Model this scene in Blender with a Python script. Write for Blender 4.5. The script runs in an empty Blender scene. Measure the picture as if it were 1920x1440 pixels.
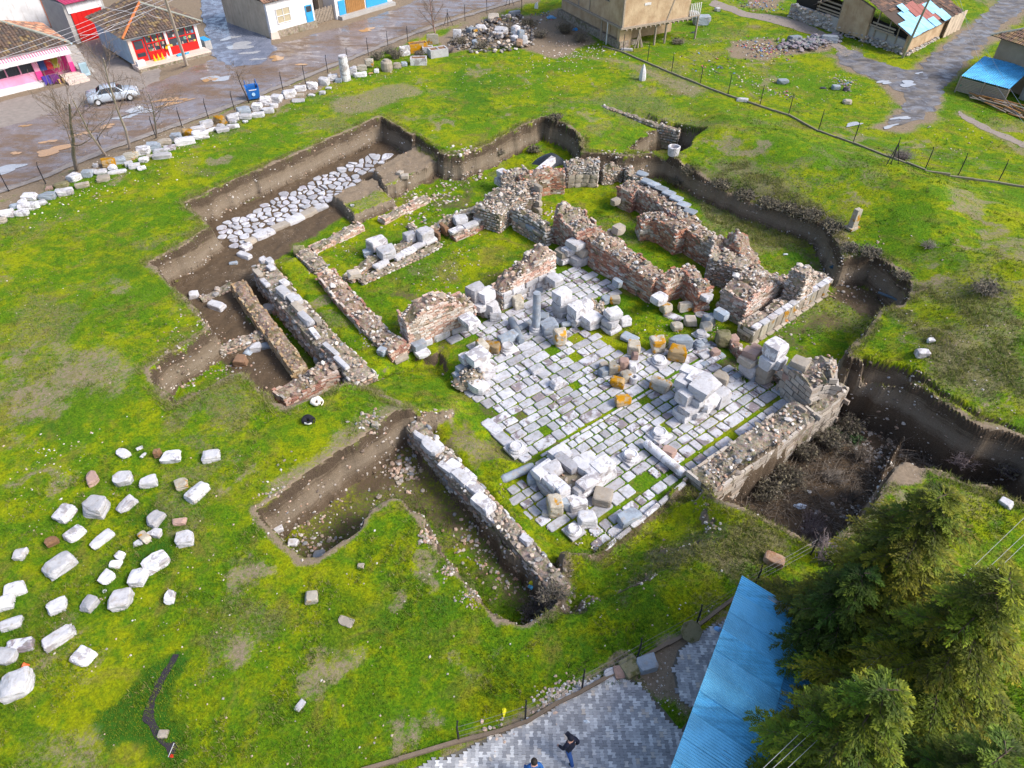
import bpy, math, random
import numpy as np
from mathutils import Vector, Matrix, geometry

random.seed(11)
RNG = np.random.default_rng(5)
scene = bpy.context.scene
COL = scene.collection
R = math.radians

# ------------------------------------------------------------------ camera
CH, FPX, TH = 26.0, 1320.0, R(43.0)          # height, focal length (px of a 1920 wide picture), pitch
cam_d = bpy.data.cameras.new('camera')
cam = bpy.data.objects.new('camera', cam_d); COL.objects.link(cam)
cam.location = (0, 0, CH); cam.rotation_euler = (math.pi/2 - TH, 0, 0)
cam_d.sensor_width = 36.0; cam_d.lens = 36.0*FPX/1920.0
cam_d.clip_start = 0.1; cam_d.clip_end = 2000
scene.camera = cam

# ------------------------------------------------------------------ light
SUN_EL, SUN_AZ = R(43), R(108)               # azimuth clockwise from +Y: the light comes from the right, a little towards the camera
world = bpy.data.worlds.new('World'); scene.world = world
world.use_nodes = True
wn = world.node_tree.nodes; wl = world.node_tree.links
wn.clear()
wo = wn.new('ShaderNodeOutputWorld'); bg = wn.new('ShaderNodeBackground'); sk = wn.new('ShaderNodeTexSky')
sk.sky_type = 'NISHITA'; sk.sun_disc = False; sk.sun_elevation = SUN_EL; sk.sun_rotation = SUN_AZ
sk.air_density = 1.0; sk.dust_density = 3.0; sk.ozone_density = 1.0
bg.inputs['Strength'].default_value = 0.10
wl.new(sk.outputs[0], bg.inputs[0]); wl.new(bg.outputs[0], wo.inputs[0])
sun_d = bpy.data.lights.new('sun', 'SUN'); sun = bpy.data.objects.new('sun', sun_d); COL.objects.link(sun)
sun_d.energy = 1.5; sun_d.angle = R(16); sun_d.color = (1.0, 0.95, 0.88)
sdir = Vector((math.sin(SUN_AZ)*math.cos(SUN_EL), math.cos(SUN_AZ)*math.cos(SUN_EL), math.sin(SUN_EL)))
sun.rotation_euler = (-sdir).to_track_quat('-Z', 'Y').to_euler(); sun.location = (20, -10, 60)

scene.view_settings.view_transform = 'Standard'; scene.view_settings.look = 'None'
scene.view_settings.gamma = 1.0; scene.view_settings.use_curve_mapping = False
scene.view_settings.exposure = 1.38

# ------------------------------------------------------------------ picture <-> place
def ray(px, py):
    x = (px-960)/FPX; y = -(py-720)/FPX
    return np.array([x, math.cos(TH)+y*math.sin(TH), -math.sin(TH)+y*math.cos(TH)])
def at(px, py, z=0.0):
    d = ray(px, py); s = (z-CH)/d[2]
    return np.array([d[0]*s, d[1]*s, z])

_T = np.random.default_rng(77).uniform(-1, 1, 8192)
def vnoise(x, y, s, seed=0):
    x = np.asarray(x, float)/s + 517.3; y = np.asarray(y, float)/s + 311.7
    ix = np.floor(x).astype(np.int64); iy = np.floor(y).astype(np.int64)
    fx = x-ix; fy = y-iy; fx = fx*fx*(3-2*fx); fy = fy*fy*(3-2*fy)
    h = lambda a, b: _T[(a*7349 + b*1931 + seed*4177) & 8191]
    return (h(ix, iy)*(1-fx)+h(ix+1, iy)*fx)*(1-fy) + (h(ix, iy+1)*(1-fx)+h(ix+1, iy+1)*fx)*fy
def fbm(x, y, s, seed=0, o=3):
    v = 0; a = 1.0
    for k in range(o):
        v = v + a*vnoise(x, y, s/2**k, seed+k*13); a *= .5
    return v/1.75
def smooth(a, b, v):
    t = np.clip((v-a)/(b-a), 0, 1); return t*t*(3-2*t)
def sdf(poly, X, Y):
    """signed distance to a polygon, positive inside"""
    d = np.full(X.shape, 1e9); ins = np.zeros(X.shape, bool); n = len(poly)
    for i in range(n):
        ax, ay = poly[i]; bx, by = poly[(i+1) % n]
        ex, ey = bx-ax, by-ay
        t = np.clip(((X-ax)*ex+(Y-ay)*ey)/(ex*ex+ey*ey+1e-12), 0, 1)
        d = np.minimum(d, np.hypot(X-ax-t*ex, Y-ay-t*ey))
        c = ((ay > Y) != (by > Y)) & (X < (bx-ax)*(Y-ay)/((by-ay) if by != ay else 1e-12)+ax)
        ins ^= c
    return np.where(ins, d, -d)

# ------------------------------------------------------------------ the lie of the land
MOUND = [at(*p)[:2] for p in [(1270,270),(1340,205),(1560,270),(1900,380),(2150,520),(2150,860),(1960,800),(1700,725),(1610,660),(1730,560),(1610,430),(1430,335)]]
def base(X, Y):
    X = np.asarray(X, float); Y = np.asarray(Y, float)
    return 0.10*vnoise(X, Y, 13, 3) + (1.3+.35*vnoise(X, Y, 4.5, 5)+.15*vnoise(X, Y, 1.8, 6))*smooth(-2.0, 5.0, sdf(MOUND, X, Y))
def on_base(px, py):
    z = 0.0
    for k in range(8):
        p = at(px, py, z); z = float(base(p[0:1], p[1:2])[0])
    return at(px, py, z)
def W(pts):
    out = []
    for p in pts:
        q = at(*p) if len(p) == 3 else on_base(*p)
        out.append((q[0], q[1]))
    return out
def plane3(a, b, c):
    A = at(*a); B = at(*b); C = at(*c); n = np.cross(B-A, C-A)
    return lambda X, Y: A[2] - (n[0]*(X-A[0])+n[1]*(Y-A[1]))/n[2]

OPS = [   # (outline, level, bank width); later ones lie over earlier ones
 # gentle upper slope on the far right side
 ([(1262,298),(1290,286),(1322,310),(1382,322),(1432,340),(1495,357),(1570,390),(1592,412),(1580,452),(1540,560,-2),(1300,480,-2),(1215,350,-2)], -1.95, 4.3),
 # main excavation
 ([(345,380),(712,218),(755,243),(833,290),(868,289),(922,268),(985,233),(1020,219),(1062,234),(1092,258),(1092,285),(1175,292),(1238,318,-1.5),(1330,366,-1.5),(1400,396,-1.5),(1480,424,-1.5),(1540,446,-1.5),(1574,458),(1578,482),(1640,478),(1690,510),(1714,545),(1690,570),(1650,582),(1640,600),(1605,640),(1588,668),(1592,705,-1),(1450,830,-1.2),(1315,918,-1.2),
   (1290,915,-2),(1122,1048,-2),(1062,1040,-1.5),(1058,1100,-.8),(930,965,-.8),(770,775,-.8),(735,735),(690,705),(645,712),(600,738),(530,766),(505,745),(455,692),(345,745),(325,755),(300,730),(275,690),(395,612),(380,595),(285,490),(397,425)], -2.0, .42),
 # beds of the retaining wall and of the lower left wall
 ([(1262,925,-1.3),(1285,940,-1.1),(1310,938,-1.1),(1440,850,-1.1),(1520,792,-.9),(1600,712,-.6),(1582,685,-.6),(1490,752,-1),(1420,800,-1.1),(1330,868,-1.1),(1280,885,-1.3)], -1.75, .35),
 ([(1020,1030,-1.4),(1130,1040,-1.4),(1150,1110,-.5),(1110,1160),(1040,1160),(1015,1090,-1)], -1.35, 1.5),
 ([(762,792,-.7),(800,850,-.8),(920,985,-.8),(1040,1122,-.9),(1068,1104,-.9),(945,945,-.8),(800,790,-.7),(780,772,-.7)], -1.65, .35),
 # near grassy slope down to the paving
 ([(1000,1010,-1),(1050,1150),(1160,1165),(1290,1075),(1400,985),(1330,870,-2),(1200,850,-2)], -2.0, 3.3),
 # lawn strips inside the walls
 ([(780,770,-1),(860,740,-2),(905,800,-2),(985,880,-2),(960,930,-2),(1010,1000,-2),(1050,1040,-1.6),(1052,1095,-1),(930,965,-1)], -1.55, .9),
 ([(490,480,-1),(560,470,-1.5),(600,510,-1.5),(745,650,-1.5),(735,690,-1.5),(690,712,-1)], -1.5, .8),
 # soil ramp at the left corner
 ([(610,735),(690,690,-.6),(760,655,-1.5),(830,650,-2),(880,760,-2),(850,800,-1.6),(790,800,-1),(755,775)], plane3((690,760,0),(760,780,0),(860,730,-2)), .8),
 # trench between the left walls
 ([(440,530,-1),(480,505,-1),(590,640,-1),(650,705,-1),(610,725,-1),(560,690,-1)], -2.5, .35),
 # lower left trench
 ([(478,955),(500,940),(750,770),(772,782,-.6),(930,975,-.8),(1055,1112,-.6),(1040,1140),(985,1168),(935,1160),(890,1110),(850,1060),(800,990),(758,935),(735,932),(700,955),(650,1010),(595,1050),(560,1050),(540,1030),(500,985)], -2.3, .5),
 # sunk corner at the top, with its sloping lawn
 ([(1086,262),(1108,184),(1150,188),(1325,238),(1288,276),(1250,292),(1182,302,-1),(1086,300,-1)], plane3((1100,190,-.02),(1325,238,-.9),(1086,282,-.06)), .45),
 ([(1178,287,-.8),(1228,247,-.8),(1262,228),(1325,238),(1290,274),(1250,290),(1236,322,-2),(1182,316,-2)], -2.3, .3),
 # two unexcavated baulks
 ([(690,316,-.9),(782,270,-.9),(834,300,-.9),(726,354,-.9)], -.9, .3),
 ([(617,366,-1.2),(700,328,-1.2),(742,372,-1.2),(662,407,-1.2)], -1.2, .3),
 # deep pit outside the retaining wall
 ([(1592,695,-.8),(1604,676),(1680,704),(1760,750),(1820,788),(1960,835),(2010,965),(1920,942),(1780,890),(1692,866),(1660,905),(1622,972),(1560,1014),(1525,1022),(1480,992),(1350,932),(1316,922,-1.2),(1450,836,-1.2)], -3.6, .55),
 # slumped ledge along its far bank
 ([(1596,690,-1),(1690,722,-1),(1780,772,-1),(1860,812,-1),(1990,862,-1),(1990,900,-2),(1850,850,-2),(1770,812,-2),(1690,775,-2),(1600,742,-2)], -2.1, .7),
 ([(1695,800,-1.6),(1712,806,-1.6),(1685,872,-.6),(1668,866,-.6)], -1.6, .35),
]
OPS = [(W(p), z, w) for p, z, w in OPS]
FLAT = W([(838,625,-2),(1050,495,-2),(1180,530,-2),(1160,600,-2),(1380,640,-2),(1500,745,-2),(1300,910,-2),(1120,1045,-2),(940,930,-2),(990,880,-2),(890,760,-2)])
def height(X, Y):
    X = np.asarray(X, float); Y = np.asarray(Y, float)
    B = base(X, Y); Z = B.copy()
    Xw = X + .22*vnoise(X, Y, .9, 21) + .04*vnoise(X, Y, .35, 22)
    Yw = Y + .22*vnoise(X, Y, .9, 31) + .04*vnoise(X, Y, .35, 32)
    for poly, zt, w in OPS:
        P = np.array(poly); lo = P.min(0)-.5; hi = P.max(0)+.5
        m = (X > lo[0]) & (X < hi[0]) & (Y > lo[1]) & (Y < hi[1])
        if not m.any(): continue
        s = smooth(0, w, sdf(poly, Xw[m], Yw[m]))
        t = zt(X[m], Y[m]) if callable(zt) else zt
        Z[m] = Z[m]*(1-s) + t*s
    fl = smooth(-.4, .4, sdf(FLAT, X, Y))
    dug = smooth(.2, 1.0, B-Z)
    Z = Z + (1-fl)*(.035*fbm(X, Y, 1.1, 41) + dug*.09*fbm(X, Y, .6, 43) + .012*vnoise(X, Y, .25, 47))
    return Z, B
def lines(a, b, lo, hi, step, out=1.18, mx=None):
    c = list(np.arange(lo, hi+1e-6, step)); s = step
    while c[-1] < b:
        s = min(s*out, mx if c[-1] < mx*160 else 40); c.append(c[-1]+s)
    s = step
    while c[0] > a:
        s = min(s*out, mx if c[0] > -mx*160 else 40); c.insert(0, c[0]-s)
    return np.array(c)
GX = lines(-420, 420, -25, 27, .125, 1.12, .5)
GY = lines(-60, 700, 13, 62, .125, 1.12, .5)
XX, YY = np.meshgrid(GX, GY)
ZZ, BB = height(XX, YY)
_gy, _gx = np.gradient(ZZ, GY, GX); _st = smooth(.7, 1.8, np.hypot(_gx, _gy))*smooth(.1, .5, BB-ZZ)      # crumbly banks
ZZ = ZZ + _st*(.20*vnoise(XX, YY, .34, 48)+.22*vnoise(XX, YY, .8, 49)+.10*vnoise(XX, YY, .17, 50))
def gz(x, y):
    """height of the ground at a point"""
    i = int(np.clip(np.searchsorted(GX, x)-1, 0, len(GX)-2)); j = int(np.clip(np.searchsorted(GY, y)-1, 0, len(GY)-2))
    u = (x-GX[i])/(GX[i+1]-GX[i]); v = (y-GY[j])/(GY[j+1]-GY[j])
    return float((ZZ[j, i]*(1-u)+ZZ[j, i+1]*u)*(1-v)+(ZZ[j+1, i]*(1-u)+ZZ[j+1, i+1]*u)*v)
def gzv(x, y):
    i = np.clip(np.searchsorted(GX, x)-1, 0, len(GX)-2); j = np.clip(np.searchsorted(GY, y)-1, 0, len(GY)-2)
    u = (x-GX[i])/(GX[i+1]-GX[i]); v = (y-GY[j])/(GY[j+1]-GY[j])
    return (ZZ[j, i]*(1-u)+ZZ[j, i+1]*u)*(1-v)+(ZZ[j+1, i]*(1-u)+ZZ[j+1, i+1]*u)*v
def on(px, py, up=0.0):
    """the point of the ground (raised by up) seen at a pixel of the photograph"""
    d = ray(px, py); s0 = (3-CH)/d[2]; s1 = (-6-CH)/d[2]
    s = np.linspace(s0, s1, 400)
    h = CH+d[2]*s - gzv(d[0]*s, d[1]*s) - up
    k = int(np.argmax(h < 0)) or 399
    a, b = s[k-1], s[k]
    for _ in range(18):
        m = (a+b)/2
        if CH+d[2]*m - gz(d[0]*m, d[1]*m) - up < 0: b = m
        else: a = m
    x, y = d[0]*b, d[1]*b
    return np.array([x, y, gz(x, y)])
def ppm(p):
    """pixels per metre at a point"""
    return FPX/(p[1]*math.cos(TH)+(CH-p[2])*math.sin(TH))
# ------------------------------------------------------------------ materials
class NT:
    def __init__(s, name, rough=.85, spec=.3):
        s.m = bpy.data.materials.new(name); s.m.use_nodes = True
        s.n = s.m.node_tree.nodes; s.l = s.m.node_tree.links
        s.b = s.n['Principled BSDF']; s.b.inputs['Roughness'].default_value = rough
        s.b.inputs['Specular IOR Level'].default_value = spec
        s._pos = None
    def set(s, sock, v):
        if isinstance(v, bpy.types.NodeSocket): s.l.new(v, sock)
        elif isinstance(v, (tuple, list)) and len(v) == 3 and sock.type == 'RGBA': sock.default_value = (*v, 1)
        else: sock.default_value = v
    def pos(s):
        if s._pos is None: s._pos = s.n.new('ShaderNodeNewGeometry').outputs['Position']
        return s._pos
    def scaled(s, v, sc):
        q = s.n.new('ShaderNodeMapping'); q.inputs['Scale'].default_value = sc; s.l.new(v, q.inputs[0]); return q.outputs[0]
    def noise(s, scale, detail=3, rough=.55, vec=None, dist=0):
        q = s.n.new('ShaderNodeTexNoise'); q.inputs['Scale'].default_value = scale; q.inputs['Detail'].default_value = detail
        q.inputs['Roughness'].default_value = rough; q.inputs['Distortion'].default_value = dist
        s.l.new(vec if vec is not None else s.pos(), q.inputs['Vector']); return q.outputs['Fac']
    def voro(s, scale, feature='F1', vec=None, out='Distance'):
        q = s.n.new('ShaderNodeTexVoronoi'); q.feature = feature; q.inputs['Scale'].default_value = scale
        s.l.new(vec if vec is not None else s.pos(), q.inputs['Vector']); return q.outputs[out]
    def math(s, op, a, b=0.0, clamp=False):
        q = s.n.new('ShaderNodeMath'); q.operation = op; q.use_clamp = clamp
        s.set(q.inputs[0], a); s.set(q.inputs[1], b); return q.outputs[0]
    def step(s, v, a, b):
        q = s.n.new('ShaderNodeMapRange'); q.interpolation_type = 'SMOOTHSTEP'
        s.set(q.inputs[0], v); q.inputs[1].default_value = a; q.inputs[2].default_value = b; return q.outputs[0]
    def mix(s, f, a, b, mode='MIX'):
        q = s.n.new('ShaderNodeMix'); q.data_type = 'RGBA'; q.blend_type = mode
        s.set(q.inputs[0], f); s.set(q.inputs[6], a); s.set(q.inputs[7], b); return q.outputs[2]
    def ramp(s, f, stops):
        q = s.n.new('ShaderNodeValToRGB'); e = q.color_ramp.elements
        while len(e) < len(stops): e.new(.5)
        for k, (p, c) in enumerate(stops): e[k].position = p; e[k].color = (*c, 1)
        s.set(q.inputs[0], f); return q.outputs[0]
    def attr(s, name, out='Color'):
        q = s.n.new('ShaderNodeAttribute'); q.attribute_name = name; return q.outputs[out]
    def rnd(s):
        return s.n.new('ShaderNodeObjectInfo').outputs['Random']
    def sep(s, c):
        q = s.n.new('ShaderNodeSeparateColor'); s.l.new(c, q.inputs[0]); return q.outputs
    def bump(s, h, strength=.5, dist=.02):
        q = s.n.new('ShaderNodeBump'); q.inputs['Strength'].default_value = strength; q.inputs['Distance'].default_value = dist
        s.set(q.inputs['Height'], h); s.l.new(q.outputs[0], s.b.inputs['Normal'])
    def color(s, c): s.set(s.b.inputs['Base Color'], c); return s
    def rough(s, c): s.set(s.b.inputs['Roughness'], c); return s

def plain(name, rgb, rough=.7, var=.25, scale=3.0, bump=.15, metal=0, spec=.3):
    t = NT(name, rough, spec); n = t.noise(scale, 4, .6)
    t.color(t.mix(n, tuple(c*(1-var) for c in rgb), tuple(min(1, c*(1+var)) for c in rgb)))
    if bump: t.bump(t.noise(scale*8, 3), bump, .02)
    t.b.inputs['Metallic'].default_value = metal
    return t.m

G_YEL, G_GRN, G_OLV = (.270, .310, .001), (.045, .175, .004), (.190, .130, .050)
def grass_color(t):
    big = t.noise(.16, 3, .6); mid = t.noise(.9, 4, .65, dist=.4); fine = t.noise(9, 3, .7); vf = t.noise(34, 2, .7)
    g = t.mix(t.step(t.math('ADD', t.math('ADD', t.math('MULTIPLY', big, .40), t.math('MULTIPLY', mid, .35)), t.math('MULTIPLY', t.noise(2.3, 4, .7, dist=.5), .25)), .445, .585), G_GRN, G_YEL)
    g = t.mix(t.math('MULTIPLY', t.step(t.noise(.45, 4, .7, dist=.8), .50, .68), .70), g, G_OLV)
    g = t.mix(t.math('MULTIPLY', t.step(t.noise(.24, 4, .65, dist=.6), .52, .66), .75), g, (.030, .135, .004))
    g = t.mix(t.math('MULTIPLY', t.step(t.noise(1.7, 3, .7), .52, .70), .55), g, (.035, .095, .008))
    g = t.mix(t.step(fine, .25, .75), t.mix(.48, g, (.02, .04, .004), 'MIX'), t.mix(.22, g, (.42, .46, .01)))
    g = t.mix(t.math('MULTIPLY', t.step(vf, .50, .72), .40), g, (.018, .030, .004))
    return g
def make_ground():
    t = NT('ground', .95, .12)
    mk = t.attr('mask'); ch = t.sep(mk); depth = t.attr('mask', 'Alpha')
    n1 = t.noise(1.3, 4, .65); n2 = t.noise(6, 4, .7); n3 = t.noise(25, 3, .7)
    g = grass_color(t)
    lush = t.mix(n2, (.018, .075, .006), (.045, .135, .010))
    g = t.mix(t.step(t.math('ADD', ch[1], t.math('ADD', t.math('MULTIPLY', t.math('SUBTRACT', n1, .5), .9), t.math('MULTIPLY', t.math('SUBTRACT', n2, .5), .8))), .22, .80), g, lush)
    dry = t.mix(n2, (.085, .070, .040), (.24, .205, .125))
    g = t.mix(t.math('MULTIPLY', t.step(t.math('ADD', ch[2], t.math('MULTIPLY', t.math('SUBTRACT', n2, .5), 1.1)), .30, .75), .85), g, dry)
    # earth: dark topsoil, then pale silt, in bands
    lay = t.noise(1.0, 4, .7, t.scaled(t.pos(), (.5, .5, 6.0)))
    zz = t.math('ADD', depth, t.math('ADD', t.math('MULTIPLY', t.math('SUBTRACT', n1, .5), .16), t.math('MULTIPLY', t.math('SUBTRACT', lay, .5), .30)))
    soil = t.ramp(zz, [(0, (.060, .038, .020)), (.13, (.065, .042, .024)), (.20, (.190, .145, .098)), (.36, (.260, .210, .155)), (.50, (.110, .075, .045)), (.85, (.050, .034, .022))])
    soil = t.mix(t.step(n3, .2, .8), t.mix(.5, soil, (.015, .011, .008)), t.mix(.18, soil, (.35, .30, .25)))
    flat = t.mix(t.step(zz, .34, .48), t.mix(n2, (.12, .085, .055), (.32, .255, .185)), t.mix(n2, (.045, .030, .019), (.150, .108, .070)))
    nz = t.n.new('ShaderNodeSeparateXYZ'); t.l.new(t.n.new('ShaderNodeNewGeometry').outputs['True Normal'], nz.inputs[0])
    soil = t.mix(t.step(nz.outputs[2], .55, .9), soil, flat)
    peb = t.math('MULTIPLY', t.step(t.voro(7.0), .16, .10), t.step(t.noise(1.1, 2), .48, .62))
    soil = t.mix(peb, soil, (.52, .48, .44))
    f = t.step(t.math('ADD', ch[0], t.math('ADD', t.math('MULTIPLY', t.math('SUBTRACT', n2, .5), .9), t.math('MULTIPLY', t.math('SUBTRACT', n3, .5), .7))), .28, .74)
    t.color(t.mix(f, g, soil))
    t.bump(t.math('ADD', t.math('MULTIPLY', n2, .6), t.math('MULTIPLY', n3, .5)), .9, .06)
    return t.m
def make_plaster(name, c, stain=(.22, .18, .14), amt=.6):
    t = NT(name, .88, .2); n = t.noise(.9, 5, .65); n2 = t.noise(6, 4, .7); mp = t.n.new('ShaderNodeMapping'); mp.inputs['Scale'].default_value = (2.4, 2.4, .3); t.l.new(t.pos(), mp.inputs[0]); st = t.noise(1.3, 4, .7, mp.outputs[0])
    k = t.mix(t.step(n, .3, .7), tuple(x*.78 for x in c), c); k = t.mix(t.math('MULTIPLY', t.step(st, .50, .72), amt), k, stain); k = t.mix(t.math('MULTIPLY', t.step(n2, .60, .74), amt*.6), k, stain)
    t.color(k); t.bump(t.math('ADD', n2, n), .35, .03); return t.m
def make_grass():
    t = NT('grass_blade', .8, .15); g = grass_color(t)
    ch = t.sep(t.attr('col'))
    g = t.mix(ch[1], g, (.035, .125, .010)); g = t.mix(ch[2], g, (.23, .19, .11))
    t.color(t.mix(.5, g, t.mix(t.rnd(), g, (.20, .24, .02)))); return t.m
def make_marble(name, light=(.66, .66, .68), dark=(.34, .32, .34), stain=.55, moss=0.0, orange=0.0, big=1.0):
    t = NT(name, .8, .25); r = t.rnd(); p = t.pos()
    v = t.n.new('ShaderNodeVectorMath'); v.operation = 'ADD'
    c = t.n.new('ShaderNodeCombineXYZ'); t.l.new(t.math('MULTIPLY', r, 37.0), c.inputs[0]); t.l.new(t.math('MULTIPLY', r, 91.0), c.inputs[2])
    t.l.new(p, v.inputs[0]); t.l.new(c.outputs[0], v.inputs[1]); q = v.outputs[0]
    n = t.noise(2.2*big, 5, .65, q); n2 = t.noise(9*big, 4, .7, q); n3 = t.noise(40, 3, .7, q)
    b = t.mix(t.step(n, .30, .70), tuple(x*.80 for x in light), light)
    b = t.mix(t.math('MULTIPLY', t.step(n2, .45, .8), .35), b, dark)
    b = t.mix(t.math('MULTIPLY', t.step(t.math('ADD', t.noise(1.6*big, 4, .7, q, .6), t.math('MULTIPLY', t.math('SUBTRACT', r, .5), .25)), .58, .66), stain), b, dark)
    b = t.mix(t.math('MULTIPLY', t.step(n3, .60, .78), .45), b, (.12, .11, .10))
    b = t.mix(t.math('MULTIPLY', t.step(t.noise(3.3, 4, .7, q), .52, .66), .40), b, (.34, .26, .17))
    b = t.mix(t.math('MULTIPLY', t.step(t.math('FRACT', t.math('MULTIPLY', r, 7.13)), .55, .95), .45), b, t.mix(.6, b, dark))
    if moss: b = t.mix(t.math('MULTIPLY', t.step(t.noise(2.8, 4, .7, q), .5, .62), moss), b, (.075, .085, .015))
    if orange: b = t.mix(t.math('MULTIPLY', t.step(t.noise(1.7, 4, .6, q), .62-.3*orange, .70-.3*orange), .9), b, t.mix(n2, (.34, .16, .015), (.46, .24, .03)))
    hv = t.n.new('ShaderNodeHueSaturation'); t.l.new(b, hv.inputs['Color']); t.l.new(t.math('ADD', t.math('MULTIPLY', r, .46), .66), hv.inputs['Value'])
    hv.inputs['Saturation'].default_value = 1.1
    t.color(hv.outputs[0])
    t.bump(t.math('ADD', t.math('MULTIPLY', n2, .8), t.math('MULTIPLY', n3, .4)), .55, .03)
    return t.m
def make_stuffcol(name='mixed_stones', rough=.88, gain=1.0):
    t = NT(name, rough, .2); a = t.attr('col'); n = t.noise(14, 4, .7); n2 = t.noise(55, 3, .7)
    c = t.mix(t.step(n, .2, .8), t.mix(.45, a, (.05, .04, .03)), t.mix(.12, a, (.8, .78, .75)))
    t.color(t.mix(t.math('MULTIPLY', t.step(n2, .55, .75), .35), c, (.07, .06, .05)))
    t.bump(t.math('ADD', n, t.math('MULTIPLY', n2, .5)), .5, .02); return t.m
def make_core(name, a, b, mosscol=(.085, .085, .02)):
    t = NT(name, .92, .15); n = t.noise(5, 5, .7); n2 = t.noise(24, 3, .7); v = t.voro(9.0, out='Color')
    c = t.mix(t.step(n, .3, .7), a, b); c = t.mix(.35, c, t.mix(.5, c, v, 'MULTIPLY'))
    c = t.mix(t.math('MULTIPLY', t.step(n2, .5, .75), .5), c, (.06, .05, .04))
    c = t.mix(t.math('MULTIPLY', t.step(t.noise(1.2, 4, .7), .50, .64), .65), c, mosscol)
    t.color(c); t.bump(t.math('ADD', n, n2), .9, .05); return t.m
MAT = dict(
 ground=make_ground(), grass=make_grass(),
 marble=make_marble('white_marble', (.68, .68, .71), (.22, .20, .21), .72), slab=make_marble('floor_marble', (.57, .58, .63), (.17, .14, .155), .9, .25, 0, .55),
 pale=make_marble('pale_stone', (.46, .41, .35), (.28, .25, .22), .45), grey=make_marble('grey_marble', (.34, .39, .45), (.18, .19, .22), .5),
 lichen=make_marble('lichen_stone', (.48, .45, .39), (.28, .24, .18), .5, 0, .26), orange=make_marble('orange_lichen_stone', (.40, .30, .18), (.30, .20, .10), .5, 0, .55),
 pink=make_marble('pink_stone', (.42, .30, .26), (.30, .20, .17), .4), mossy=make_marble('mossy_stone', (.26, .24, .15), (.16, .14, .08), .4, .7),
 brown=make_marble('brown_stone', (.26, .15, .09), (.40, .30, .24), .4), road_slab=make_marble('road_slab_stone', (.60, .61, .66), (.22, .20, .24), .6, .15, 0, .8),
 stuff=make_stuffcol(), core_brick=make_core('brick_mortar', (.22, .13, .09), (.40, .33, .27)), core_rubble=make_core('rubble_mortar', (.20, .165, .12), (.42, .36, .30)),
)
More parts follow.
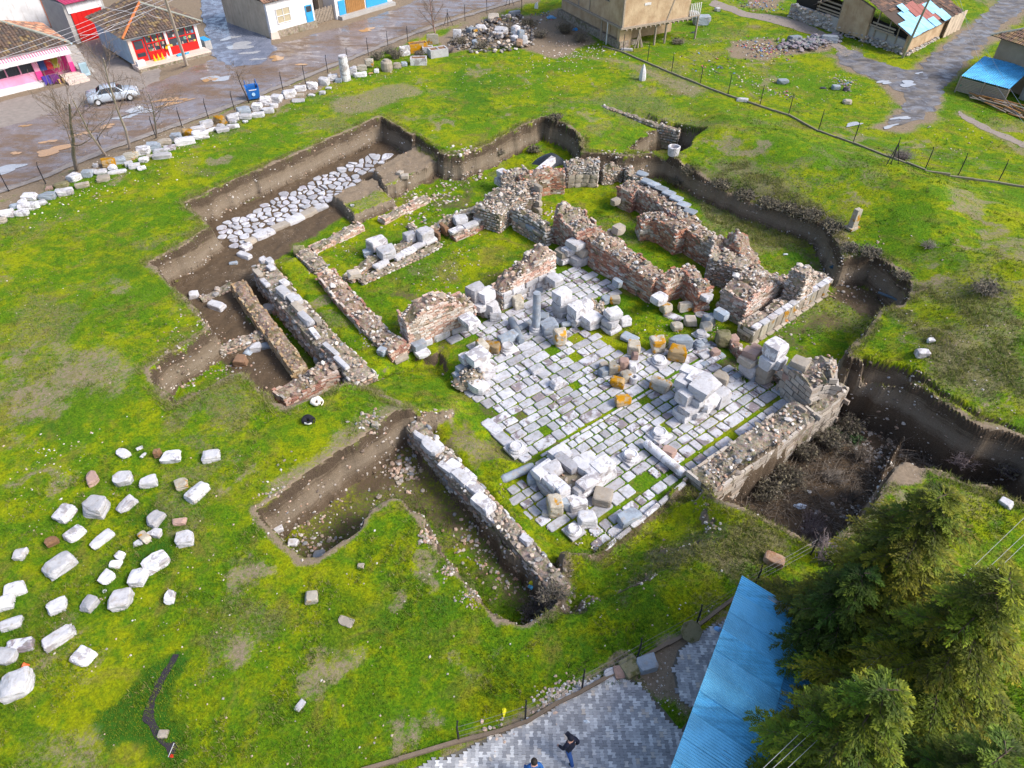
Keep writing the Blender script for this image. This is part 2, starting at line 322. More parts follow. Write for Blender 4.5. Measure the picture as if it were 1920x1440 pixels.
# ------------------------------------------------------------------ mesh building
def rotz(a):
    c, s = math.cos(a), math.sin(a); return np.array([[c, -s, 0], [s, c, 0], [0, 0, 1.0]])
def rot_rand(rng, amt=math.pi):
    return np.array(Matrix.Rotation(rng.uniform(-amt, amt), 3, 'X') @ Matrix.Rotation(rng.uniform(-amt, amt), 3, 'Y') @ Matrix.Rotation(rng.uniform(-math.pi, math.pi), 3, 'Z'))
class MB:
    """collects shapes and links them as one mesh object"""
    def __init__(s): s.v = []; s.f = []; s.c = []; s.n = 0; s.mi = []
    def add(s, v, f, col=None, mi=0):
        v = np.asarray(v, float); s.v.append(v); o = s.n
        s.f.extend([tuple(i+o for i in q) for q in f]); s.n += len(v)
        s.c.extend([col or (.5, .5, .5)]*len(f)); s.mi.extend([mi]*len(f)); return s
    def box(s, c, size, rz=0, col=None, M=None, mi=0, taper=0):
        x, y, z = [q/2 for q in size]; t = 1-taper
        v = np.array([[-x,-y,-z],[x,-y,-z],[x,y,-z],[-x,y,-z],[-x*t,-y*t,z],[x*t,-y*t,z],[x*t,y*t,z],[-x*t,y*t,z]])
        v = v @ (M if M is not None else rotz(rz)).T + np.asarray(c, float)
        return s.add(v, BOXF, col, mi)
    def tube(s, pts, r, n=6, col=None, cap=True, mi=0):
        pts = [np.asarray(p, float) for p in pts]; k = len(pts)
        rs = r if isinstance(r, (list, tuple, np.ndarray)) else [r]*k
        V = []; up = np.array([0, 0, 1.0])
        for i in range(k):
            d = pts[min(i+1, k-1)]-pts[max(i-1, 0)]; d = d/(np.linalg.norm(d)+1e-9)
            a = np.cross(d, up if abs(d[2]) < .95 else np.array([1.0, 0, 0])); a /= np.linalg.norm(a)+1e-9; b = np.cross(d, a)
            for j in range(n):
                t = 2*math.pi*j/n; V.append(pts[i]+rs[i]*(math.cos(t)*a+math.sin(t)*b))
        F = [(i*n+j, i*n+(j+1) % n, (i+1)*n+(j+1) % n, (i+1)*n+j) for i in range(k-1) for j in range(n)]
        if cap and n > 2: F += [tuple(range(n))[::-1], tuple(range((k-1)*n, k*n))]
        return s.add(V, F, col, mi)
    def lathe(s, prof, n=16, c=(0, 0, 0), M=None, col=None, mi=0):
        V = []; k = len(prof)
        for r, z in prof:
            for j in range(n):
                t = 2*math.pi*j/n; V.append((r*math.cos(t), r*math.sin(t), z))
        V = np.array(V)
        if M is not None: V = V @ np.asarray(M).T
        V = V + np.asarray(c, float)
        F = [(i*n+j, i*n+(j+1) % n, (i+1)*n+(j+1) % n, (i+1)*n+j) for i in range(k-1) for j in range(n)]
        F += [tuple(range(n))[::-1], tuple(range((k-1)*n, k*n))]
        return s.add(V, F, col, mi)
    def prism(s, poly, z0, z1, col=None, mi=0, inset=0):
        n = len(poly); P = np.array(poly, float); c = P.mean(0); Q = c+(P-c)*(1-inset)
        V = [(x, y, z0) for x, y in P]+[(x, y, z1) for x, y in Q]
        a = sum(P[i][0]*P[(i+1) % n][1]-P[(i+1) % n][0]*P[i][1] for i in range(n))
        F = [(i, (i+1) % n, n+(i+1) % n, n+i) for i in range(n)]+[tuple(range(n, 2*n)), tuple(range(n))[::-1]]
        if a < 0: F = [q[::-1] for q in F]
        return s.add(V, F, col, mi)
    def quad(s, *p, col=None, mi=0): return s.add(p, [tuple(range(len(p)))], col, mi)
    def mesh(s, name, origin=(0, 0, 0), smooth=False):
        me = bpy.data.meshes.new(name)
        V = np.concatenate(s.v)-np.asarray(origin, float) if s.v else np.zeros((0, 3))
        me.from_pydata(V.tolist(), [], s.f)
        a = me.attributes.new('col', 'FLOAT_COLOR', 'FACE')
        if s.c: a.data.foreach_set('color', np.concatenate([np.array(s.c, float), np.ones((len(s.c), 1))], 1).ravel())
        if any(s.mi): me.polygons.foreach_set('material_index', s.mi)
        if smooth: me.polygons.foreach_set('use_smooth', [True]*len(s.f))
        return me
    def build(s, name, mat, parent=None, smooth=False, origin=None):
        if origin is None: origin = (0, 0, 0)
        me = s.mesh(name, origin, smooth)
        for q in (mat if isinstance(mat, (list, tuple)) else [mat]): me.materials.append(q)
        return put(name, me, parent, origin if parent is None else (0, 0, 0))
BOXF = [(3,2,1,0),(4,5,6,7),(0,1,5,4),(1,2,6,5),(2,3,7,6),(3,0,4,7)]
def put(name, me, parent=None, loc=(0, 0, 0), rz=0, scale=(1, 1, 1), rot=None):
    o = bpy.data.objects.new(name, me); COL.objects.link(o)
    o.location = loc; o.rotation_euler = rot or (0, 0, rz); o.scale = scale
    if parent is not None: o.parent = parent
    return o
def tag(o, label=None, cat=None, group=None, kind=None):
    if label: o['label'] = label
    if cat: o['category'] = cat
    if group: o['group'] = group
    if kind: o['kind'] = kind
    return o
def thing(name, label, cat, loc=(0, 0, 0), rz=0, group=None):
    o = bpy.data.objects.new(name, None); COL.objects.link(o); o.empty_display_size = .3
    o.location = loc; o.rotation_euler = (0, 0, rz); return tag(o, label, cat, group, 'thing')
def kids(o): return [c for c in bpy.data.objects if c.parent == o]
def copy_tree(o, parent=None):
    c = o.copy(); COL.objects.link(c); c.parent = parent
    for k in kids(o): copy_tree(k, c)
    return c

# stones: an icosphere, its coarse cousin, and cut cubes
def ico(sub):
    t = (1+5**.5)/2
    V = [(-1,t,0),(1,t,0),(-1,-t,0),(1,-t,0),(0,-1,t),(0,1,t),(0,-1,-t),(0,1,-t),(t,0,-1),(t,0,1),(-t,0,-1),(-t,0,1)]
    F = [(0,11,5),(0,5,1),(0,1,7),(0,7,10),(0,10,11),(1,5,9),(5,11,4),(11,10,2),(10,7,6),(7,1,8),(3,9,4),(3,4,2),(3,2,6),(3,6,8),(3,8,9),(4,9,5),(2,4,11),(6,2,10),(8,6,7),(9,8,1)]
    V = [np.array(v)/np.linalg.norm(v) for v in V]
    for _ in range(sub):
        C = {}; G = []
        def mid(a, b):
            k = (min(a, b), max(a, b))
            if k not in C: m = V[a]+V[b]; V.append(m/np.linalg.norm(m)); C[k] = len(V)-1
            return C[k]
        for a, b, c in F:
            x, y, z = mid(a, b), mid(b, c), mid(c, a); G += [(a,x,z),(b,y,x),(c,z,y),(x,y,z)]
        F = G
    return np.array(V), F
ICO0, ICO1, ICO2 = ico(0), ico(1), ico(2)
ROCKS = []
for k in range(24):
    r = np.random.default_rng(100+k); V = ICO0[0]*r.uniform(.75, 1.15, (12, 1))*np.array([1, r.uniform(.65, .95), r.uniform(.5, .8)])
    ROCKS.append((V, ICO0[1]))
PEB = []
for k in range(12):
    r = np.random.default_rng(150+k); V = np.array([(1,0,0),(0,1,0),(-1,0,0),(0,-1,0),(0,0,.8),(0,0,-.6)], float)*r.uniform(.6, 1.2, (6, 1))
    PEB.append((V, [(0,1,4),(1,2,4),(2,3,4),(3,0,4),(1,0,5),(2,1,5),(3,2,5),(0,3,5)]))
def cubegrid(n):
    V = {}; F = []; vs = []
    def idx(p):
        k = tuple(np.round(p, 5))
        if k not in V: V[k] = len(vs); vs.append(np.array(p))
        return V[k]
    for ax in range(3):
        for sg in (-1, 1):
            for i in range(n):
                for j in range(n):
                    q = []
                    for a, b in ((0,0),(1,0),(1,1),(0,1)):
                        p = np.zeros(3); p[ax] = sg; p[(ax+1) % 3] = -1+2*(i+a)/n; p[(ax+2) % 3] = -1+2*(j+b)/n; q.append(idx(p))
                    F.append(tuple(q if sg > 0 else q[::-1]))
    return np.array(vs), F
CG3, CG5, CG8 = cubegrid(3), cubegrid(5), cubegrid(8)
def cut_stone(seed, round_=.18, cuts=4, grid=None, rough=.03):
    """unit stone (within +-.5, standing on z=0): a cube with rounded edges and broken corners"""
    V, F = grid or CG8; r = np.random.default_rng(seed)
    p = 2.0/max(round_, .02); p = min(p, 14)
    s = (np.abs(V)**p).sum(1)**(1/p); Q = V/s[:, None]
    for _ in range(cuts):
        n = r.normal(size=3); n[2] = n[2]*.8+.15; n /= np.linalg.norm(n)
        d = (Q@n).max()*r.uniform(.70, .92); over = np.clip(Q@n-d, 0, None); Q = Q-over[:, None]*n*r.uniform(.8, 1.0)
    if r.random() < .6: Q[:, 0] *= 1+.16*r.uniform(-1, 1)*Q[:, 1]; Q[:, 1] *= 1+.16*r.uniform(-1, 1)*Q[:, 2]
    nn = np.stack([vnoise(V[:, 0]+seed*3.1+V[:, 2]*2.3, V[:, 1]+a*7+V[:, 2]*1.7, .55, 60+a) for a in range(3)], 1)
    Q = Q+rough*1.6*nn
    Q = Q/2; lo, hi = Q.min(0), Q.max(0); Q = (Q-(lo+hi)/2)/(hi-lo); Q[:, 2] += .5
    return Q, F
def tomesh(name, VF, mat, smooth=False):
    me = bpy.data.meshes.new(name); me.from_pydata(np.asarray(VF[0]).tolist(), [], VF[1]); me.materials.append(mat)
    if smooth: me.polygons.foreach_set('use_smooth', [True]*len(VF[1]))
    return me
_cache = {}
def shared(key, fn):
    if key not in _cache: _cache[key] = fn()
    return _cache[key]
def block_mesh(k, mat):                                   # light squared block, 54 faces
    return shared(('blk', k, mat), lambda: tomesh('block', cut_stone(500+k, .16, 2, CG3, .018), MAT[mat]))
def centred_block(o_parent, name, c, size, rz, mat, k):
    """a squared block as a part; c = centre of its underside in the parent's frame"""
    return put(name, block_mesh(k % 10, mat), o_parent, c, rz, size)
def part_copy(o, name, parent, loc):
    return put(name, o.data, parent, loc)
# ------------------------------------------------------------------ ground
def soft(pts, w=1.2, amp=.7, seed=0):
    P = W(pts); A = np.array(P); lo = A.min(0)-w*2; hi = A.max(0)+w*2
    out = np.zeros(XX.shape); m = (XX > lo[0]) & (XX < hi[0]) & (YY > lo[1]) & (YY < hi[1])
    if m.any():
        x, y = XX[m], YY[m]; out[m] = smooth(-w, w, sdf(P, x, y)+amp*vnoise(x, y, 1.6, 90+seed)+amp*.5*vnoise(x, y, .6, 91+seed))
    return out
gy_, gx_ = np.gradient(ZZ, GY, GX); SLOPE = np.hypot(gx_, gy_); DEP = np.clip(BB-ZZ, 0, 4)
dirt = smooth(.95, 1.5, SLOPE)*smooth(.05, .25, DEP)
dirt = np.maximum(dirt, .55*smooth(.16, .60, fbm(XX+1.3*vnoise(XX, YY, 1.1, 8)+.5*vnoise(XX, YY, .4, 9), YY+1.3*vnoise(XX, YY, 1.1, 10), 3.0, 7, 5)))
for k, (w, a, pts) in enumerate([
  (.5, .95, [(345,380),(712,218),(755,243),(833,290),(700,330),(620,370),(480,460),(520,490),(450,540),(600,700),(530,766),(505,745),(455,692),(400,720),(395,612),(380,595),(285,490),(397,425)]),
  (.6, .40, [(690,316,-.9),(782,270,-.9),(834,300,-.9),(726,354,-.9)]), (.6, .45, [(617,366,-1.2),(700,328,-1.2),(742,372,-1.2),(662,407,-1.2)]),
  (.8, .72, [(660,800),(740,770),(775,830),(740,860),(640,880)]), (.8, .62, [(500,960),(640,900),(740,930),(590,1050),(520,1000)]), (.6, .56, [(500,960,-2),(740,790,-2),(775,800,-2),(930,980,-2),(1050,1110,-2),(985,1160,-2),(760,940,-2),(600,1045,-2)]), (.7, .75, [(900,1060,-1.9),(1000,1100,-1.9),(1010,1150,-1.9),(930,1130,-1.9)]),
  (.5, 1.0, [(1592,690,-.3),(1680,704),(1820,788),(2010,850),(2010,965),(1780,890),(1660,905),(1560,1014),(1480,992),(1308,918,-.3)]),
  (.6, .75, [(1560,480,-2),(1600,475),(1715,530),(1710,560),(1640,600,-2),(1560,560,-2)]),
  (.5, .80, [(-60,425),(0,400),(120,350),(240,300),(330,265),(460,222),(560,190),(640,150),(700,120),(690,104),(573,150),(440,203),(340,235),(196,288),(85,342),(-60,402)]),
  (1.0, .95, [(820,70),(880,38),(1000,30),(1060,10),(1120,80),(1040,110),(960,85),(830,100)]),
  (1.0, 1.0, [(-400,420),(-60,400),(85,345),(340,240),(700,104),(850,48),(1010,2),(1100,-60),(400,-70),(-400,60)]),
  (.6, .9, [(1190,1262),(1290,1330),(1350,1330),(1400,1130),(1250,1215)]), (.35, .75, [(720,1445),(850,1395),(985,1335),(1085,1262),(1180,1222),(1190,1250),(1085,1285),(985,1360),(850,1420),(760,1460)]),
  (1.2, .9, [(1545,100),(1630,110),(1700,140),(1790,60),(1900,-10),(2000,-30),(1830,110),(1770,165),(1760,230),(1700,250),(1630,240),(1680,200),(1640,150),(1590,135)]),
  (.8, .55, [(1000,95),(1180,110),(1330,170),(1300,190),(1160,120)]), (.9, .55, [(1800,205),(1920,270),(1920,290),(1790,215)]),
  (.7, .75, [(1360,75),(1450,70),(1480,95),(1440,115),(1370,110)]), (.8, .9, [(1445,90),(1540,62),(1572,75),(1560,95),(1470,105)]), (.6, .9, [(1400,-10),(1470,0),(1460,20),(1400,14)]),
  (.7, .55, [(620,185),(760,150),(800,170),(700,215),(620,215)]), (.5, .7, [(1700,620),(1790,640),(1780,650)]), (.6, .65, [(430,1185),(470,1190),(480,1240),(430,1280),(420,1230)]),
  (.7, .55, [(1560,535),(1600,600,-2),(1480,640,-2),(1450,620,-2)]), (.5, .6, [(1390,700,-2),(1330,690,-2),(1400,650,-2)])]):
    dirt = np.maximum(dirt, a*soft(pts, w, .45, k))
lush = np.zeros(XX.shape)
for k, (w, pts) in enumerate([(.5, [(275,1195),(350,1190),(370,1240),(330,1290),(310,1330),(350,1370),(360,1420),(320,1440),(250,1440),(220,1380),(185,1350),(200,1310),(260,1270)]),
  (1.2, [(690,1080),(870,1070),(900,1160),(800,1230),(660,1200),(620,1130)]), (1.5, [(900,1230),(1080,1180),(1180,1210),(1000,1330),(880,1330)]), (1.5, [(180,440),(330,460),(280,560),(150,520)]), (1.3, [(30,720),(150,760),(120,830),(0,820)]), (1.4, [(1380,1060),(1180,1150),(1120,1120),(1300,1040)]), (2, [(850,120),(960,140),(930,220),(820,200)]), (2, [(1480,290),(1700,400),(1620,420),(1470,330)]), (1.0, [(240,950),(330,960),(310,1070),(250,1040)]), (.8, [(1450,470,-2),(1560,480,-2),(1530,520,-2)]),
  (1.0, [(620,540,-1.5),(700,640,-1.5),(740,690,-1.5),(680,640,-1.5)]), (1.0, [(1060,395,-2),(1100,420,-2),(1060,470,-2),(900,600,-2),(870,540,-2),(980,440,-2)]),
  (.7, [(1220,300,-2),(1180,300,-2),(1200,330,-2)]), (.8, [(1230,590,-2),(1360,560,-2),(1370,640,-2),(1250,610,-2)]), (1.2, [(820,420,-2),(900,420,-2),(800,520,-2),(700,570,-2)])]):
    lush = np.maximum(lush, (.8 if k in (0, 8) else .46)*soft(pts, w*1.2, 1.0, 40+k))
dry = np.zeros(XX.shape)
rim = np.zeros(XX.shape)
for poly, zt, w in OPS[1:2]+OPS[-3:-2]:
    d = sdf(poly, XX, YY); rim = np.maximum(rim, smooth(-.9, -.1, d)*smooth(.5, .0, d))
dry = np.maximum(dry, .42*rim); dry = np.maximum(dry, .52*smooth(.02, .5, fbm(XX+1.5*vnoise(XX, YY, 1.3, 19), YY+1.5*vnoise(XX, YY, 1.3, 20), 4.6, 17, 5)))
rimd = np.zeros(XX.shape)
for poly, zt, w in OPS[1:2]+OPS[10:11]+OPS[-3:-2]:
    d = sdf(poly, XX, YY)+.12*vnoise(XX, YY, .5, 18); rimd = np.maximum(rimd, smooth(-.46, -.08, d)*smooth(.4, .0, d))
dirt = np.maximum(dirt, .74*rimd)
for k, (w, a, pts) in enumerate([(2.0, .72, [(1300,300),(1420,300),(1600,400),(1640,560),(1900,640),(1900,800),(1700,700),(1600,450),(1400,360)]),
  (1.5, .6, [(1700,520),(1930,520),(1930,780),(1820,700)]), (1.0, .7, [(1160,1060),(1260,1000),(1400,960),(1500,1010),(1480,1060),(1300,1060),(1180,1100)]),
  (1.0, .62, [(1260,290),(1500,360),(1560,430),(1450,420),(1330,380)]), (1.5, .5, [(1060,190),(1200,150),(1420,250),(1280,250)]), (1.2, .45, [(100,640),(250,660),(230,740),(130,740)]),
  (1.0, .7, [(1035,1110),(1000,1165),(940,1165),(1040,1180),(1090,1110)])]):
    dry = np.maximum(dry, a*soft(pts, w, .9, 70+k))
dirt = np.maximum(dirt, .50*soft([(60,620),(240,640),(260,740),(90,760)], 1.2, .9, 95)); dirt = np.maximum(dirt, .5*soft([(20,1370),(170,1380),(180,1440),(10,1440)], .8, .7, 96))
ny, nx = XX.shape
def build_ground():
    me = bpy.data.meshes.new('ground')
    V = np.stack([XX, YY, ZZ], -1).reshape(-1, 3)
    i = np.arange((ny-1)*(nx-1)); r = i//(nx-1); c = i % (nx-1); a = r*nx+c
    F = np.stack([a, a+1, a+nx+1, a+nx], 1)
    me.vertices.add(len(V)); me.vertices.foreach_set('co', V.ravel())
    me.loops.add(F.size); me.loops.foreach_set('vertex_index', F.ravel())
    me.polygons.add(len(F)); me.polygons.foreach_set('loop_start', np.arange(len(F))*4); me.polygons.foreach_set('loop_total', np.full(len(F), 4))
    me.update(calc_edges=True)
    a = me.attributes.new('mask', 'FLOAT_COLOR', 'POINT')
    a.data.foreach_set('color', np.stack([dirt, lush, dry, DEP/4], -1).reshape(-1).astype(np.float32))
    me.polygons.foreach_set('use_smooth', (SLOPE.reshape(-1)[F[:, 0]] < .8)); me.materials.append(MAT['ground'])
    o = put('ground', me); o['kind'] = 'structure'
build_ground()
def bil(A, x, y):
    i = np.clip(np.searchsorted(GX, x)-1, 0, len(GX)-2); j = np.clip(np.searchsorted(GY, y)-1, 0, len(GY)-2)
    return A[j, i]
# ------------------------------------------------------------------ ruin walls
PAL = dict(
 brick=[(.40,.17,.11),(.46,.22,.15),(.33,.13,.09),(.52,.30,.22),(.58,.42,.34),(.28,.12,.09),(.62,.52,.46)],
 pinkbrick=[(.62,.40,.31),(.68,.50,.42),(.56,.33,.25),(.74,.62,.55),(.50,.28,.21),(.76,.68,.62)],
 redbrick=[(.46,.17,.09),(.52,.23,.13),(.38,.13,.07),(.54,.29,.18),(.28,.12,.08),(.62,.52,.44),(.48,.32,.22)],
 rubble=[(.50,.42,.34),(.60,.54,.48),(.42,.29,.21),(.36,.32,.28),(.54,.37,.28),(.70,.67,.64),(.27,.22,.18),(.46,.40,.35),(.40,.23,.15),(.25,.26,.28),(.33,.25,.17),(.22,.19,.13)],
 palerubble=[(.64,.57,.50),(.56,.45,.36),(.74,.70,.66),(.48,.36,.28),(.40,.37,.34),(.60,.43,.33),(.34,.28,.21)],
 orange=[(.46,.29,.13),(.52,.36,.18),(.40,.24,.10),(.58,.46,.30),(.34,.22,.12)],
 ashlar=[(.46,.41,.36),(.40,.35,.30),(.52,.47,.42),(.36,.31,.26),(.44,.36,.29),(.50,.44,.37)],
 stones=[(.62,.58,.54),(.50,.46,.42),(.70,.66,.62),(.42,.36,.31),(.56,.42,.33),(.34,.33,.33)])
def pick(rng, pal, j=.12):
    c = np.array(PAL[pal][rng.integers(len(PAL[pal]))])*rng.uniform(1-j, 1+j)
    return tuple(np.clip(c, 0, .85))
class Run:
    """a wall's run: sampled centre line with its top heights"""
    def __init__(s, pts, z0, mode, jag, rng, step=.28, closed=False):
        P = []
        for px, py, h in pts:
            if mode == 'b': q = at(px, py, z0); P.append((q[0], q[1], z0+h))
            else: q = at(px, py, h); P.append((q[0], q[1], h))
        P = np.array(P); d = np.hypot(*np.diff(P[:, :2], axis=0).T); s.L = d.sum(); n = max(3, int(s.L/step)+1)
        cs = np.concatenate([[0], np.cumsum(d)]); u = np.linspace(0, s.L, n); s.u = u
        s.x = np.interp(u, cs, P[:, 0]); s.y = np.interp(u, cs, P[:, 1]); s.z = np.interp(u, cs, P[:, 2])
        s.z = s.z + jag*rng.uniform(-1, 1, n)+jag*.8*vnoise(u, u*0, .9, int(rng.integers(999)))
        tx = np.gradient(s.x); ty = np.gradient(s.y); l = np.hypot(tx, ty); s.tx, s.ty = tx/l, ty/l; s.z0 = z0
    def p(s, u, off=0.0):
        x, y, tx, ty = (np.interp(u, s.u, q) for q in (s.x, s.y, s.tx, s.ty)); l = math.hypot(tx, ty)
        return x-ty/l*off, y+tx/l*off, math.atan2(ty, tx)
    def top(s, u): return float(np.interp(u, s.u, s.z))
def rock_to(mb, rng, c, r, col, flat=1.0, lib=ROCKS):
    V, F = lib[rng.integers(len(lib))]
    M = rot_rand(rng, .5)
    mb.add((V*np.array([r, r, r*flat]))@M.T+np.asarray(c), F, col)
def ruin_wall(label, pts, th, z0=-2.0, mode='b', face='brick', top='rubble', jag=.10, seed=1, sides=(-1, 1), course=.115, brick=.30,
              dado=0, dado_len=.95, dado_h=.48, density=17, trock=(.07, .17), name='ruined_wall', core='core_rubble', z0s=None, group=None, below=.35, dado_mat='marble', proud=.03, hrange=None):
    rng = np.random.default_rng(seed); run = Run(pts, z0, mode, jag, rng)
    o0 = np.array([run.x.mean(), run.y.mean(), z0])
    root = thing(name, label, 'wall', o0, 0, group or 'ruined walls of the excavated building')
    n = len(run.u); hw = th/2
    run.z = run.z+jag*1.5*vnoise(run.u, run.u*0+seed*3.3, 1.3, 7)+jag*1.1*vnoise(run.u, run.u*0+seed, .5, 8); drop = (.10+.10*min(jag, .2)/.1)*min(1, th/1.2)
    # core
    nx_ = 5; V = []; F = []
    zb = z0-below
    for i in range(n):
        for k in range(nx_):
            off = -hw+.04+(th-.08)*k/(nx_-1); e = 1-abs(2*k/(nx_-1)-1)
            x = run.x[i]-run.ty[i]*off; y = run.y[i]+run.tx[i]*off
            V.append((x, y, max(run.z[i]-.05-drop*(1-e)**1.5*rng.uniform(.3, 1.5)+rng.uniform(-.06, .06), z0+.05)))
        for k in (0, nx_-1):
            off = -hw+.04 if k == 0 else hw-.04
            V.append((run.x[i]-run.ty[i]*off, run.y[i]+run.tx[i]*off, zb))
    w = nx_+2
    for i in range(n-1):
        a = i*w; b = a+w
        for k in range(nx_-1): F.append((a+k, b+k, b+k+1, a+k+1))
        F.append((a+nx_, b+nx_, b, a)); F.append((a+nx_-1, b+nx_-1, b+nx_+1, a+nx_+1))
    F.append((nx_, 0, 1, 2, 3, 4, nx_+1)); q = (n-1)*w; F.append((q+nx_+1, q+4, q+3, q+2, q+1, q, q+nx_))
    MB().add(V, F).build('wall_core', MAT[core], root, origin=o0)
    # faces
    fb = MB()
    def course_run(line, length, topf):
        zc = z0-.05; k = 0
        while zc < run.z.max():
            h = course*rng.uniform(.85, 1.2); u = -rng.uniform(0, brick) if k % 2 else 0.0
            while u < length:
                l = brick*rng.uniform(.6, 1.35); um = u+l/2
                if 0 <= um <= length and zc+h*.5 < topf(min(max(um, 0), length))-rng.uniform(0, .12) and rng.random() > .03:
                    if vnoise(np.array([um*1.0]), np.array([zc*1.3+line[2]*5]), .75, seed+3)[0] > .62: u += l; continue
                    if not (dado and zc < z0+dado*dado_h-.1 and line[0] != 'e'):
                        x, y, a = line[1](um); pr = rng.uniform(-.02, proud)
                        pal = face if face not in ('redbrick', 'brick') or vnoise(np.array([um*.7]), np.array([zc*2.2+line[2]*7]), .8, seed+5)[0] < .30 else 'palerubble'
                        if face == 'mixed': pal = 'pinkbrick' if vnoise(um, zc*2, .8, seed) > -.25 else 'palerubble'
                        if face in ('rubble', 'stones', 'palerubble'):
                            V, Fq = ROCKS[rng.integers(24)]; M = rotz(a)
                            fb.add((V*np.array([l*.55, .12, h*.68]))@M.T+np.array([x+math.sin(a)*-line[2]*pr, y+math.cos(a)*line[2]*pr, zc+h/2]), Fq, pick(rng, pal))
                        else:
                            fb.box((x-math.sin(a)*line[2]*(pr-.04), y+math.cos(a)*line[2]*(pr-.04), zc+h/2), (l*.93, .14, h*.80), a+rng.uniform(-.04, .04), pick(rng, pal))
                u += l
            zc += h; k += 1
    for sd in sides: course_run(('s', lambda u, sd=sd: run.p(u, sd*(hw-.03+.05*float(vnoise(np.array([u]), np.array([sd*9.0]), 1.1, seed)[0]))), sd), run.L, lambda u, sd=sd: run.top(u)-drop*(.6+.9*float(vnoise(np.array([u]), np.array([sd*5.0]), .6, seed)[0])))
    for e, (ue, sg) in enumerate(((0, -1), (run.L, 1))):
        x, y, a = run.p(ue); 
        course_run(('e', lambda v, x=x, y=y, a=a, sg=sg: (x-math.sin(a)*(v-hw)+math.cos(a)*sg*.02, y+math.cos(a)*(v-hw)+math.sin(a)*sg*.02, a+math.pi/2), -sg), th, lambda v, ue=ue: run.top(ue))
    # top
    for _ in range(int(run.L*th*density)):
        u = rng.uniform(0, run.L); off = rng.uniform(-hw, hw)*.97; x, y, a = run.p(u, off); r = trock[0]+(trock[1]-trock[0])*rng.random()**1.7; r *= 1.9 if rng.random() < .07 else 1
        if vnoise(np.array([x]), np.array([y]), .8, 77)[0] > .28 and rng.random() < .85: continue
        rock_to(fb, rng, (x, y, run.top(u)-drop*(abs(off)/hw)**2*.9+rng.uniform(-.07, .05)), r, pick(rng, top), .75)
    fb.build('masonry', MAT['stuff'], root, origin=o0)['kind'] = 'stuff'
    # dressed blocks as parts
    for sd in (sides if dado else ()):
        for k in range(dado):
            u = 0.0
            while u < run.L-.25:
                l = min(dado_len*rng.uniform(.75, 1.3), run.L-u)
                if z0+(k+1)*dado_h < run.top(u+l/2)+.12:
                    x, y, a = run.p(u+l/2, sd*(hw-.09)); centred_block(root, 'block', (x-o0[0], y-o0[1], k*dado_h+.004), (l*.985, .34, dado_h*.985), a+rng.uniform(-.01, .01), dado_mat, int(rng.integers(10)))
                u += l
    return root, run, o0
def dressed(root, o0, px, py, z, size, rz, mat='marble', k=0):
    """a dressed block set in a wall: pixel of its middle, level of its underside"""
    p = at(px, py, z+size[2]/2); return centred_block(root, 'block', (p[0]-o0[0], p[1]-o0[1], z-o0[2]), size, rz, mat, k)
A1, A2 = R(37.5), R(-50.5)          # the two directions the building was laid out in

# --- left group
w, run, o0 = ruin_wall('long left wall with pale marble blocks along its rubble top', [(490,492,-.5),(537,552,-.55),(596,620,-.55),(644,666,-.65),(684,706,-.75)], 1.45, -2.4, 't', 'rubble', 'rubble', .05, 11, course=.22, brick=.45, density=13, dado=0)
for k, (px, py, L_, Wd, H_) in enumerate([(493,488,.6,.5,.3),(506,490,.7,.5,.3),(508,502,.6,.45,.28),(484,512,.9,.4,.25),(497,530,1.0,.35,.22),(532,548,1.25,.6,.42),(549,560,.9,.55,.35),(560,578,1.2,.55,.42),(573,597,1.5,.5,.4),(533,530,.6,.5,.3),(558,562,.7,.5,.35),(596,602,.7,.4,.3),(590,625,1.2,.35,.2),(620,655,1.5,.3,.22),(640,680,1.4,.32,.22)]):
    dressed(w, o0, px, py, -.55, (L_, Wd, H_), A2+random.uniform(-.1, .1), 'pale' if k % 4 == 3 else 'marble', k)
ruin_wall('narrow brick wall with orange lichen standing in the left trench', [(445,526,-.9),(470,563,-.95),(494,598,-.95),(520,630,-.9),(560,684,-.9)], .95, -2.4, 't', 'orange', 'orange', .06, 12, density=9, trock=(.05, .12), core='core_brick')
ruin_wall('short thick wall stub closing the lower end of the left trench', [(522,742,-.9),(560,714,-.8),(604,690,-.7),(628,684,-.7)], 1.2, -2.4, 't', 'brick', 'rubble', .12, 13, core='core_brick')
ruin_wall('low rubble cross wall between earth bank and orange brick wall', [(412,652,-1.5),(450,636,-1.4),(500,612,-1.1)], .8, -2.3, 't', 'rubble', 'rubble', .1, 14, course=.2, brick=.3)
ruin_wall('line of piled field stones crossing the trench near a white block', [(374,558,-1.75),(400,545,-1.7),(432,530,-1.7)], .7, -2.05, 't', 'rubble', 'stones', .08, 15, course=.2, brick=.3, density=28, name='stone_row')
ruin_wall('long low rubble wall between two lawns right of the marble topped wall', [(612,508,-.75),(640,545,-.8),(680,588,-.85),(720,628,-.95),(748,650,-1.0)], 1.35, -1.75, 't', 'brick', 'palerubble', .1, 16, density=16, core='core_brick')
ruin_wall('short broken wall end with a round stone at its upper left end', [(566,466,-1.2),(580,476,-1.15),(600,494,-1.2)], 1.1, -2.0, 't', 'rubble', 'palerubble', .1, 17)
ruin_wall('thin low brick wall running from broken stub towards the bare baulk', [(582,462,-1.45),(630,440,-1.45),(676,418,-1.4)], .75, -2.0, 't', 'pinkbrick', 'palerubble', .05, 18, density=14, trock=(.05, .11))
ruin_wall('thin low brick wall on the lawn just right of bare baulk', [(716,408,-1.5),(745,393,-1.5),(775,378,-1.45),(800,366,-1.45)], .7, -2.0, 't', 'pinkbrick', 'palerubble', .06, 19, density=14, trock=(.05, .11))
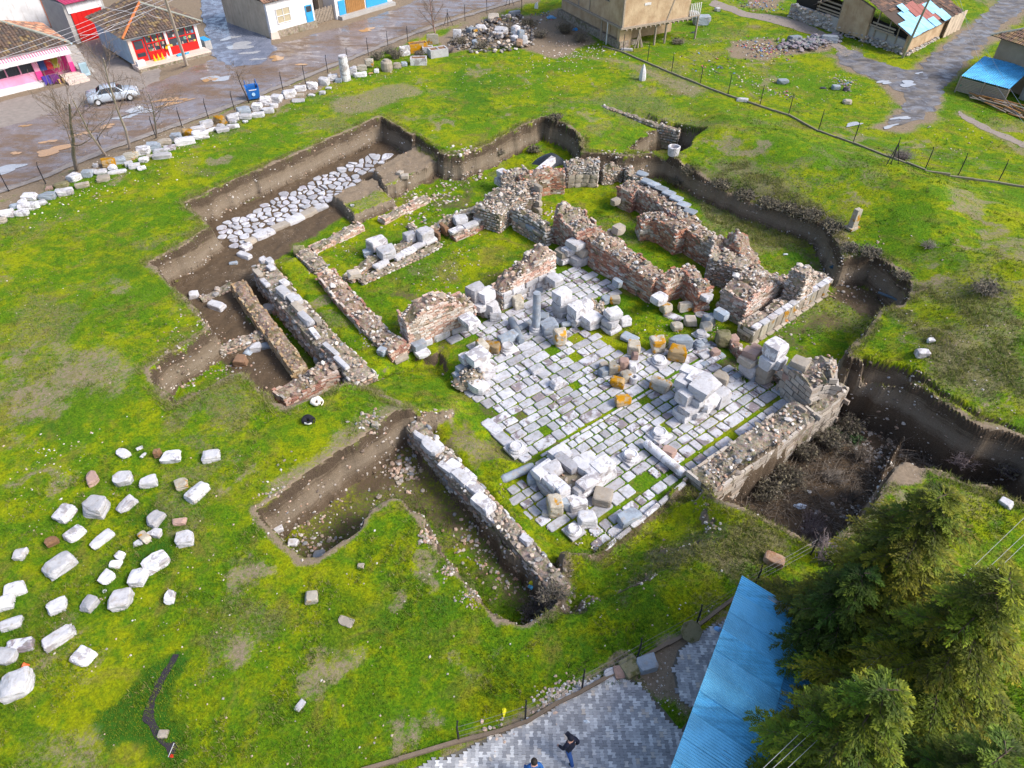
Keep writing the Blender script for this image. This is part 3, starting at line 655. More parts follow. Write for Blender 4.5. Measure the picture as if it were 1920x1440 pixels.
w, run, o0 = ruin_wall('low back row of rubble and marble on the middle lawn, carrying two big white blocks', [(652,516,-1.45),(700,482,-1.45),(760,452,-1.4),(800,432,-1.4),(850,402,-1.25),(905,382,-1.0)], .75, -2.0, 't', 'rubble', 'palerubble', .07, 20, course=.2, brick=.35, density=14)
w, run, o0 = ruin_wall('low front row of rubble edged with marble slabs on the middle lawn', [(676,522,-1.6),(720,502,-1.6),(780,475,-1.6),(822,452,-1.6)], .65, -2.0, 't', 'rubble', 'palerubble', .05, 21, course=.18, brick=.3, density=9)
for k, (px, py, L_) in enumerate([(716,500,1.3),(748,485,.9),(766,475,1.2),(786,465,1.0),(806,455,1.1)]): dressed(w, o0, px, py-4, -1.62, (L_, .6, .25), A1+.1, 'marble', k)
w, run, o0 = ruin_wall('low stub with marble kerb left of rubble terrace on lawn', [(850,440,-1.6),(880,428,-1.6),(908,412,-1.6)], .8, -2.0, 't', 'brick', 'palerubble', .05, 22, density=8)
for k, (px, py, L_) in enumerate([(856,434,1.2),(882,424,1.3),(902,412,1.1)]): dressed(w, o0, px, py-2, -1.6, (L_, .6, .28), A1, 'marble', k+3)
ruin_wall('short rubble spur joining back row of blocks on lawn', [(768,418,-1.6),(782,430,-1.55),(790,440,-1.5)], .55, -2.0, 't', 'palerubble', 'palerubble', .06, 23)

# --- upper middle
w, run, o0 = ruin_wall('wide rubble terrace wall above the middle lawn with pale cut edge', [(912,392,-.3),(940,366,-.1),(975,350,.1),(1006,346,.15)], 2.4, -2.0, 't', 'rubble', 'rubble', .1, 24, course=.2, brick=.3, density=26)
for k in range(4): dressed(w, o0, 1008, 352+k*14, .0-.5*k, (.8, .35, .48), A2, 'pale', k)
ruin_wall('thin plastered wall running down from rubble terrace to the brick wall', [(966,384,-.2),(990,398,-.35),(1012,412,-.45),(1030,424,-.4)], .7, -2.0, 't', 'stones', 'rubble', .08, 25, course=.25, brick=.5)
w, run, o0 = ruin_wall('low ledge of marble blocks at foot of thin plastered wall', [(968,412,-1.3),(990,426,-1.3),(1016,440,-1.3)], .7, -2.0, 't', 'rubble', 'stones', .04, 26, course=.2, brick=.35, density=6)
for k, (px, py) in enumerate([(970,410),(983,418),(997,427),(1010,436)]): dressed(w, o0, px, py, -1.34, (1.0, .55, .3), A2, 'pale' if k % 2 else 'grey', k)
w, run, o0 = ruin_wall('tall red brick wall with pale rubble top dividing lawn from paved hall', [(1116,438,.15),(1136,450,.25),(1160,466,.1),(1190,486,.05),(1216,502,-.05),(1238,516,-.1)], 1.5, -2.0, 't', 'redbrick', 'rubble', .12, 27, core='core_brick', density=24)
ruin_wall('jagged rubble peak rising at upper end of the tall red brick wall', [(1042,396,.1),(1056,382,.75),(1070,388,.7),(1086,412,.35),(1104,432,.1)], 2.1, -2.0, 't', 'brick', 'rubble', .2, 271, core='core_rubble', density=26)
for k in range(3): dressed(w, o0, 1236, 560, -2+k*.55, (.95, .8, .53), A1, 'marble', k)
for k in range(2): dressed(w, o0, 1158, 530, -2+k*.5, (.75, .45, .48), A2, 'grey', k)
ruin_wall('short red brick return beside the pale corner of tall brick wall', [(1240,526,-.1),(1262,512,-.05),(1282,502,.05)], .9, -2.0, 't', 'redbrick', 'rubble', .1, 281, core='core_brick', density=22)
w, run, o0 = ruin_wall('red brick end wall with pale quoin facing the small lawn', [(1284,500,.05),(1304,510,.1),(1324,540,-.15)], 1.05, -2.0, 't', 'redbrick', 'rubble', .12, 28, core='core_brick', density=22)
for k in range(3): dressed(w, o0, 1322, 556, -2+k*.5, (.85, .7, .48), A2, 'marble', k+4)

w, run, o0 = ruin_wall('low rubble spur behind the tall red brick wall with a grey block', [(1140,432,.2),(1158,446,0),(1168,462,-.2)], .9, -2.0, 't', 'brick', 'rubble', .1, 31)
dressed(w, o0, 1160, 430, .05, (.8, .7, .6), A1, 'pale', 2)
ruin_wall('orange brick vault fragment left of marble faced niche', [(976,330,-.2),(1000,322,.0),(1030,318,-.1),(1058,322,-.3)], 1.1, -2.0, 't', 'redbrick', 'redbrick', .12, 32, core='core_brick', density=10)
w, run, o0 = ruin_wall('rubble niche wall faced with small square grey blocks', [(1062,306,-.1),(1090,300,.05),(1122,302,.0)], 1.3, -2.0, 't', 'stones', 'rubble', .08, 33, dado=3, dado_len=.62, dado_h=.38, density=22, dado_mat='pale')
w, run, o0 = ruin_wall('low white faced rubble lump at left end of orange vault', [(940,330,-.6),(960,322,-.3),(985,314,-.2)], 1.0, -2.0, 't', 'rubble', 'rubble', .12, 34)
dressed(w, o0, 942, 326, -.9, (.9, .7, .6), A2, 'marble', 3); dressed(w, o0, 938, 340, -1.5, (.9, .7, .55), A2, 'marble', 5)
ruin_wall('small mossy rubble wall in front of the sloping top lawn', [(1130,312,-.5),(1150,306,-.4),(1172,302,-.5)], .8, -2.0, 't', 'rubble', 'rubble', .15, 35)
ruin_wall('field stone revetment under the turf on the sunk top lawn', [(1128,196,-.05),(1180,214,-.1),(1230,230,-.1),(1275,240,-.15)], .5, -1.6, 't', 'rubble', 'rubble', .05, 36, course=.22, brick=.3, sides=(-1,), density=6, below=.6, name='stone_revetment')
ruin_wall('low curved rubble wall at lower lip of sunk corner', [(1176,300,-.6),(1182,320,-.7),(1204,330,-.8)], .6, -2.2, 't', 'rubble', 'palerubble', .1, 37)

# --- upper right
w, run, o0 = ruin_wall('curving upper right wall capped with long grey marble slabs', [(1172,352,-.1),(1196,338,.0),(1222,352,.1),(1250,372,.1),(1280,396,.05),(1300,420,0)], 1.5, -2.0, 't', 'brick', 'rubble', .1, 38, core='core_brick', density=20)
for k, (px, py) in enumerate([(1203,326),(1214,340),(1226,346),(1240,354),(1254,362),(1268,372),(1282,384),(1294,396)]): dressed(w, o0, px, py, .08, (.95, .75, .16), A2+.15, 'grey', k)
for k in range(4): dressed(w, o0, 1154, 378, -2+k*.48, (.5, .7, .46), A2, 'pale', k)
w, run, o0 = ruin_wall('middle brick buttress with small arch scars on upper right wall', [(1200,410,-.5),(1222,402,-.2),(1250,408,-.1),(1282,428,.0)], 1.3, -2.0, 't', 'redbrick', 'rubble', .1, 39, core='core_brick', density=22)
w, run, o0 = ruin_wall('long right brick and rubble wall with a tall knob on it', [(1300,425,-.1),(1330,446,-.1),(1362,454,.2),(1382,432,1.1),(1394,440,1.0),(1402,470,.0),(1412,492,-.35)], 1.35, -2.0, 't', 'redbrick', 'rubble', .12, 40, core='core_brick', density=24)
w, run, o0 = ruin_wall('rubble block with three grey pilasters facing the small lawn', [(1336,470,.2),(1366,476,.2),(1400,492,.0)], 1.7, -2.0, 't', 'rubble', 'rubble', .1, 41, density=26)
for k, (px, py) in enumerate([(1336,500),(1372,505),(1394,510)]):
    for j in range(2): dressed(w, o0, px, py, -1.9+j*.7, (.7, .6, .66), A1, 'grey', k)
ruin_wall('rough wall of exposed rubble joining pilasters to the right tower', [(1415,498,-.3),(1440,510,-.4),(1470,518,-.5),(1490,516,-.5)], .9, -2.0, 't', 'rubble', 'rubble', .12, 42)
w, run, o0 = ruin_wall('small rubble tower at right end beside the bare hollow', [(1498,512,1.1),(1510,494,1.5),(1522,500,1.0)], 1.1, -2.0, 't', 'palerubble', 'palerubble', .15, 43)
w, run, o0 = ruin_wall('pink brick block with hollow rubble crown behind the scattered column drums', [(1366,598,2.1),(1390,582,2.3),(1416,566,2.15),(1438,552,1.5)], 2.0, -2.0, 'b', 'mixed', 'palerubble', .14, 44, core='core_brick', density=26)
for k in range(3): dressed(w, o0, 1352, 590, -2+k*.6, (.9, .6, .58), A2, 'grey', k)
w, run, o0 = ruin_wall('outer marble faced wall with ochre stained slabs and white coping', [(1390,642,1.3),(1440,610,1.35),(1490,576,1.4),(1534,548,1.5)], 1.0, -2.2, 'b', 'ashlar', 'palerubble', .05, 45, density=22, dado=0, course=.34, brick=.8, proud=0)
for k in range(11):
    u = run.L*(k+.5)/11; x, y, a = run.p(u, -.58)
    centred_block(w, 'facing_slab', (x-o0[0], y-o0[1], .30), (run.L/11*.97, .16, 1.0), a, 'lichen' if k % 3 else 'pale', k)
    x, y, a = run.p(u, -.50); centred_block(w, 'coping', (x-o0[0], y-o0[1], 1.31), (run.L/11*.98, .42, .16), a, 'marble', k)
    x, y, a = run.p(u, -.66); centred_block(w, 'plinth', (x-o0[0], y-o0[1], -.02), (run.L/11*.98, .34, .32), a, 'pale', k)

# --- paved hall
w, run, o0 = ruin_wall('left pink brick wall stump with rounded top on marble footing', [(762,648,2.0),(785,640,2.75),(815,628,2.85),(846,616,2.6),(872,606,2.0),(884,602,1.7)], 1.35, -2.0, 'b', 'mixed', 'palerubble', .10, 46, core='core_brick', density=22, dado=1, dado_h=.5, dado_len=1.3)
for k in range(4): dressed(w, o0, 880, 602, -2+k*.5, (.95, 1.2, .48), A1, 'marble', k+2)
dressed(w, o0, 786, 650, -2+.02, (.9, .6, .7), A1, 'grey', 3); dressed(w, o0, 748, 668, -2, (1.1, .9, .3), A1, 'pale', 1); dressed(w, o0, 792, 662, -2, (.9, .7, .3), A1, 'marble', 2)
w, run, o0 = ruin_wall('right pink brick wall stump on three courses of marble by the hall', [(932,574,1.6),(950,565,2.2),(985,548,2.6),(1012,535,3.0),(1028,527,2.6)], 1.2, -2.0, 'b', 'mixed', 'palerubble', .12, 47, core='core_brick', density=22, dado=3, dado_h=.44, dado_len=.9)
for k in range(4): dressed(w, o0, 1040, 524, -2+k*.46, (.8, 1.0, .44), A1, 'marble', k+2)
w, run, o0 = ruin_wall('doorway jamb of stacked white marble between the pink brick walls', [(902,592,1.5),(918,582,1.6)], .7, -2.0, 'b', 'stones', 'stones', .03, 48, density=2, dado=0, name='door_jamb')
for k, (px, py, z, s) in enumerate([(893,548,-.7,(1.15,.9,.95)),(912,552,-.6,(1.1,.85,.7)),(902,572,-1.2,(1.1,.9,.5)),(884,580,-1.9,(.8,.8,.6)),(920,575,-1.5,(.8,.8,.8))]): dressed(w, o0, px, py, z, s, A1+.1*k, 'marble', k)

# --- lower right
w, run, o0 = ruin_wall('long retaining wall with rubble top above the deep dark pit', [(1314,902,-1.15),(1372,862,-1.15),(1432,820,-1.1),(1490,776,-1.0),(1512,762,-.9)], 1.75, -3.6, 't', 'ashlar', 'rubble', .07, 49, course=.36, brick=.8, density=30, trock=(.05, .15), sides=(-1, 1), proud=.0)
ruin_wall('narrow outer shell of retaining wall joining it to the round tower', [(1512,776,-1.0),(1548,750,-.8),(1584,720,-.5)], .7, -3.6, 't', 'ashlar', 'rubble', .06, 50, course=.36, brick=.8, proud=.0)
w, run, o0 = ruin_wall('tower stump of grey and brown squared blocks with rubble crown', [(1500,706,.1),(1524,692,.35),(1550,688,.3),(1568,698,.05)], 2.2, -2.0, 't', 'ashlar', 'rubble', .12, 51, course=.36, brick=.55, density=24, proud=.06)
for k, (px, py, z) in enumerate([(1474,730,-2.0),(1478,718,-1.45),(1484,706,-.9),(1492,692,-.35),(1500,682,.05),(1490,738,-2.0),(1512,720,-1.0),(1520,742,-1.5),(1508,732,-1.5)]): dressed(w, o0, px, py, z, (.95, .8, .52), A2+.2, ('grey', 'pale', 'pink')[k % 3], k)
w, run, o0 = ruin_wall('low broken wall with red bricks between mossy boulder and marble piers', [(1372,650,.5),(1384,668,.7),(1402,682,.8)], .6, -2.0, 'b', 'brick', 'palerubble', .1, 52, core='core_brick')
w, run, o0 = ruin_wall('rubble filled wall between twin marble piers and the tower stump', [(1452,706,.7),(1470,716,.6),(1486,722,.6)], .8, -2.0, 'b', 'rubble', 'rubble', .1, 53)

# --- lower left
w, run, o0 = ruin_wall('long lower left wall topped by large white blocks above the open trench', [(776,790,-.75),(800,818,-.7),(840,862,-.7),(880,905,-.7),(930,958,-.75),(980,1018,-.85),(1030,1075,-.9),(1052,1100,-.95)], .92, -2.3, 't', 'rubble', 'palerubble', .06, 54, course=.2, brick=.4, density=22)
for k, (px, py, s) in enumerate([(806,838,(1.3,.6,.42)),(822,838,(.7,.5,.35)),(866,896,(1.1,.6,.4)),(878,893,(.9,.45,.35)),(889,915,(1.0,.55,.35)),(906,945,(1.2,.7,.5)),(926,972,(1.2,.7,.7)),(850,872,(.7,.6,.3)),(986,1012,(.6,.4,.3)),(840,880,(1.2,.4,.3)),(790,822,(1.2,.3,.35))]): dressed(w, o0, px, py, -.85 if k != 6 else -1.6, s, A2+.02*k, 'marble', k)

# --- piers of the hall: stacks of blocks
def pier(label, blocks, group='marble piers in the paved hall', fill=None, name='marble_pier'):
    """blocks: (px, py, level, size, turn, material)"""
    ps = [at(b[0], b[1], b[2]+b[3][2]/2) for b in blocks]; c = np.mean(ps, 0); o0 = np.array([c[0], c[1], -1.95])
    root = thing(name, label, 'pier', o0, 0, group)
    for k, (b, p) in enumerate(zip(blocks, ps)):
        centred_block(root, 'block', (p[0]-o0[0], p[1]-o0[1], b[2]-o0[2]), b[3], b[4], b[5] if len(b) > 5 else 'marble', k+len(blocks))
    if fill:
        rng = np.random.default_rng(len(blocks)); mb = MB()
        for px, py, z, r, n in fill:
            q = at(px, py, z)
            mb.add(ICO1[0]*np.array([r, r, max(z+2.0, .2)/2])*.92+np.array([q[0], q[1], (z-2.0)/2]), ICO1[1], (.24, .20, .13))
            for _ in range(n):
                t = rng.uniform(0, 6.28); d = r*rng.random()**.5; rock_to(mb, rng, (q[0]+d*math.cos(t), q[1]+d*math.sin(t), z-.25*(d/r)**2+rng.uniform(-.05, .08)), rng.uniform(.06, .15), pick(rng, 'rubble'), .8)
        mb.build('rubble_fill', MAT['stuff'], root, origin=o0)['kind'] = 'stuff'
    return root
Z0 = -1.95
pier('left pier of stacked white blocks at edge of the paved hall', [(895,668,-.95,(1.3,1.15,.6),A1),(904,684,Z0+.5,(1.0,1.0,.48),A1),(910,700,Z0,(1.0,.9,.5),A1),(893,722,Z0+.1,(1.5,.85,.6),A2+.1),(872,672,-1.2,(.6,.7,.5),A1,'marble'),(868,690,-1.7,(.9,.5,.4),A1,'grey'),(862,702,-1.9,(.8,.5,.35),A1,'grey')], fill=[(885,700,-1.1,.75,60),(868,712,-1.5,.7,45)])
pier('square pier with rubble heart and marble casing at front of the hall', [
 (1020,882,Z0+.55,(1.25,.8,.5),A1),(1036,880,Z0+.55,(1.0,.75,.52),A1),(1062,868,Z0+.55,(1.4,.6,.45),A2+.05,'slab'),(1052,852,Z0+.4,(1.1,1.0,.4),A1),(1098,868,Z0+.5,(1.3,1.1,.5),A1),(1130,874,Z0+.55,(1.2,.9,.5),A1),(1120,884,Z0+.5,(1.3,.7,.5),A1),(1034,902,Z0+.55,(1.2,.7,.45),A2),(1050,914,Z0+.5,(.9,.6,.5),A2),(1104,905,Z0+.55,(1.3,.7,.45),A1),(1090,916,Z0+.35,(.95,.55,.5),A1),
 (1014,895,Z0,(1.3,.7,.55),A2),(1030,916,Z0,(1.3,.7,.55),A2),(1046,934,Z0,(1.0,.7,.5),A2),(1134,890,Z0,(1.3,.7,.55),A1),(1112,908,Z0,(1.3,.7,.55),A1),(1092,925,Z0,(1.1,.7,.5),A1)], fill=[(1078,888,-1.4,1.15,70)])
pier('tall marble pier with leaning boulders right of hall centre', [
 (1300,700,-.2,(1.6,.7,.35),A2+.25),(1282,716,-.5,(.9,.8,.55),A1+.2),(1302,712,-.35,(.95,.75,.55),.9),(1322,726,-.45,(1.7,1.2,.7),A1+.1),(1286,742,-1.05,(.9,.9,.85),A1),(1310,752,-1.0,(.8,.7,.5),A1),(1294,764,-1.35,(1.2,.9,.42),A1),(1326,752,-1.25,(1.5,1.1,.5),A1),
 (1284,772,Z0,(1.2,1.0,.6),A1),(1310,765,Z0,(1.5,1.1,.62),A1),(1334,745,Z0,(1.5,1.1,.65),A1),(1290,728,Z0,(1.2,1.0,.75),A1),(1352,746,Z0,(1.0,.7,1.05),A1)], fill=[(1306,738,-.75,.9,25)])
pier('group of low square marble bases behind standing column', [
 (1054,554,-.9,(1.15,1.0,.8),A1),(1054,572,-1.5,(1.1,1.0,.6),A1),(1056,584,Z0,(1.15,1.0,.5),A1),(1082,580,-1.25,(1.0,.95,.75),A1),(1098,572,-1.1,(.8,.8,.6),A1),(1083,598,Z0,(1.15,1.0,.65),A1),(1108,596,-1.5,(1.15,1.05,.5),A1),(1108,606,Z0,(1.2,1.1,.4),A1),(1150,588,-1.0,(1.0,.9,.5),.4),(1146,604,-1.55,(.95,.9,.5),A1),(1146,614,Z0,(1.15,1.05,.3),A1)], fill=[(1112,572,-1.0,1.0,80),(1130,586,-1.2,.6,40)])
pier('twin upright marble piers with pinkish blocks at right edge of hall', [
 (1408,662,-.55,(.9,.7,.45),A2+.2,'pink'),(1418,656,-.5,(.8,.6,.4),A2,'pink'),(1402,676,-.95,(1.0,.8,.45),A2,'pale'),(1404,690,Z0+.35,(1.1,.8,.7),A2,'marble'),(1408,700,Z0,(1.0,.8,.4),A2,'grey')])
pier('tallest upright marble pier with a big white cube on top', [(1454,654,.05,(1.15,1.05,.85),A1,'marble'),(1442,678,-.7,(.95,.85,.75),A1,'marble'),(1436,694,-1.35,(.95,.85,.7),A1,'pale'),(1432,706,Z0,(.95,.85,.62),A1,'pale'),(1458,678,-.7,(.8,.8,.75),A1,'marble')])
pier('corner pier of big pale blocks at upper end of the paved hall', [(1079,458,-.78,(1.25,.95,.5),A2),(1092,470,-1.28,(1.1,1.0,.5),A2,'pale'),(1066,470,-1.28,(.9,.8,.5),A1,'marble'),(1082,486,Z0,(1.3,1.1,.66),A2),(1054,474,-1.45,(1.0,.8,.45),A2,'pale'),(1054,486,Z0,(1.1,.9,.5),A2,'marble'),(1103,480,Z0,(.9,.9,.66),A2,'pale')], fill=[(1076,462,-.9,.6,20)])
# ------------------------------------------------------------------ paved hall floor
def inside(poly, x, y): return float(sdf(poly, np.array([x]), np.array([y]))[0])
HALL = [W([(a, b, -1.95) for a, b in q]) for q in (
 [(903,772),(872,735),(900,690),(905,655),(965,622),(1000,612),(1100,612),(1162,655),(1230,650),(1290,640),(1345,640),(1352,668),(1382,700),(1440,712),(1490,742),(1478,768),(1290,902),(1122,1038),(1085,995),(1062,1000),(1005,990),(985,975),(950,940),(945,925),(990,895),(1008,868),(985,855)],
 [(838,634),(905,597),(955,575),(1040,520),(1052,506),(1095,498),(1172,540),(1150,560),(1110,560),(1060,600),(1000,630),(960,655),(920,650),(885,668)])]
def in_hall(x, y): return max(inside(HALL[0], x, y), inside(HALL[1], x, y))
def slab_unit(k):
    r = np.random.default_rng(900+k); q = np.array([(-.5,-.5),(.5,-.5),(.5,.5),(-.5,.5)])+r.uniform(-.035, .035, (4, 2)); P = []
    for i in range(4):
        a, b = q[i-1]-q[i], q[(i+1) % 4]-q[i]; c = r.uniform(.05, .13)
        P += [q[i]+a*c, q[i]+b*c*r.uniform(.6, 1.2)]
    mb = MB(); z = r.uniform(-.06, .06, 8); n = 8; P = np.array(P)
    V = [(x, y, 0) for x, y in P]+[(x, y, .75+z[i]) for i, (x, y) in enumerate(P)]+[(x*.93, y*.93, 1+z[i]) for i, (x, y) in enumerate(P)]
    F = [(i, (i+1) % n, n+(i+1) % n, n+i) for i in range(n)]+[(n+i, n+(i+1) % n, 2*n+(i+1) % n, 2*n+i) for i in range(n)]+[tuple(range(2*n, 3*n))]
    return V, F
SLABS = [slab_unit(k) for k in range(24)]
hall = put('hall_floor', None); hall['kind'] = 'structure'
ca, sa = math.cos(A1), math.sin(A1)
HP = np.array(HALL[0]+HALL[1]); UV = np.stack([HP[:, 0]*ca+HP[:, 1]*sa, -HP[:, 0]*sa+HP[:, 1]*ca], 1)
u0, v0 = UV.min(0); u1, v1 = UV.max(0)
gr = []                                            # the two straight drains
for px, py in ((1130,780), (1395,790)):
    q = at(px, py, -1.95); gr.append(-q[0]*sa+q[1]*ca)
rng = np.random.default_rng(31); cells = []
v = v0
while v < v1:
    h = rng.uniform(.46, .74)
    for g in gr:
        if v < g-.07 < v+h: h = max(g-.07-v, .1)
        elif g-.07 <= v < g+.07: v = g+.07
    u = u0-rng.uniform(0, .8)
    while u < u1:
        l = rng.uniform(.42, .95) if rng.random() < .8 else rng.uniform(.95, 1.35)
        uc, vc = u+l/2, v+h/2; x, y = uc*ca-vc*sa, uc*sa+vc*ca
        if h > .2 and in_hall(x, y) > .12 and rng.random() > .05: cells.append((x, y, l, h))
        u += l
    v += h
cells.sort(key=lambda c: -c[2]*c[3]*ppm((c[0], c[1], -1.95))**2)
rest = MB(); SM = [tomesh('slab', s, MAT['slab']) for s in SLABS]
def slab_obj(x, y, l, h, rz, k, parent, lift=0.0):
    rot = (rng.uniform(-.022, .022), rng.uniform(-.022, .022), rz+rng.uniform(-.03, .03))
    return put('slab', SM[k % 24], parent, (x, y, -2.03+lift), 0, (l-.085, h-.085, .105+rng.uniform(-.02, .02)), rot)
for k, (x, y, l, h) in enumerate(cells):
    if k < 292: slab_obj(x, y, l, h, A1, int(rng.integers(24)), hall)
    else:
        V, F = SLABS[int(rng.integers(24))]; rest.add((np.array(V)*np.array([l-.08, h-.08, .10]))@rotz(A1).T+np.array([x, y, -2.03]), F)
rest.build('small_slabs', MAT['slab'], hall)['kind'] = 'stuff'
for px, py, l, h, rz in ((922,800,1.35,.75,A2),(940,818,1.2,.75,A2),(960,836,1.3,.75,A2),(978,852,1.1,.72,A2)): # border strip
    q = at(px, py, -1.9); slab_obj(q[0], q[1], l, h, rz, int(rng.integers(24)), hall, .05)
rest = MB()                                                            # crumbs and earth in the joints
rs = np.random.default_rng(8)
for _ in range(1500):
    c = cells[rs.integers(len(cells))]; x = c[0]+rs.uniform(-.6, .6); y = c[1]+rs.uniform(-.6, .6)
    if vnoise(x, y, 2.2, 5) > .1: rock_to(rest, rs, (x, y, -1.925), rs.uniform(.015, .05), pick(rs, 'rubble'), .6, PEB)
for px, py in ((1480,790),(1440,800),(1400,850),(1350,880),(1440,720),(1120,1000),(1240,880)):
    q = at(px, py, -1.93)
    for _ in range(45): rock_to(rest, rs, (q[0]+rs.normal(0, .55), q[1]+rs.normal(0, .4), -1.92), rs.uniform(.02, .075), pick(rs, 'rubble'), .6)
tag(rest.build('floor_rubble', MAT['stuff']), 'crumbs of stone scattered over the hall floor', 'rubble', None, 'stuff')
# long kerb at the near right edge of the hall
kerb = thing('stone_kerb', 'long white marble kerb along the near right edge of paved hall', 'kerb', on(1200, 970)); k0 = np.array(kerb.location)
a = at(1128, 1036, -1.8); b = at(1285, 905, -1.8); L = np.hypot(*(b-a)[:2]); rz = math.atan2(b[1]-a[1], b[0]-a[0])
for k in range(6):
    p = a+(b-a)*(k+.5)/6; centred_block(kerb, 'block', (p[0]-k0[0], p[1]-k0[1], -1.98-k0[2]), (L/6*.985, .24, .27), rz, 'marble', k)
# narrow sills in the right part of the hall
for lab, pts, n in (('slim marble sill leading from marble pier to the twin piers', ((1305,690),(1358,664)), 5), ('slim marble sill leading from tall pier group to pebble strip', ((1364,715),(1398,694)), 3)):
    a, b = (at(*p, -1.85) for p in pts); L = np.hypot(*(b-a)[:2]); rz = math.atan2(b[1]-a[1], b[0]-a[0]); m = (a+b)/2
    t = thing('marble_sill', lab, 'sill', (m[0], m[1], -2.0))
    for k in range(n):
        p = a+(b-a)*(k+.5)/n; centred_block(t, 'block', (p[0]-m[0], p[1]-m[1], 0), (L/n*.97, .42, .20), rz, 'grey' if k % 3 == 1 else 'marble', k)

# ------------------------------------------------------------------ ancient paved street in the upper left trench
street = put('ancient_street', None); street['kind'] = 'structure'
SP = W([(398,436,-2),(412,424,-2),(520,366,-2),(620,322,-2),(700,290,-2),(745,285,-2),(712,312,-2),(690,330,-2),(640,366,-2),(600,392,-2),(540,418,-2),(480,455,-2),(440,470,-2)])
P = np.array(SP); lo, hi = P.min(0), P.max(0); rs = np.random.default_rng(17); pts = []
sp = .72
for j in range(int((hi[1]-lo[1])/sp)+2):
    for i in range(int((hi[0]-lo[0])/sp)+2): pts.append((lo[0]+(i+.5*(j % 2))*sp+rs.uniform(-.44, .44)*sp, lo[1]+j*sp*.9+rs.uniform(-.44, .44)*sp))
pts = np.array(pts)
for p in pts:
    if inside(SP, p[0], p[1]) < .12 or rs.random() < .04: continue
    cell = [np.array(q) for q in ((p[0]-1, p[1]-1), (p[0]+1, p[1]-1), (p[0]+1, p[1]+1), (p[0]-1, p[1]+1))]
    for q in pts[np.hypot(*(pts-p).T) < 2.0]:
        if q is p or np.allclose(p, q): continue
        m = (p+q)/2; n = q-p; n = n/np.hypot(*n); m = m-n*rs.uniform(.03, .11); out = []
        for i in range(len(cell)):
            a, b = cell[i], cell[(i+1) % len(cell)]; da, db = (a-m)@n, (b-m)@n
            if da <= 0: out.append(a)
            if (da < 0) != (db < 0): out.append(a+(b-a)*da/(da-db))
        cell = out
        if len(cell) < 3: break
    if len(cell) < 3: continue
    sm = []                                                            # round the corners
    for i in range(len(cell)): a, b = cell[i], cell[(i+1) % len(cell)]; sm += [a*.78+b*.22, a*.22+b*.78]
    zt = gz(*p)+.05+rs.uniform(0, .05); mb = MB().prism(sm, zt-.2, zt-.025); Q = np.array(sm); mb.prism(sm, zt-.025, zt, inset=.09)
    mb.build('paving_stone', MAT['road_slab'], street)
kb = thing('street_kerb', 'row of long pale kerb blocks lining the ancient paved street', 'kerb', on(560, 420)); k0 = np.array(kb.location)
for k, (px, py, l, w_, h_) in enumerate([(462,462,.9,.7,.4),(470,450,.9,.6,.4),(494,438,1.7,.9,.45),(526,423,1.5,.7,.4),(552,410,1.5,.85,.45),(578,398,1.5,.75,.42),(602,388,1.2,.6,.35)]):
    p = on(px, py, h_/2); centred_block(kb, 'block', (p[0]-k0[0], p[1]-k0[1], p[2]-.1-k0[2]), (l, w_, h_), A1+.12+.05*(k % 3), ('marble', 'pale')[k % 2], k)

# ------------------------------------------------------------------ draped sheets: road, side street, track, courtyard bed
def drape(name, P, mat, lift, step=.5, edge=.25, seed=0, kind='structure'):
    P = np.array(P); out = []
    for i in range(len(P)):
        a, b = P[i], P[(i+1) % len(P)]; L = np.hypot(*(b-a)); n = max(1, int(L/step)); d = (b-a)/max(L, 1e-6)
        for k in range(n):
            q = a+(b-a)*k/n; w = edge*(vnoise(q[0], q[1], 1.1, seed)+.5*vnoise(q[0], q[1], .35, seed+1)); out.append((q[0]-d[1]*w, q[1]+d[0]*w))
    lo, hi = P.min(0), P.max(0); n0 = len(out)
    X, Y = np.meshgrid(np.arange(lo[0], hi[0], step), np.arange(lo[1], hi[1], step)); s = sdf([tuple(q) for q in out], X, Y)
    inn = [(x, y) for x, y in zip(X[s > step*.4], Y[s > step*.4])]
    vs = [Vector(q) for q in out+inn]
    r = geometry.delaunay_2d_cdt(vs, [(i, (i+1) % n0) for i in range(n0)], [], 1, 1e-5)
    co = np.array([(v.x, v.y) for v in r[0]]); z = gzv(co[:, 0], co[:, 1])+lift
    me = bpy.data.meshes.new(name); me.from_pydata(np.column_stack([co, z]).tolist(), [], [tuple(f) for f in r[2]])
    me.materials.append(mat); me.polygons.foreach_set('use_smooth', [True]*len(me.polygons))
    o = put(name, me); o['kind'] = kind; return o
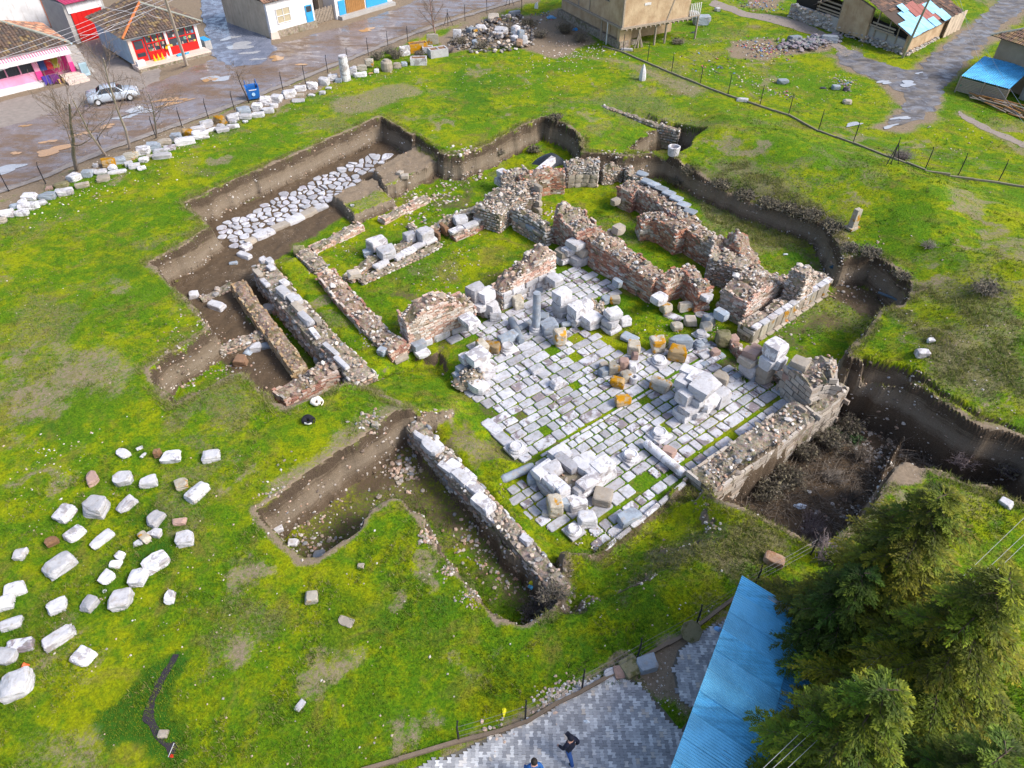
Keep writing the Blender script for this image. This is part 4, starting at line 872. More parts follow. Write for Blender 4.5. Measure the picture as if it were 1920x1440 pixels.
def make_road():
    t = NT('wet_road', .55, .5); v = t.scaled(t.pos(), (1, 1, 1)); n = t.noise(.22, 4, .6, v); n2 = t.noise(1.6, 5, .7, v, .6); n3 = t.noise(14, 4, .7, v)
    mp = t.n.new('ShaderNodeMapping'); mp.inputs['Rotation'].default_value = (0, 0, -.42); mp.inputs['Scale'].default_value = (.30, 1.0, 1); t.l.new(t.pos(), mp.inputs[0])
    st = t.noise(1.0, 4, .65, mp.outputs[0])
    c = t.mix(t.step(t.math('ADD', t.math('MULTIPLY', n, .6), t.math('MULTIPLY', st, .4)), .40, .58), (.175, .112, .068), (.235, .205, .215))
    c = t.mix(t.step(n2, .3, .75), t.mix(.4, c, (.10, .07, .05)), c); c = t.mix(t.math('MULTIPLY', t.step(n3, .5, .8), .3), c, (.33, .27, .23))
    c = t.mix(t.math('MULTIPLY', t.step(t.voro(3.2), .10, .06), t.step(n2, .5, .6)), c, (.6, .56, .52))
    wet = t.step(t.math('ADD', t.math('MULTIPLY', st, .55), t.math('MULTIPLY', n2, .45)), .45, .56)
    t.color(c).rough(t.mix(wet, (.70, .70, .70), (.10, .10, .10))); t.bump(t.math('ADD', n2, t.math('MULTIPLY', n3, .4)), .25, .03); return t.m
def make_street():
    t = NT('wet_side_street', .4, .5); n = t.noise(.9, 5, .65, dist=.8); n3 = t.noise(12, 4, .7)
    c = t.mix(t.step(n, .35, .65), (.10, .115, .16), (.20, .22, .29)); c = t.mix(t.math('MULTIPLY', t.step(n3, .5, .8), .3), c, (.45, .45, .48))
    t.color(c).rough(t.mix(t.step(n, .45, .56), (.6, .6, .6), (.12, .12, .12))); t.bump(n3, .2, .02); return t.m
def make_track():
    t = NT('dirt_track', .9, .25); n = t.noise(.8, 5, .7, dist=.7); n3 = t.noise(11, 4, .7)
    mp = t.n.new('ShaderNodeMapping'); mp.inputs['Rotation'].default_value = (0, 0, -.95); mp.inputs['Scale'].default_value = (.55, 1.1, 1); t.l.new(t.pos(), mp.inputs[0])
    st = t.noise(1.0, 3, .6, mp.outputs[0])
    c = t.mix(t.step(st, .38, .62), (.080, .074, .074), (.175, .155, .138)); c = t.mix(t.step(n, .35, .7), c, t.mix(.5, c, (.22, .24, .30)))
    c = t.mix(t.math('MULTIPLY', t.step(n3, .5, .8), .4), c, (.10, .09, .08)); t.color(c).rough(t.mix(t.step(n, .5, .6), (.9, .9, .9), (.35, .35, .35)))
    t.bump(t.math('ADD', t.math('MULTIPLY', st, .3), t.math('MULTIPLY', n3, .5)), .6, .04); return t.m
def make_water(name, c, rough=.04):
    t = NT(name, rough, .6); n = t.noise(1.2, 3); t.color(t.mix(n, tuple(x*.75 for x in c), c)); t.bump(t.noise(3, 2), .02, .02); return t.m
M_road, M_street, M_track = make_road(), make_street(), make_track()
drape('gravel_verge', W([(-320,330),(-60,268),(0,246),(60,228),(120,208),(212,188),(268,170),(305,152),(300,118),(262,140),(205,95),(196,60),(148,88),(168,150),(100,168),(0,192),(-320,270)]), plain('grey_gravel', (.255, .22, .195), .95, .4, 2.2, .7), .02, .5, .3, 2)
road = drape('road', W([(-420,470),(-60,385),(0,355),(85,328),(200,278),(345,228),(480,178),(610,122),(700,88),(775,58),(860,26),(1000,-8),(1100,-45),(1000,-75),(880,-45),(775,5),(640,50),(520,84),(470,80),(400,112),(300,150),(266,168),(210,185),(120,205),(60,225),(0,243),(-300,320)]), M_road, .03, .6, .35, 3)
drape('side_street', W([(400,106),(388,92),(388,60),(372,0),(350,-40),(300,-120),(345,-120),(430,-20),(470,35),(508,78),(520,92),(490,120),(440,125)]), M_street, .045, .5, .4, 5)
drape('dirt_track', W([(1568,88),(1600,96),(1660,122),(1700,130),(1720,128),(1790,72),(1850,22),(1890,-10),(1960,-60),(2010,-60),(1940,10),(1890,40),(1815,110),(1800,130),(1765,165),(1752,200),(1735,222),(1690,236),(1660,236),(1690,205),(1700,180),(1665,160),(1610,140),(1575,115)]), M_track, .02, .4, .5, 7)
for q, s in (([(1340,0),(1400,22),(1460,30),(1500,38),(1560,70),(1600,98),(1585,106),(1530,68),(1450,44),(1390,30),(1330,10)], 11), ([(1798,208),(1850,236),(1930,272),(1930,280),(1845,245),(1794,216)], 13)):
    drape('footpath', W(q), plain('footpath_soil', (.25, .21, .18), .9, .3, 4, .4), .02, .35, .25, s)
pud = make_water('muddy_water', (.50, .29, .13), .12); sky_w = make_water('sky_sheen_puddle', (.42, .43, .46), .03)  # pale grey puddles: the sky's reflection is put into their colour
def blob(px, py, rx, ry, rot, seed, n=26):
    c = on(px, py)[:2]; out = []
    for k in range(n):
        t = 2*math.pi*k/n; r = 1+.38*math.sin(2*t+seed)+.22*math.sin(3*t+seed*2.3)+.12*math.sin(5*t+seed*3.7); x = rx*r*.8*math.cos(t); y = ry*r*.8*math.sin(t)
        out.append((c[0]+x*math.cos(rot)-y*math.sin(rot), c[1]+x*math.sin(rot)+y*math.cos(rot)))
    return out
for k, (px, py, rx, ry, m) in enumerate([(100,283,1.5,1.0,0),(92,266,.7,.4,0),(30,288,.5,.35,0),(200,238,.9,.45,0),(155,252,1.0,.4,0),(48,237,.5,.3,0),(318,188,2.0,.45,0),(320,196,1.6,.4,0),(354,188,.5,.3,0),(565,122,.6,.4,0),(520,110,1.1,.8,0),(688,57,1.1,.7,0),(394,150,.7,.8,0),
    (408,148,1.5,1.0,1),(450,87,2.2,1.2,1),(432,72,1.2,.7,1),(470,100,1.0,.6,1),(260,208,1.5,.9,1),(15,318,1.6,.8,1),(236,220,1.0,.6,1),(483,112,.9,.4,1),
    (1658,155,1.0,.45,1),(1702,158,1.25,.75,1),(1722,138,.5,.3,1),(1690,222,1.1,.4,1),(1600,234,1.4,.3,1),(1668,238,1.0,.3,1)]):
    drape('puddle', blob(px, py, rx, ry, .42, k*1.7), pud if not m else sky_w, .062, .3, 0, k)
drape('stream', W([(333,1227),(327,1240),(313,1262),(300,1290),(290,1315),(286,1345),(297,1375),(311,1394),(328,1391),(334,1402),(326,1422),(317,1424),(311,1402),(295,1383),(281,1356),(272,1350),(273,1338),(281,1310),(291,1290),(290,1282),(304,1270),(319,1245),(326,1230)]), make_water('dark_water', (.040, .030, .036), .2), .03, .12, .10, 21)
# pavement strip along the road, lumpy and broken
def strip(px, w):
    P = [on(*p)[:2] for p in px]; L_ = []; R_ = []
    for i in range(len(P)):
        d = P[min(i+1, len(P)-1)]-P[max(i-1, 0)]; d /= np.hypot(*d); n = np.array([-d[1], d[0]])*w/2; L_.append(P[i]+n); R_.append(P[i]-n)
    return [tuple(q) for q in L_+R_[::-1]]
conc = plain('worn_concrete', (.25, .22, .20), .85, .45, 2, .4)
drape('road_edge', strip([(-60,378),(85,332),(200,282),(345,231),(450,192),(540,158),(620,126),(700,93),(775,64),(860,34),(960,4),(1010,-12)], .75), conc, .075, .3, .12, 23)

# ------------------------------------------------------------------ courtyard of interlocking pavers
CY = W([(700,1500),(745,1452),(850,1412),(985,1352),(1062,1305),(1095,1278),(1145,1262),(1178,1266),(1215,1300),(1255,1345),(1275,1368),(1300,1335),(1268,1300),(1258,1250),(1270,1218),(1310,1188),(1365,1160),(1400,1130),(1440,1130),(1440,1560),(700,1560)])
bed = drape('courtyard_bed', CY, plain('sand_joint', (.12, .11, .09), .95, .3, 8, .3), .012, .25, .05, 25)
court = put('courtyard', None); court['kind'] = 'structure'
def paver(a=.079, b=.052, h=.094):
    return [(-a,-h),(a,-h),(a,-h+.035),(b,-h+.065),(b,h-.065),(a,h-.035),(a,h),(-a,h),(-a,h-.035),(-b,h-.065),(-b,-h+.065),(-a,-h+.035)]
def make_paver():
    t = NT('paver_concrete', .75, .3); a = t.sep(t.attr('col'))[0]; r = t.math('ADD', t.rnd(), a); n = t.noise(.7, 4, .65); n3 = t.noise(30, 3, .7)
    c = t.ramp(t.math('FRACT', r), [(0, (.23, .235, .25)), (.35, (.33, .335, .35)), (.7, (.44, .445, .46)), (.93, (.62, .625, .63)), (1, (.48, .42, .36))])
    c = t.mix(t.math('MULTIPLY', t.step(n, .5, .7), .5), c, (.20, .21, .23)); c = t.mix(t.math('MULTIPLY', t.step(n3, .5, .8), .3), c, (.15, .14, .13)); t.color(c); t.bump(n3, .3, .01); return t.m
MPV = make_paver(); pv = MB().prism(paver(), -.06, -.006).prism(paver(), -.006, 0, inset=.05).mesh('paver'); pv.materials.append(MPV)
PC = []; A = np.array(CY); lo, hi = A.min(0), A.max(0)
xs = np.arange(lo[0], hi[0], .135)
for i, x in enumerate(xs):
    ys = np.arange(lo[1]+(.097 if i % 2 else 0), hi[1], .194); s = sdf(CY, np.full(len(ys), x), ys)
    for y, d in zip(ys, s):
        if d > .03+.12*(vnoise(x, y, .5, 9)+.3): PC.append((x, y))
PC.sort(key=lambda p: -ppm((p[0], p[1], 0)) if abs(p[0]) < 12 and p[1] > 4.5 else 0)
rest = MB(); rs = np.random.default_rng(3)
for k, (x, y) in enumerate(PC):
    z = gz(x, y)+.055
    if k < 296: put('paver', pv, court, (x, y, z+rs.uniform(-.006, .006)), 0, (1, 1, 1), (rs.uniform(-.02, .02), rs.uniform(-.02, .02), rs.uniform(-.03, .03)))
    else:
        P_ = [(x+a_, y+b_) for a_, b_ in paver()]; rest.prism(P_, z-.05, z+rs.uniform(-.008, .008), (float(rs.random()), 0, 0))
o = rest.build('paver_field', MPV, court); o['kind'] = 'stuff'
# low kerb wall with its fence
# ------------------------------------------------------------------ loose stones
LOOSE = []
def stone(px, py, L_, W_, H_, rz, mat, label, group, name='marble_block', round_=.16, cuts=3, z=None, tilt=(0, 0), cat='stone block', rough=.03, grid=None, lift=0):
    k = len(LOOSE); f_ = {'stones in the roadside row': .76, 'white stones laid out on the lawn': .84}.get(group, 1); L_, W_, H_ = L_*f_, W_*f_, H_*f_; p = on(px, py, H_*.45) if z is None else at(px, py, z+H_*.5)
    zz = (gz(p[0], p[1])-.10 if z is None else z)+lift
    me = tomesh(name, cut_stone(3000+k, round_, cuts, grid or CG8, rough), MAT[mat]); me.transform(Matrix.Diagonal((L_, W_, H_, 1)))
    o = put(name, me, None, (p[0], p[1], zz), 0, (1, 1, 1), (tilt[0], tilt[1], rz)); tag(o, label, cat, group, 'thing'); LOOSE.append(o); return o
D = R
g = 'white stones laid out on the lawn'
for px, py, L_, W_, H_, rz, mat, lab in [
 (230,849,.95,.55,.35,-35,'marble','small white wedge at the upper left end of lawn stones'),
 (261,839,.42,.28,.18,40,'marble','tiny white chip just above another chip near brown boulder'),
 (268,852,.45,.22,.18,70,'marble','thin white splinter left of the upright brown boulder'),
 (294,848,.40,.50,.65,10,'brown','upright brown boulder touching the broken white block'),
 (321,856,1.20,.75,.6,5,'marble','broad broken white block beside upright brown boulder'),
 (395,853,1.05,.8,.55,20,'marble','rounded white block farthest to the right in top row of lawn'),
 (172,895,.62,1.05,.5,35,'pink','pinkish tan block with an orange stain on the lawn'),
 (230,897,1.0,.85,.65,20,'marble','faceted grey white boulder right of the tan block'),
 (279,901,.95,.75,.55,10,'marble','plain white squared block right of faceted boulder'),
 (340,906,.72,.65,.5,30,'lichen','small round white stone with orange spot beside long block'),
 (368,921,.85,1.3,.6,-28,'marble','long white block with grey top leaning by small orange spotted stone'),
 (179,948,1.35,1.2,.85,-10,'marble','biggest cracked white boulder among the lawn stones'),
 (236,945,.7,1.1,.45,-30,'marble','slanting white slab right of the cracked boulder'),
 (121,962,.85,1.05,.6,-15,'marble','rounded white boulder left of the cracked boulder'),
 (291,971,.8,1.0,.55,-22,'marble','white block with scraped top above two fragments'),
 (336,977,.75,.45,.35,12,'pink','small white stone with a purple oval hollow'),
 (139,999,.75,1.0,.55,-30,'marble','white block with a purplish upper end beside the brown boulder'),
 (96,1014,.65,.5,.5,40,'brown','brown boulder with a pale top left of purplish block'),
 (190,1010,.55,1.25,.4,-33,'marble','long narrow white slab with straight edges'),
 (346,1008,.9,.9,.6,12,'marble','white cube with chipped corner at right side of lawn stones'),
 (291,998,.7,.5,.4,-15,'marble','white fragment touching the orange tipped drum'),
 (270,1006,.85,.45,.42,-38,'lichen','short white drum with an orange tip'),
 (258,1017,.5,.38,.25,20,'marble','triangular white fragment left of the orange tipped drum'),
 (37,1038,.58,.68,.45,5,'marble','small square white stone alone near the left edge'),
 (111,1059,1.0,1.45,.7,-33,'marble','largest long white block with ribbed side left of middle'),
 (225,1041,.55,.55,.35,-20,'marble','small white half block above a white wedge'),
 (216,1057,.62,.45,.3,-5,'marble','small white wedge just below half block'),
 (198,1082,.65,.75,.45,-25,'marble','pointed grey white stone between wedge and big round block'),
 (291,1053,.95,1.25,.6,-45,'marble','white block with a mossy dark hollow on its top'),
 (259,1082,.8,.9,.65,4,'marble','white cube touching the mossy hollow block'),
 (225,1124,1.05,.95,.7,15,'marble','big rounded white block low in the middle of lawn stones'),
 (318,1118,.45,.7,.5,8,'marble','small tall white prism alone at right'),
 (27,1103,.95,.75,.6,30,'marble','white block with pointed right end near left edge'),
 (8,1128,.75,.75,.6,20,'marble','white block with round drilled holes cut by the left edge'),
 (106,1136,.9,.7,.5,28,'marble','pitted white block with dark specks'),
 (166,1131,.72,.78,.5,-18,'marble','smooth white block right of the pitted one'),
 (20,1168,.95,.6,.45,22,'marble','oval white block under the holed block'),
 (109,1194,.62,1.45,.6,-42,'marble','long rounded white block with dark cracks at its foot'),
 (36,1209,1.25,.65,.45,12,'slab','flat white slab stained purple brown'),
 (8,1231,1.0,.8,.6,-5,'marble','rounded white block cut by left edge below stained slab'),
 (155,1230,.95,.8,.5,-20,'marble','wedge shaped white block nearest to the dark stream'),
 (30,1283,1.3,1.15,.85,25,'marble','largest white block at the lower left corner with peeling grey face'),
 (195,1107,.22,.2,.15,30,'marble','tiny white cube between pointed stone and round block')]:
    stone(px, py, L_, W_, H_, D(rz), mat, lab, g, round_=.07+.10*random.random(), cuts=8 if 'boulder' in lab or 'wedge' in lab else 6, rough=.045)
g = 'stones in the roadside row'
for px, py, L_, W_, H_, rz, mat, lab in [
 (2,412,.9,.7,.6,20,'pale','tan white block cut by the left edge at start of roadside row'),
 (13,399,1.2,1.0,.8,20,'marble','white block with dark hollow top at start of roadside row'),
 (29,385,1.1,.6,.5,30,'grey','small trough with a dark hollow behind the first big blocks'),
 (40,398,1.3,.7,.55,15,'marble','low pointed white stone below the biggest roadside slab'),
 (41,378,1.0,.7,.5,25,'marble','white lump leaning on the biggest roadside slab'),
 (53,385,1.9,1.1,.75,18,'marble','biggest pale roadside slab near first fence post'),
 (55,368,1.4,1.0,.7,5,'marble','white block with blue grey edge behind the biggest slab'),
 (78,379,1.0,.7,.5,35,'marble','small white diamond shaped stone at front of row near left end'),
 (88,366,1.6,1.0,.7,10,'grey','smooth grey white block below second fence post'),
 (91,352,.8,.5,.45,20,'pink','small pinkish stone beside second fence post'),
 (114,346,1.4,.8,.6,22,'mossy','moss coloured olive block behind the rough white block'),
 (120,359,1.7,1.0,.65,18,'marble','rough white block in front of the olive mossy block'),
 (138,331,1.3,1.2,.75,-30,'marble','triangular white block beside big bare tree trunk'),
 (153,346,1.4,.8,.6,22,'pale','tan rectangular slab in front of the triangular block'),
 (163,324,1.1,1.0,.7,10,'grey','grey lump at left of small stone cluster'),
 (174,321,.9,.7,.5,25,'marble','white lump wedged between grey lump and flat slab'),
 (179,309,.55,.5,.5,0,'marble','round white ball stone on top of the cluster'),
 (189,321,1.3,.9,.45,20,'marble','flat white slab lying over a pinkish stone near cluster'),
 (193,333,1.3,1.0,.55,20,'pale','pinkish white stone under the flat slab'),
 (202,305,1.5,1.2,.95,15,'orange','first orange lichen boulder in the roadside row'),
 (211,314,.8,.8,.7,0,'marble','white stone with red mark below the orange boulder'),
 (219,321,1.9,.5,.4,22,'marble','long thin white bar lying below orange boulder'),
 (222,299,1.5,1.0,.75,25,'grey','square grey block right of first orange boulder'),
 (244,291,1.6,1.1,.8,12,'lichen','white block with mossy speckles after square grey block'),
 (241,306,.9,.7,.6,30,'marble','round white lump in front of the speckled block'),
 (251,310,1.2,.8,.6,20,'marble','white chunk touching the round lump at front'),
 (265,314,.9,.6,.45,30,'marble','small white pebble like stone at the front of row'),
 (268,281,1.5,1.1,.85,20,'marble','grey white block with slanted front face'),
 (269,298,1.0,.8,.6,10,'marble','cracked white stone below the slanted front block'),
 (281,292,.8,.5,.4,15,'lichen','small stone with an orange centre'),
 (288,272,1.5,1.1,.8,20,'grey','fluted grey block with vertical grooves'),
 (308,266,1.6,1.0,.75,25,'pale','tan grey drum half buried in row'),
 (299,281,1.6,.7,.45,20,'slab','white slab with purple stains above long block'),
 (303,291,2.0,.9,.6,15,'marble','long white block with sloped face under stained slab'),
 (318,276,1.3,.8,.55,25,'slab','speckled purple white stone right of stained slab'),
 (330,256,1.2,1.0,.85,10,'grey','grey rounded block left of second orange stone'),
 (350,248,1.3,.9,.8,-10,'orange','second orange lichen stone by fifth fence post'),
 (346,263,2.2,1.1,.85,25,'marble','large white block below second orange stone'),
 (371,241,1.7,.8,.7,28,'marble','pale beam shaped block behind white cuboid'),
 (375,252,1.8,1.2,.9,30,'marble','white cuboid in front of beam shaped block'),
 (387,231,1.5,1.1,.8,25,'marble','rounded white block behind the long thin slab'),
 (396,242,2.0,.5,.45,40,'marble','long thin white slab leaning diagonally'),
 (414,235,.9,.6,.45,0,'marble','small white cap stone on top of bowl shaped block'),
 (417,242,1.5,.9,.6,25,'marble','bowl shaped white block with brown underside'),
 (411,224,1.5,1.0,1.0,-15,'orange','third orange lichen stone behind bowl shaped block'),
 (436,218,1.6,1.1,.85,15,'marble','white humped block right of third orange stone'),
 (436,227,1.0,.7,.45,10,'slab','purple white chip between two white blocks'),
 (436,236,1.5,.7,.5,12,'marble','white tapered block at front after humped block'),
 (457,206,1.7,1.2,.9,30,'grey','grey triangular block near the blue bin'),
 (460,218,1.5,.8,.65,5,'marble','white half drum under the grey triangular block'),
 (460,227,.7,.5,.35,20,'marble','small white scrap below half drum'),
 (482,200,1.2,1.1,.95,0,'marble','upright white cube just below the blue bin'),
 (483,214,1.6,.8,.6,8,'marble','long white block with rounded ends below upright cube'),
 (497,188,1.5,1.3,1.0,10,'marble','rounded white drum right of the blue bin'),
 (502,206,1.5,.9,.65,10,'marble','pillow shaped white block in front of drum'),
 (514,197,1.0,.7,.6,30,'marble','white stone with small grey hole'),
 (519,184,1.4,1.2,.95,-10,'marble','white block with curved right side near seventh post'),
 (543,175,1.9,1.2,.9,30,'marble','large tilted white block by seventh fence post'),
 (559,187,1.6,.8,.5,10,'marble','flat white block lying in grass before the tan slab'),
 (560,177,1.4,.6,.4,15,'pale','tan slab above the flat white block'),
 (563,165,1.6,.9,.7,15,'marble','pile shaped white block beside eighth fence post'),
 (585,160,1.5,1.1,.9,10,'marble','white block with round cap right of eighth post'),
 (584,177,.9,.6,.3,-15,'marble','small flat white slab lying alone in grass'),
 (604,173,.8,.7,.5,0,'marble','upright white fragment in the grass below tapered block'),
 (607,152,1.4,1.1,1.0,-10,'marble','tapered white block with brown hollow'),
 (616,164,.8,.5,.35,-10,'marble','small white chip right of upright fragment'),
 (624,144,1.3,1.0,.9,10,'marble','notched white block left of tall column stump'),
 (634,150,1.0,.7,.6,0,'grey','greyish lump at foot of the column stump'),
 (661,132,1.2,1.0,1.1,10,'marble','upright white block right of the column stump'),
 (675,139,1.9,.8,.65,15,'marble','long rounded white block lying under upright block'),
 (678,126,1.4,1.0,.8,12,'lichen','white block with small orange stones behind long block'),
 (692,118,1.3,1.1,1.2,10,'lichen','square white block with a rusty round patch'),
 (695,137,.7,.4,.35,30,'orange','small rust orange stone in the grass'),
 (706,132,.7,.6,.6,0,'marble','small squat white cube standing in grass'),
 (745,122,1.1,.9,.8,0,'pale','pale broken block half hidden in dry weeds'),
 (758,119,.9,.8,.6,10,'grey','grey stone between weeds and planted trough'),
 (759,95,1.6,.35,1.5,25,'marble','upright white slab leaning by the fence'),
 (811,73,1.8,.5,1.6,8,'lichen','big upright white slab with a yellow corner'),
 (857,63,1.3,.4,1.4,0,'marble','upright square white slab at heap edge'),
 (1203,148,.35,.3,.35,0,'grey','bluish stone at foot of the white spike stone')]:
    stone(px, py, L_, W_, H_, D(rz), mat, lab, g, round_=.08+.12*random.random(), cuts=5, rough=.045)
g = 'loose stones lying about the paved hall'
for px, py, L_, W_, H_, rz, mat, lab, z in [
 (928,588,.75,.85,.75,10,'marble','white boulder at doorway right of a round drum',-1.95),
 (971,566,.7,.8,.8,20,'lichen','brown stained white stone by foot of right pink wall',-1.95),
 (1008,543,.7,.45,.4,10,'grey','small grey stone near end of pink wall',-1.95),
 (1029,612,1.05,1.0,.8,20,'grey','big rounded grey boulder right of the standing column',-1.95),
 (1020,597,.7,.7,.6,0,'grey','round grey stone partly behind the big grey boulder',-1.95),
 (1051,632,.85,.75,1.0,15,'lichen','upright white block with yellow patch in front of grey boulder',-1.95),
 (948,637,.9,.7,.6,30,'grey','blue grey half drum left of fallen column',-1.95),
 (960,630,.7,.7,.5,35,'grey','blue grey cube beside the half drum',-1.95),
 (904,650,.6,1.0,.7,30,'lichen','tan block with yellow lichen behind the left pier',-1.95),
 (924,650,1.0,.8,.65,-10,'orange','orange and green mossy boulder behind the left pier',-1.95),
 (1006,692,.9,.6,.3,35,'slab','low white fragment lying flat on hall floor',-1.95),
 (1045,719,.85,.6,.45,30,'marble','clean white block alone in the middle of hall floor',-1.95),
 (1132,685,.5,.4,.35,20,'pale','small tan cube in cluster of column pieces',-1.95),
 (1133,697,.7,.5,.45,30,'grey','pale grey lump below the small tan cube',-1.95),
 (1150,691,.65,.6,.75,10,'lichen','upright white cube with lichen foot in cluster',-1.95),
 (1169,685,.62,.55,.95,-5,'pink','upright pinkish block in cluster of column pieces',-1.95),
 (1186,691,.5,.5,.75,0,'marble','upright white stone right of pinkish block',-1.95),
 (1174,706,.75,.6,.6,30,'lichen','tan orange stone below the pinkish block',-1.95),
 (1158,717,.85,.6,.6,-20,'orange','bright orange rough stone at lower end of cluster',-1.95),
 (1167,750,.95,.6,.55,20,'orange','bright orange squared block alone on hall floor',-1.95),
 (1237,721,1.3,.75,.6,-35,'lichen','long white block with orange lower end',-1.95),
 (1190,667,.42,.38,.5,0,'pink','small rose coloured stone below white topped cube',-1.95),
 (1189,652,.85,.75,.75,-10,'lichen','tan cube with clean white top',-1.95),
 (1181,633,1.1,.8,.25,-35,'grey','tilted grey slab behind the white topped cube',-1.95),
 (1233,645,.95,.85,.9,10,'lichen','large tapered white block with ochre specks',-1.95),
 (1275,641,1.5,.8,.75,5,'grey','long grey white block behind the orange boulder',-1.95),
 (1270,661,1.15,.95,.8,-15,'orange','large orange boulder in front of long grey block',-1.95),
 (1321,665,.75,.6,.2,30,'marble','thin white tile lying right of orange boulder',-1.95),
 (1340,661,.62,.5,.45,20,'pink','smooth pink stone near the mossy boulder',-1.95),
 (1329,600,.75,.75,.75,20,'grey','grey faceted rock beside the pink brick block',-1.95),
 (1324,612,.7,.55,.55,20,'lichen','ochre stone below grey faceted rock',-1.95),
 (1295,602,.85,.7,.55,0,'pale','rough pale rock on small lawn',-1.95),
 (1269,612,.75,.6,.45,10,'lichen','orange and white stone on small lawn',-1.95),
 (1249,577,.7,.65,.6,30,'lichen','orange stone nearest the pale corner of brick wall',-1.95),
 (1284,574,.95,.6,.6,20,'lichen','oval stone half orange half blue grey on small lawn',-1.95),
 (1262,593,1.3,.7,.1,-38,'slab','thin grey paving slab sunk in small lawn',-2.0),
 (1317,590,1.0,.7,.1,-30,'slab','thin pale slab beside the pink brick block',-2.0),
 (1356,635,.9,.85,.95,0,'mossy','dark mossy boulder at end of ochre stained wall',-1.95),
 (1373,640,.7,.6,.75,20,'pink','pinkish rounded boulder right of mossy boulder',-1.95),
 (1352,710,.95,.85,.7,-35,'pale','tan square block between marble pier and pebble strip',-1.95),
 (1040,948,.75,.9,.95,10,'lichen','white block with big orange lower face below square pier',-1.95),
 (1055,922,.7,.5,.7,35,'marble','tilted white block at lower tip of square pier',-1.6),
 (1060,944,.7,.6,.55,-30,'grey','grey white wedge below the tilted block',-1.95),
 (1082,942,.95,.75,.6,20,'marble','white notched block below square pier',-1.95),
 (1130,932,.95,.9,.65,-15,'pale','tan white trapezoid block right of square pier',-1.95),
 (1100,973,.95,.8,.7,10,'marble','white block with chipped corner on lower hall floor',-1.95),
 (1179,970,1.2,.7,.5,30,'grey','long grey white block by the marble kerb',-1.95),
 (1255,846,.75,.6,.4,-30,'pink','reddish stone under the fallen white column',-1.95),
 (999,896,.72,.6,.5,20,'grey','blue grey stone below the fallen grey column',-1.95),
 (1150,600,.5,.4,.4,0,'marble','white chip',-1.95),
 (1172,602,.75,.65,.55,20,'marble','white chipped block right of square marble bases',-1.95),
 (1136,562,.7,.6,.5,30,'grey','pale blue stone behind the square marble bases',-1.95),
 (1152,562,.75,.5,.5,0,'lichen','white and brown stone behind the square marble bases',-1.95),
 (937,748,.5,.3,.2,0,'pale','x',-1.95)]:
    if len(lab) < 14: continue
    stone(px, py, L_, W_, H_, D(rz), mat, lab, g, z=z, round_=.12+.14*random.random(), cuts=4 if 'boulder' in lab or 'rock' in lab or 'stone' in lab else 2)
g = 'large blocks left on the middle lawn'
for px, py, L_, W_, H_, rz, mat, lab, z in [
 (708,456,1.5,.95,.85,37,'marble','long squared white block highest on the back row of lawn',-1.5), (726,474,1.3,1.1,.75,30,'marble','big white block with flat top in front of long squared block',-1.55),
 (690,474,.7,.55,.5,20,'grey','small grey lump at left foot of long squared block',-1.9), (768,444,.9,.75,.7,30,'slab','white cube with purplish hollow left of tall white block',-1.6),
 (797,440,1.15,.95,.95,40,'marble','tall white squared block beside the two brown slabs',-1.6), (832,430,1.1,.35,.75,-55,'brown','right one of two upright brown slabs on the lawn',-1.95), (818,440,1.0,.3,.65,-55,'brown','left one of two upright brown slabs on the lawn',-1.95),
 (863,412,1.1,.95,.6,25,'marble','white block with slanting top near rubble terrace',-1.6), (931,396,1.25,.5,.5,0,'grey','white trough shaped block below the rubble terrace',-1.95),
 (664,514,.9,.75,.4,20,'pale','grey topped block set at end of long rubble wall',-1.0), (560,470,.8,.7,.7,0,'mossy','olive round boulder at broken wall end',-1.95)]:
    stone(px, py, L_, W_, H_, D(rz), mat, lab, g, z=z, round_=.13)
g = 'stones lying in the trenches'
for px, py, L_, W_, H_, rz, mat, lab in [
 (458,478,1.2,.5,.4,-30,'marble','white stone bar lying between street and long left wall'), (437,492,.6,.3,.25,15,'grey','small pale slab beside a dark hole in trench'), (362,552,.65,.6,.45,10,'marble','white stone at left end of piled stone row'),
 (406,572,1.2,.65,.5,-25,'marble','white block with a dark hole in the trench'), (504,578,.95,.75,.5,0,'marble','white boulder resting against orange brick wall'), (517,584,.5,.4,.35,20,'pink','brown pebble beside white boulder on orange wall'),
 (480,650,.75,.6,.5,10,'marble','round white stone above short drum in lower trench'), (498,647,.6,.45,.35,20,'grey','grey stone right of the round white one in trench'), (450,675,.85,.7,.55,0,'brown','reddish brown stone left of short drum in trench'),
 (616,682,.9,.8,.6,0,'brown','brown boulder at lower end of narrow trench'), (597,672,.6,.45,.35,10,'grey','small grey stone near brown boulder in trench'), (720,655,.9,.55,.5,60,'grey','folded grey and brown shard on the grass strip'),
 (758,329,.75,.5,.35,10,'pale','larger of two tan stones lying on the earth baulk'), (750,323,.55,.45,.35,60,'pale','smaller of two tan stones lying on the earth baulk'), (660,384,.35,.3,.2,0,'marble','small white stone below the lower earth baulk'), (703,795,.35,.3,.3,0,'lichen','orange topped pebble in bank of lower trench'), (520,990,.5,.4,.3,30,'marble','white stone on left lip of lower trench'), (549,1017,.5,.4,.3,0,'marble','pale curved stone on left bank of lower trench'), (598,1040,.55,.45,.35,10,'grey','grey white stone at bottom corner of lower trench'),
 (676,1060,.3,.25,.2,0,'pale','small pale stone on lawn right of lower trench')]:
    stone(px, py, L_, W_, H_, D(rz), mat, lab, g, round_=.18)
g = 'scattered boulders beyond the fence'
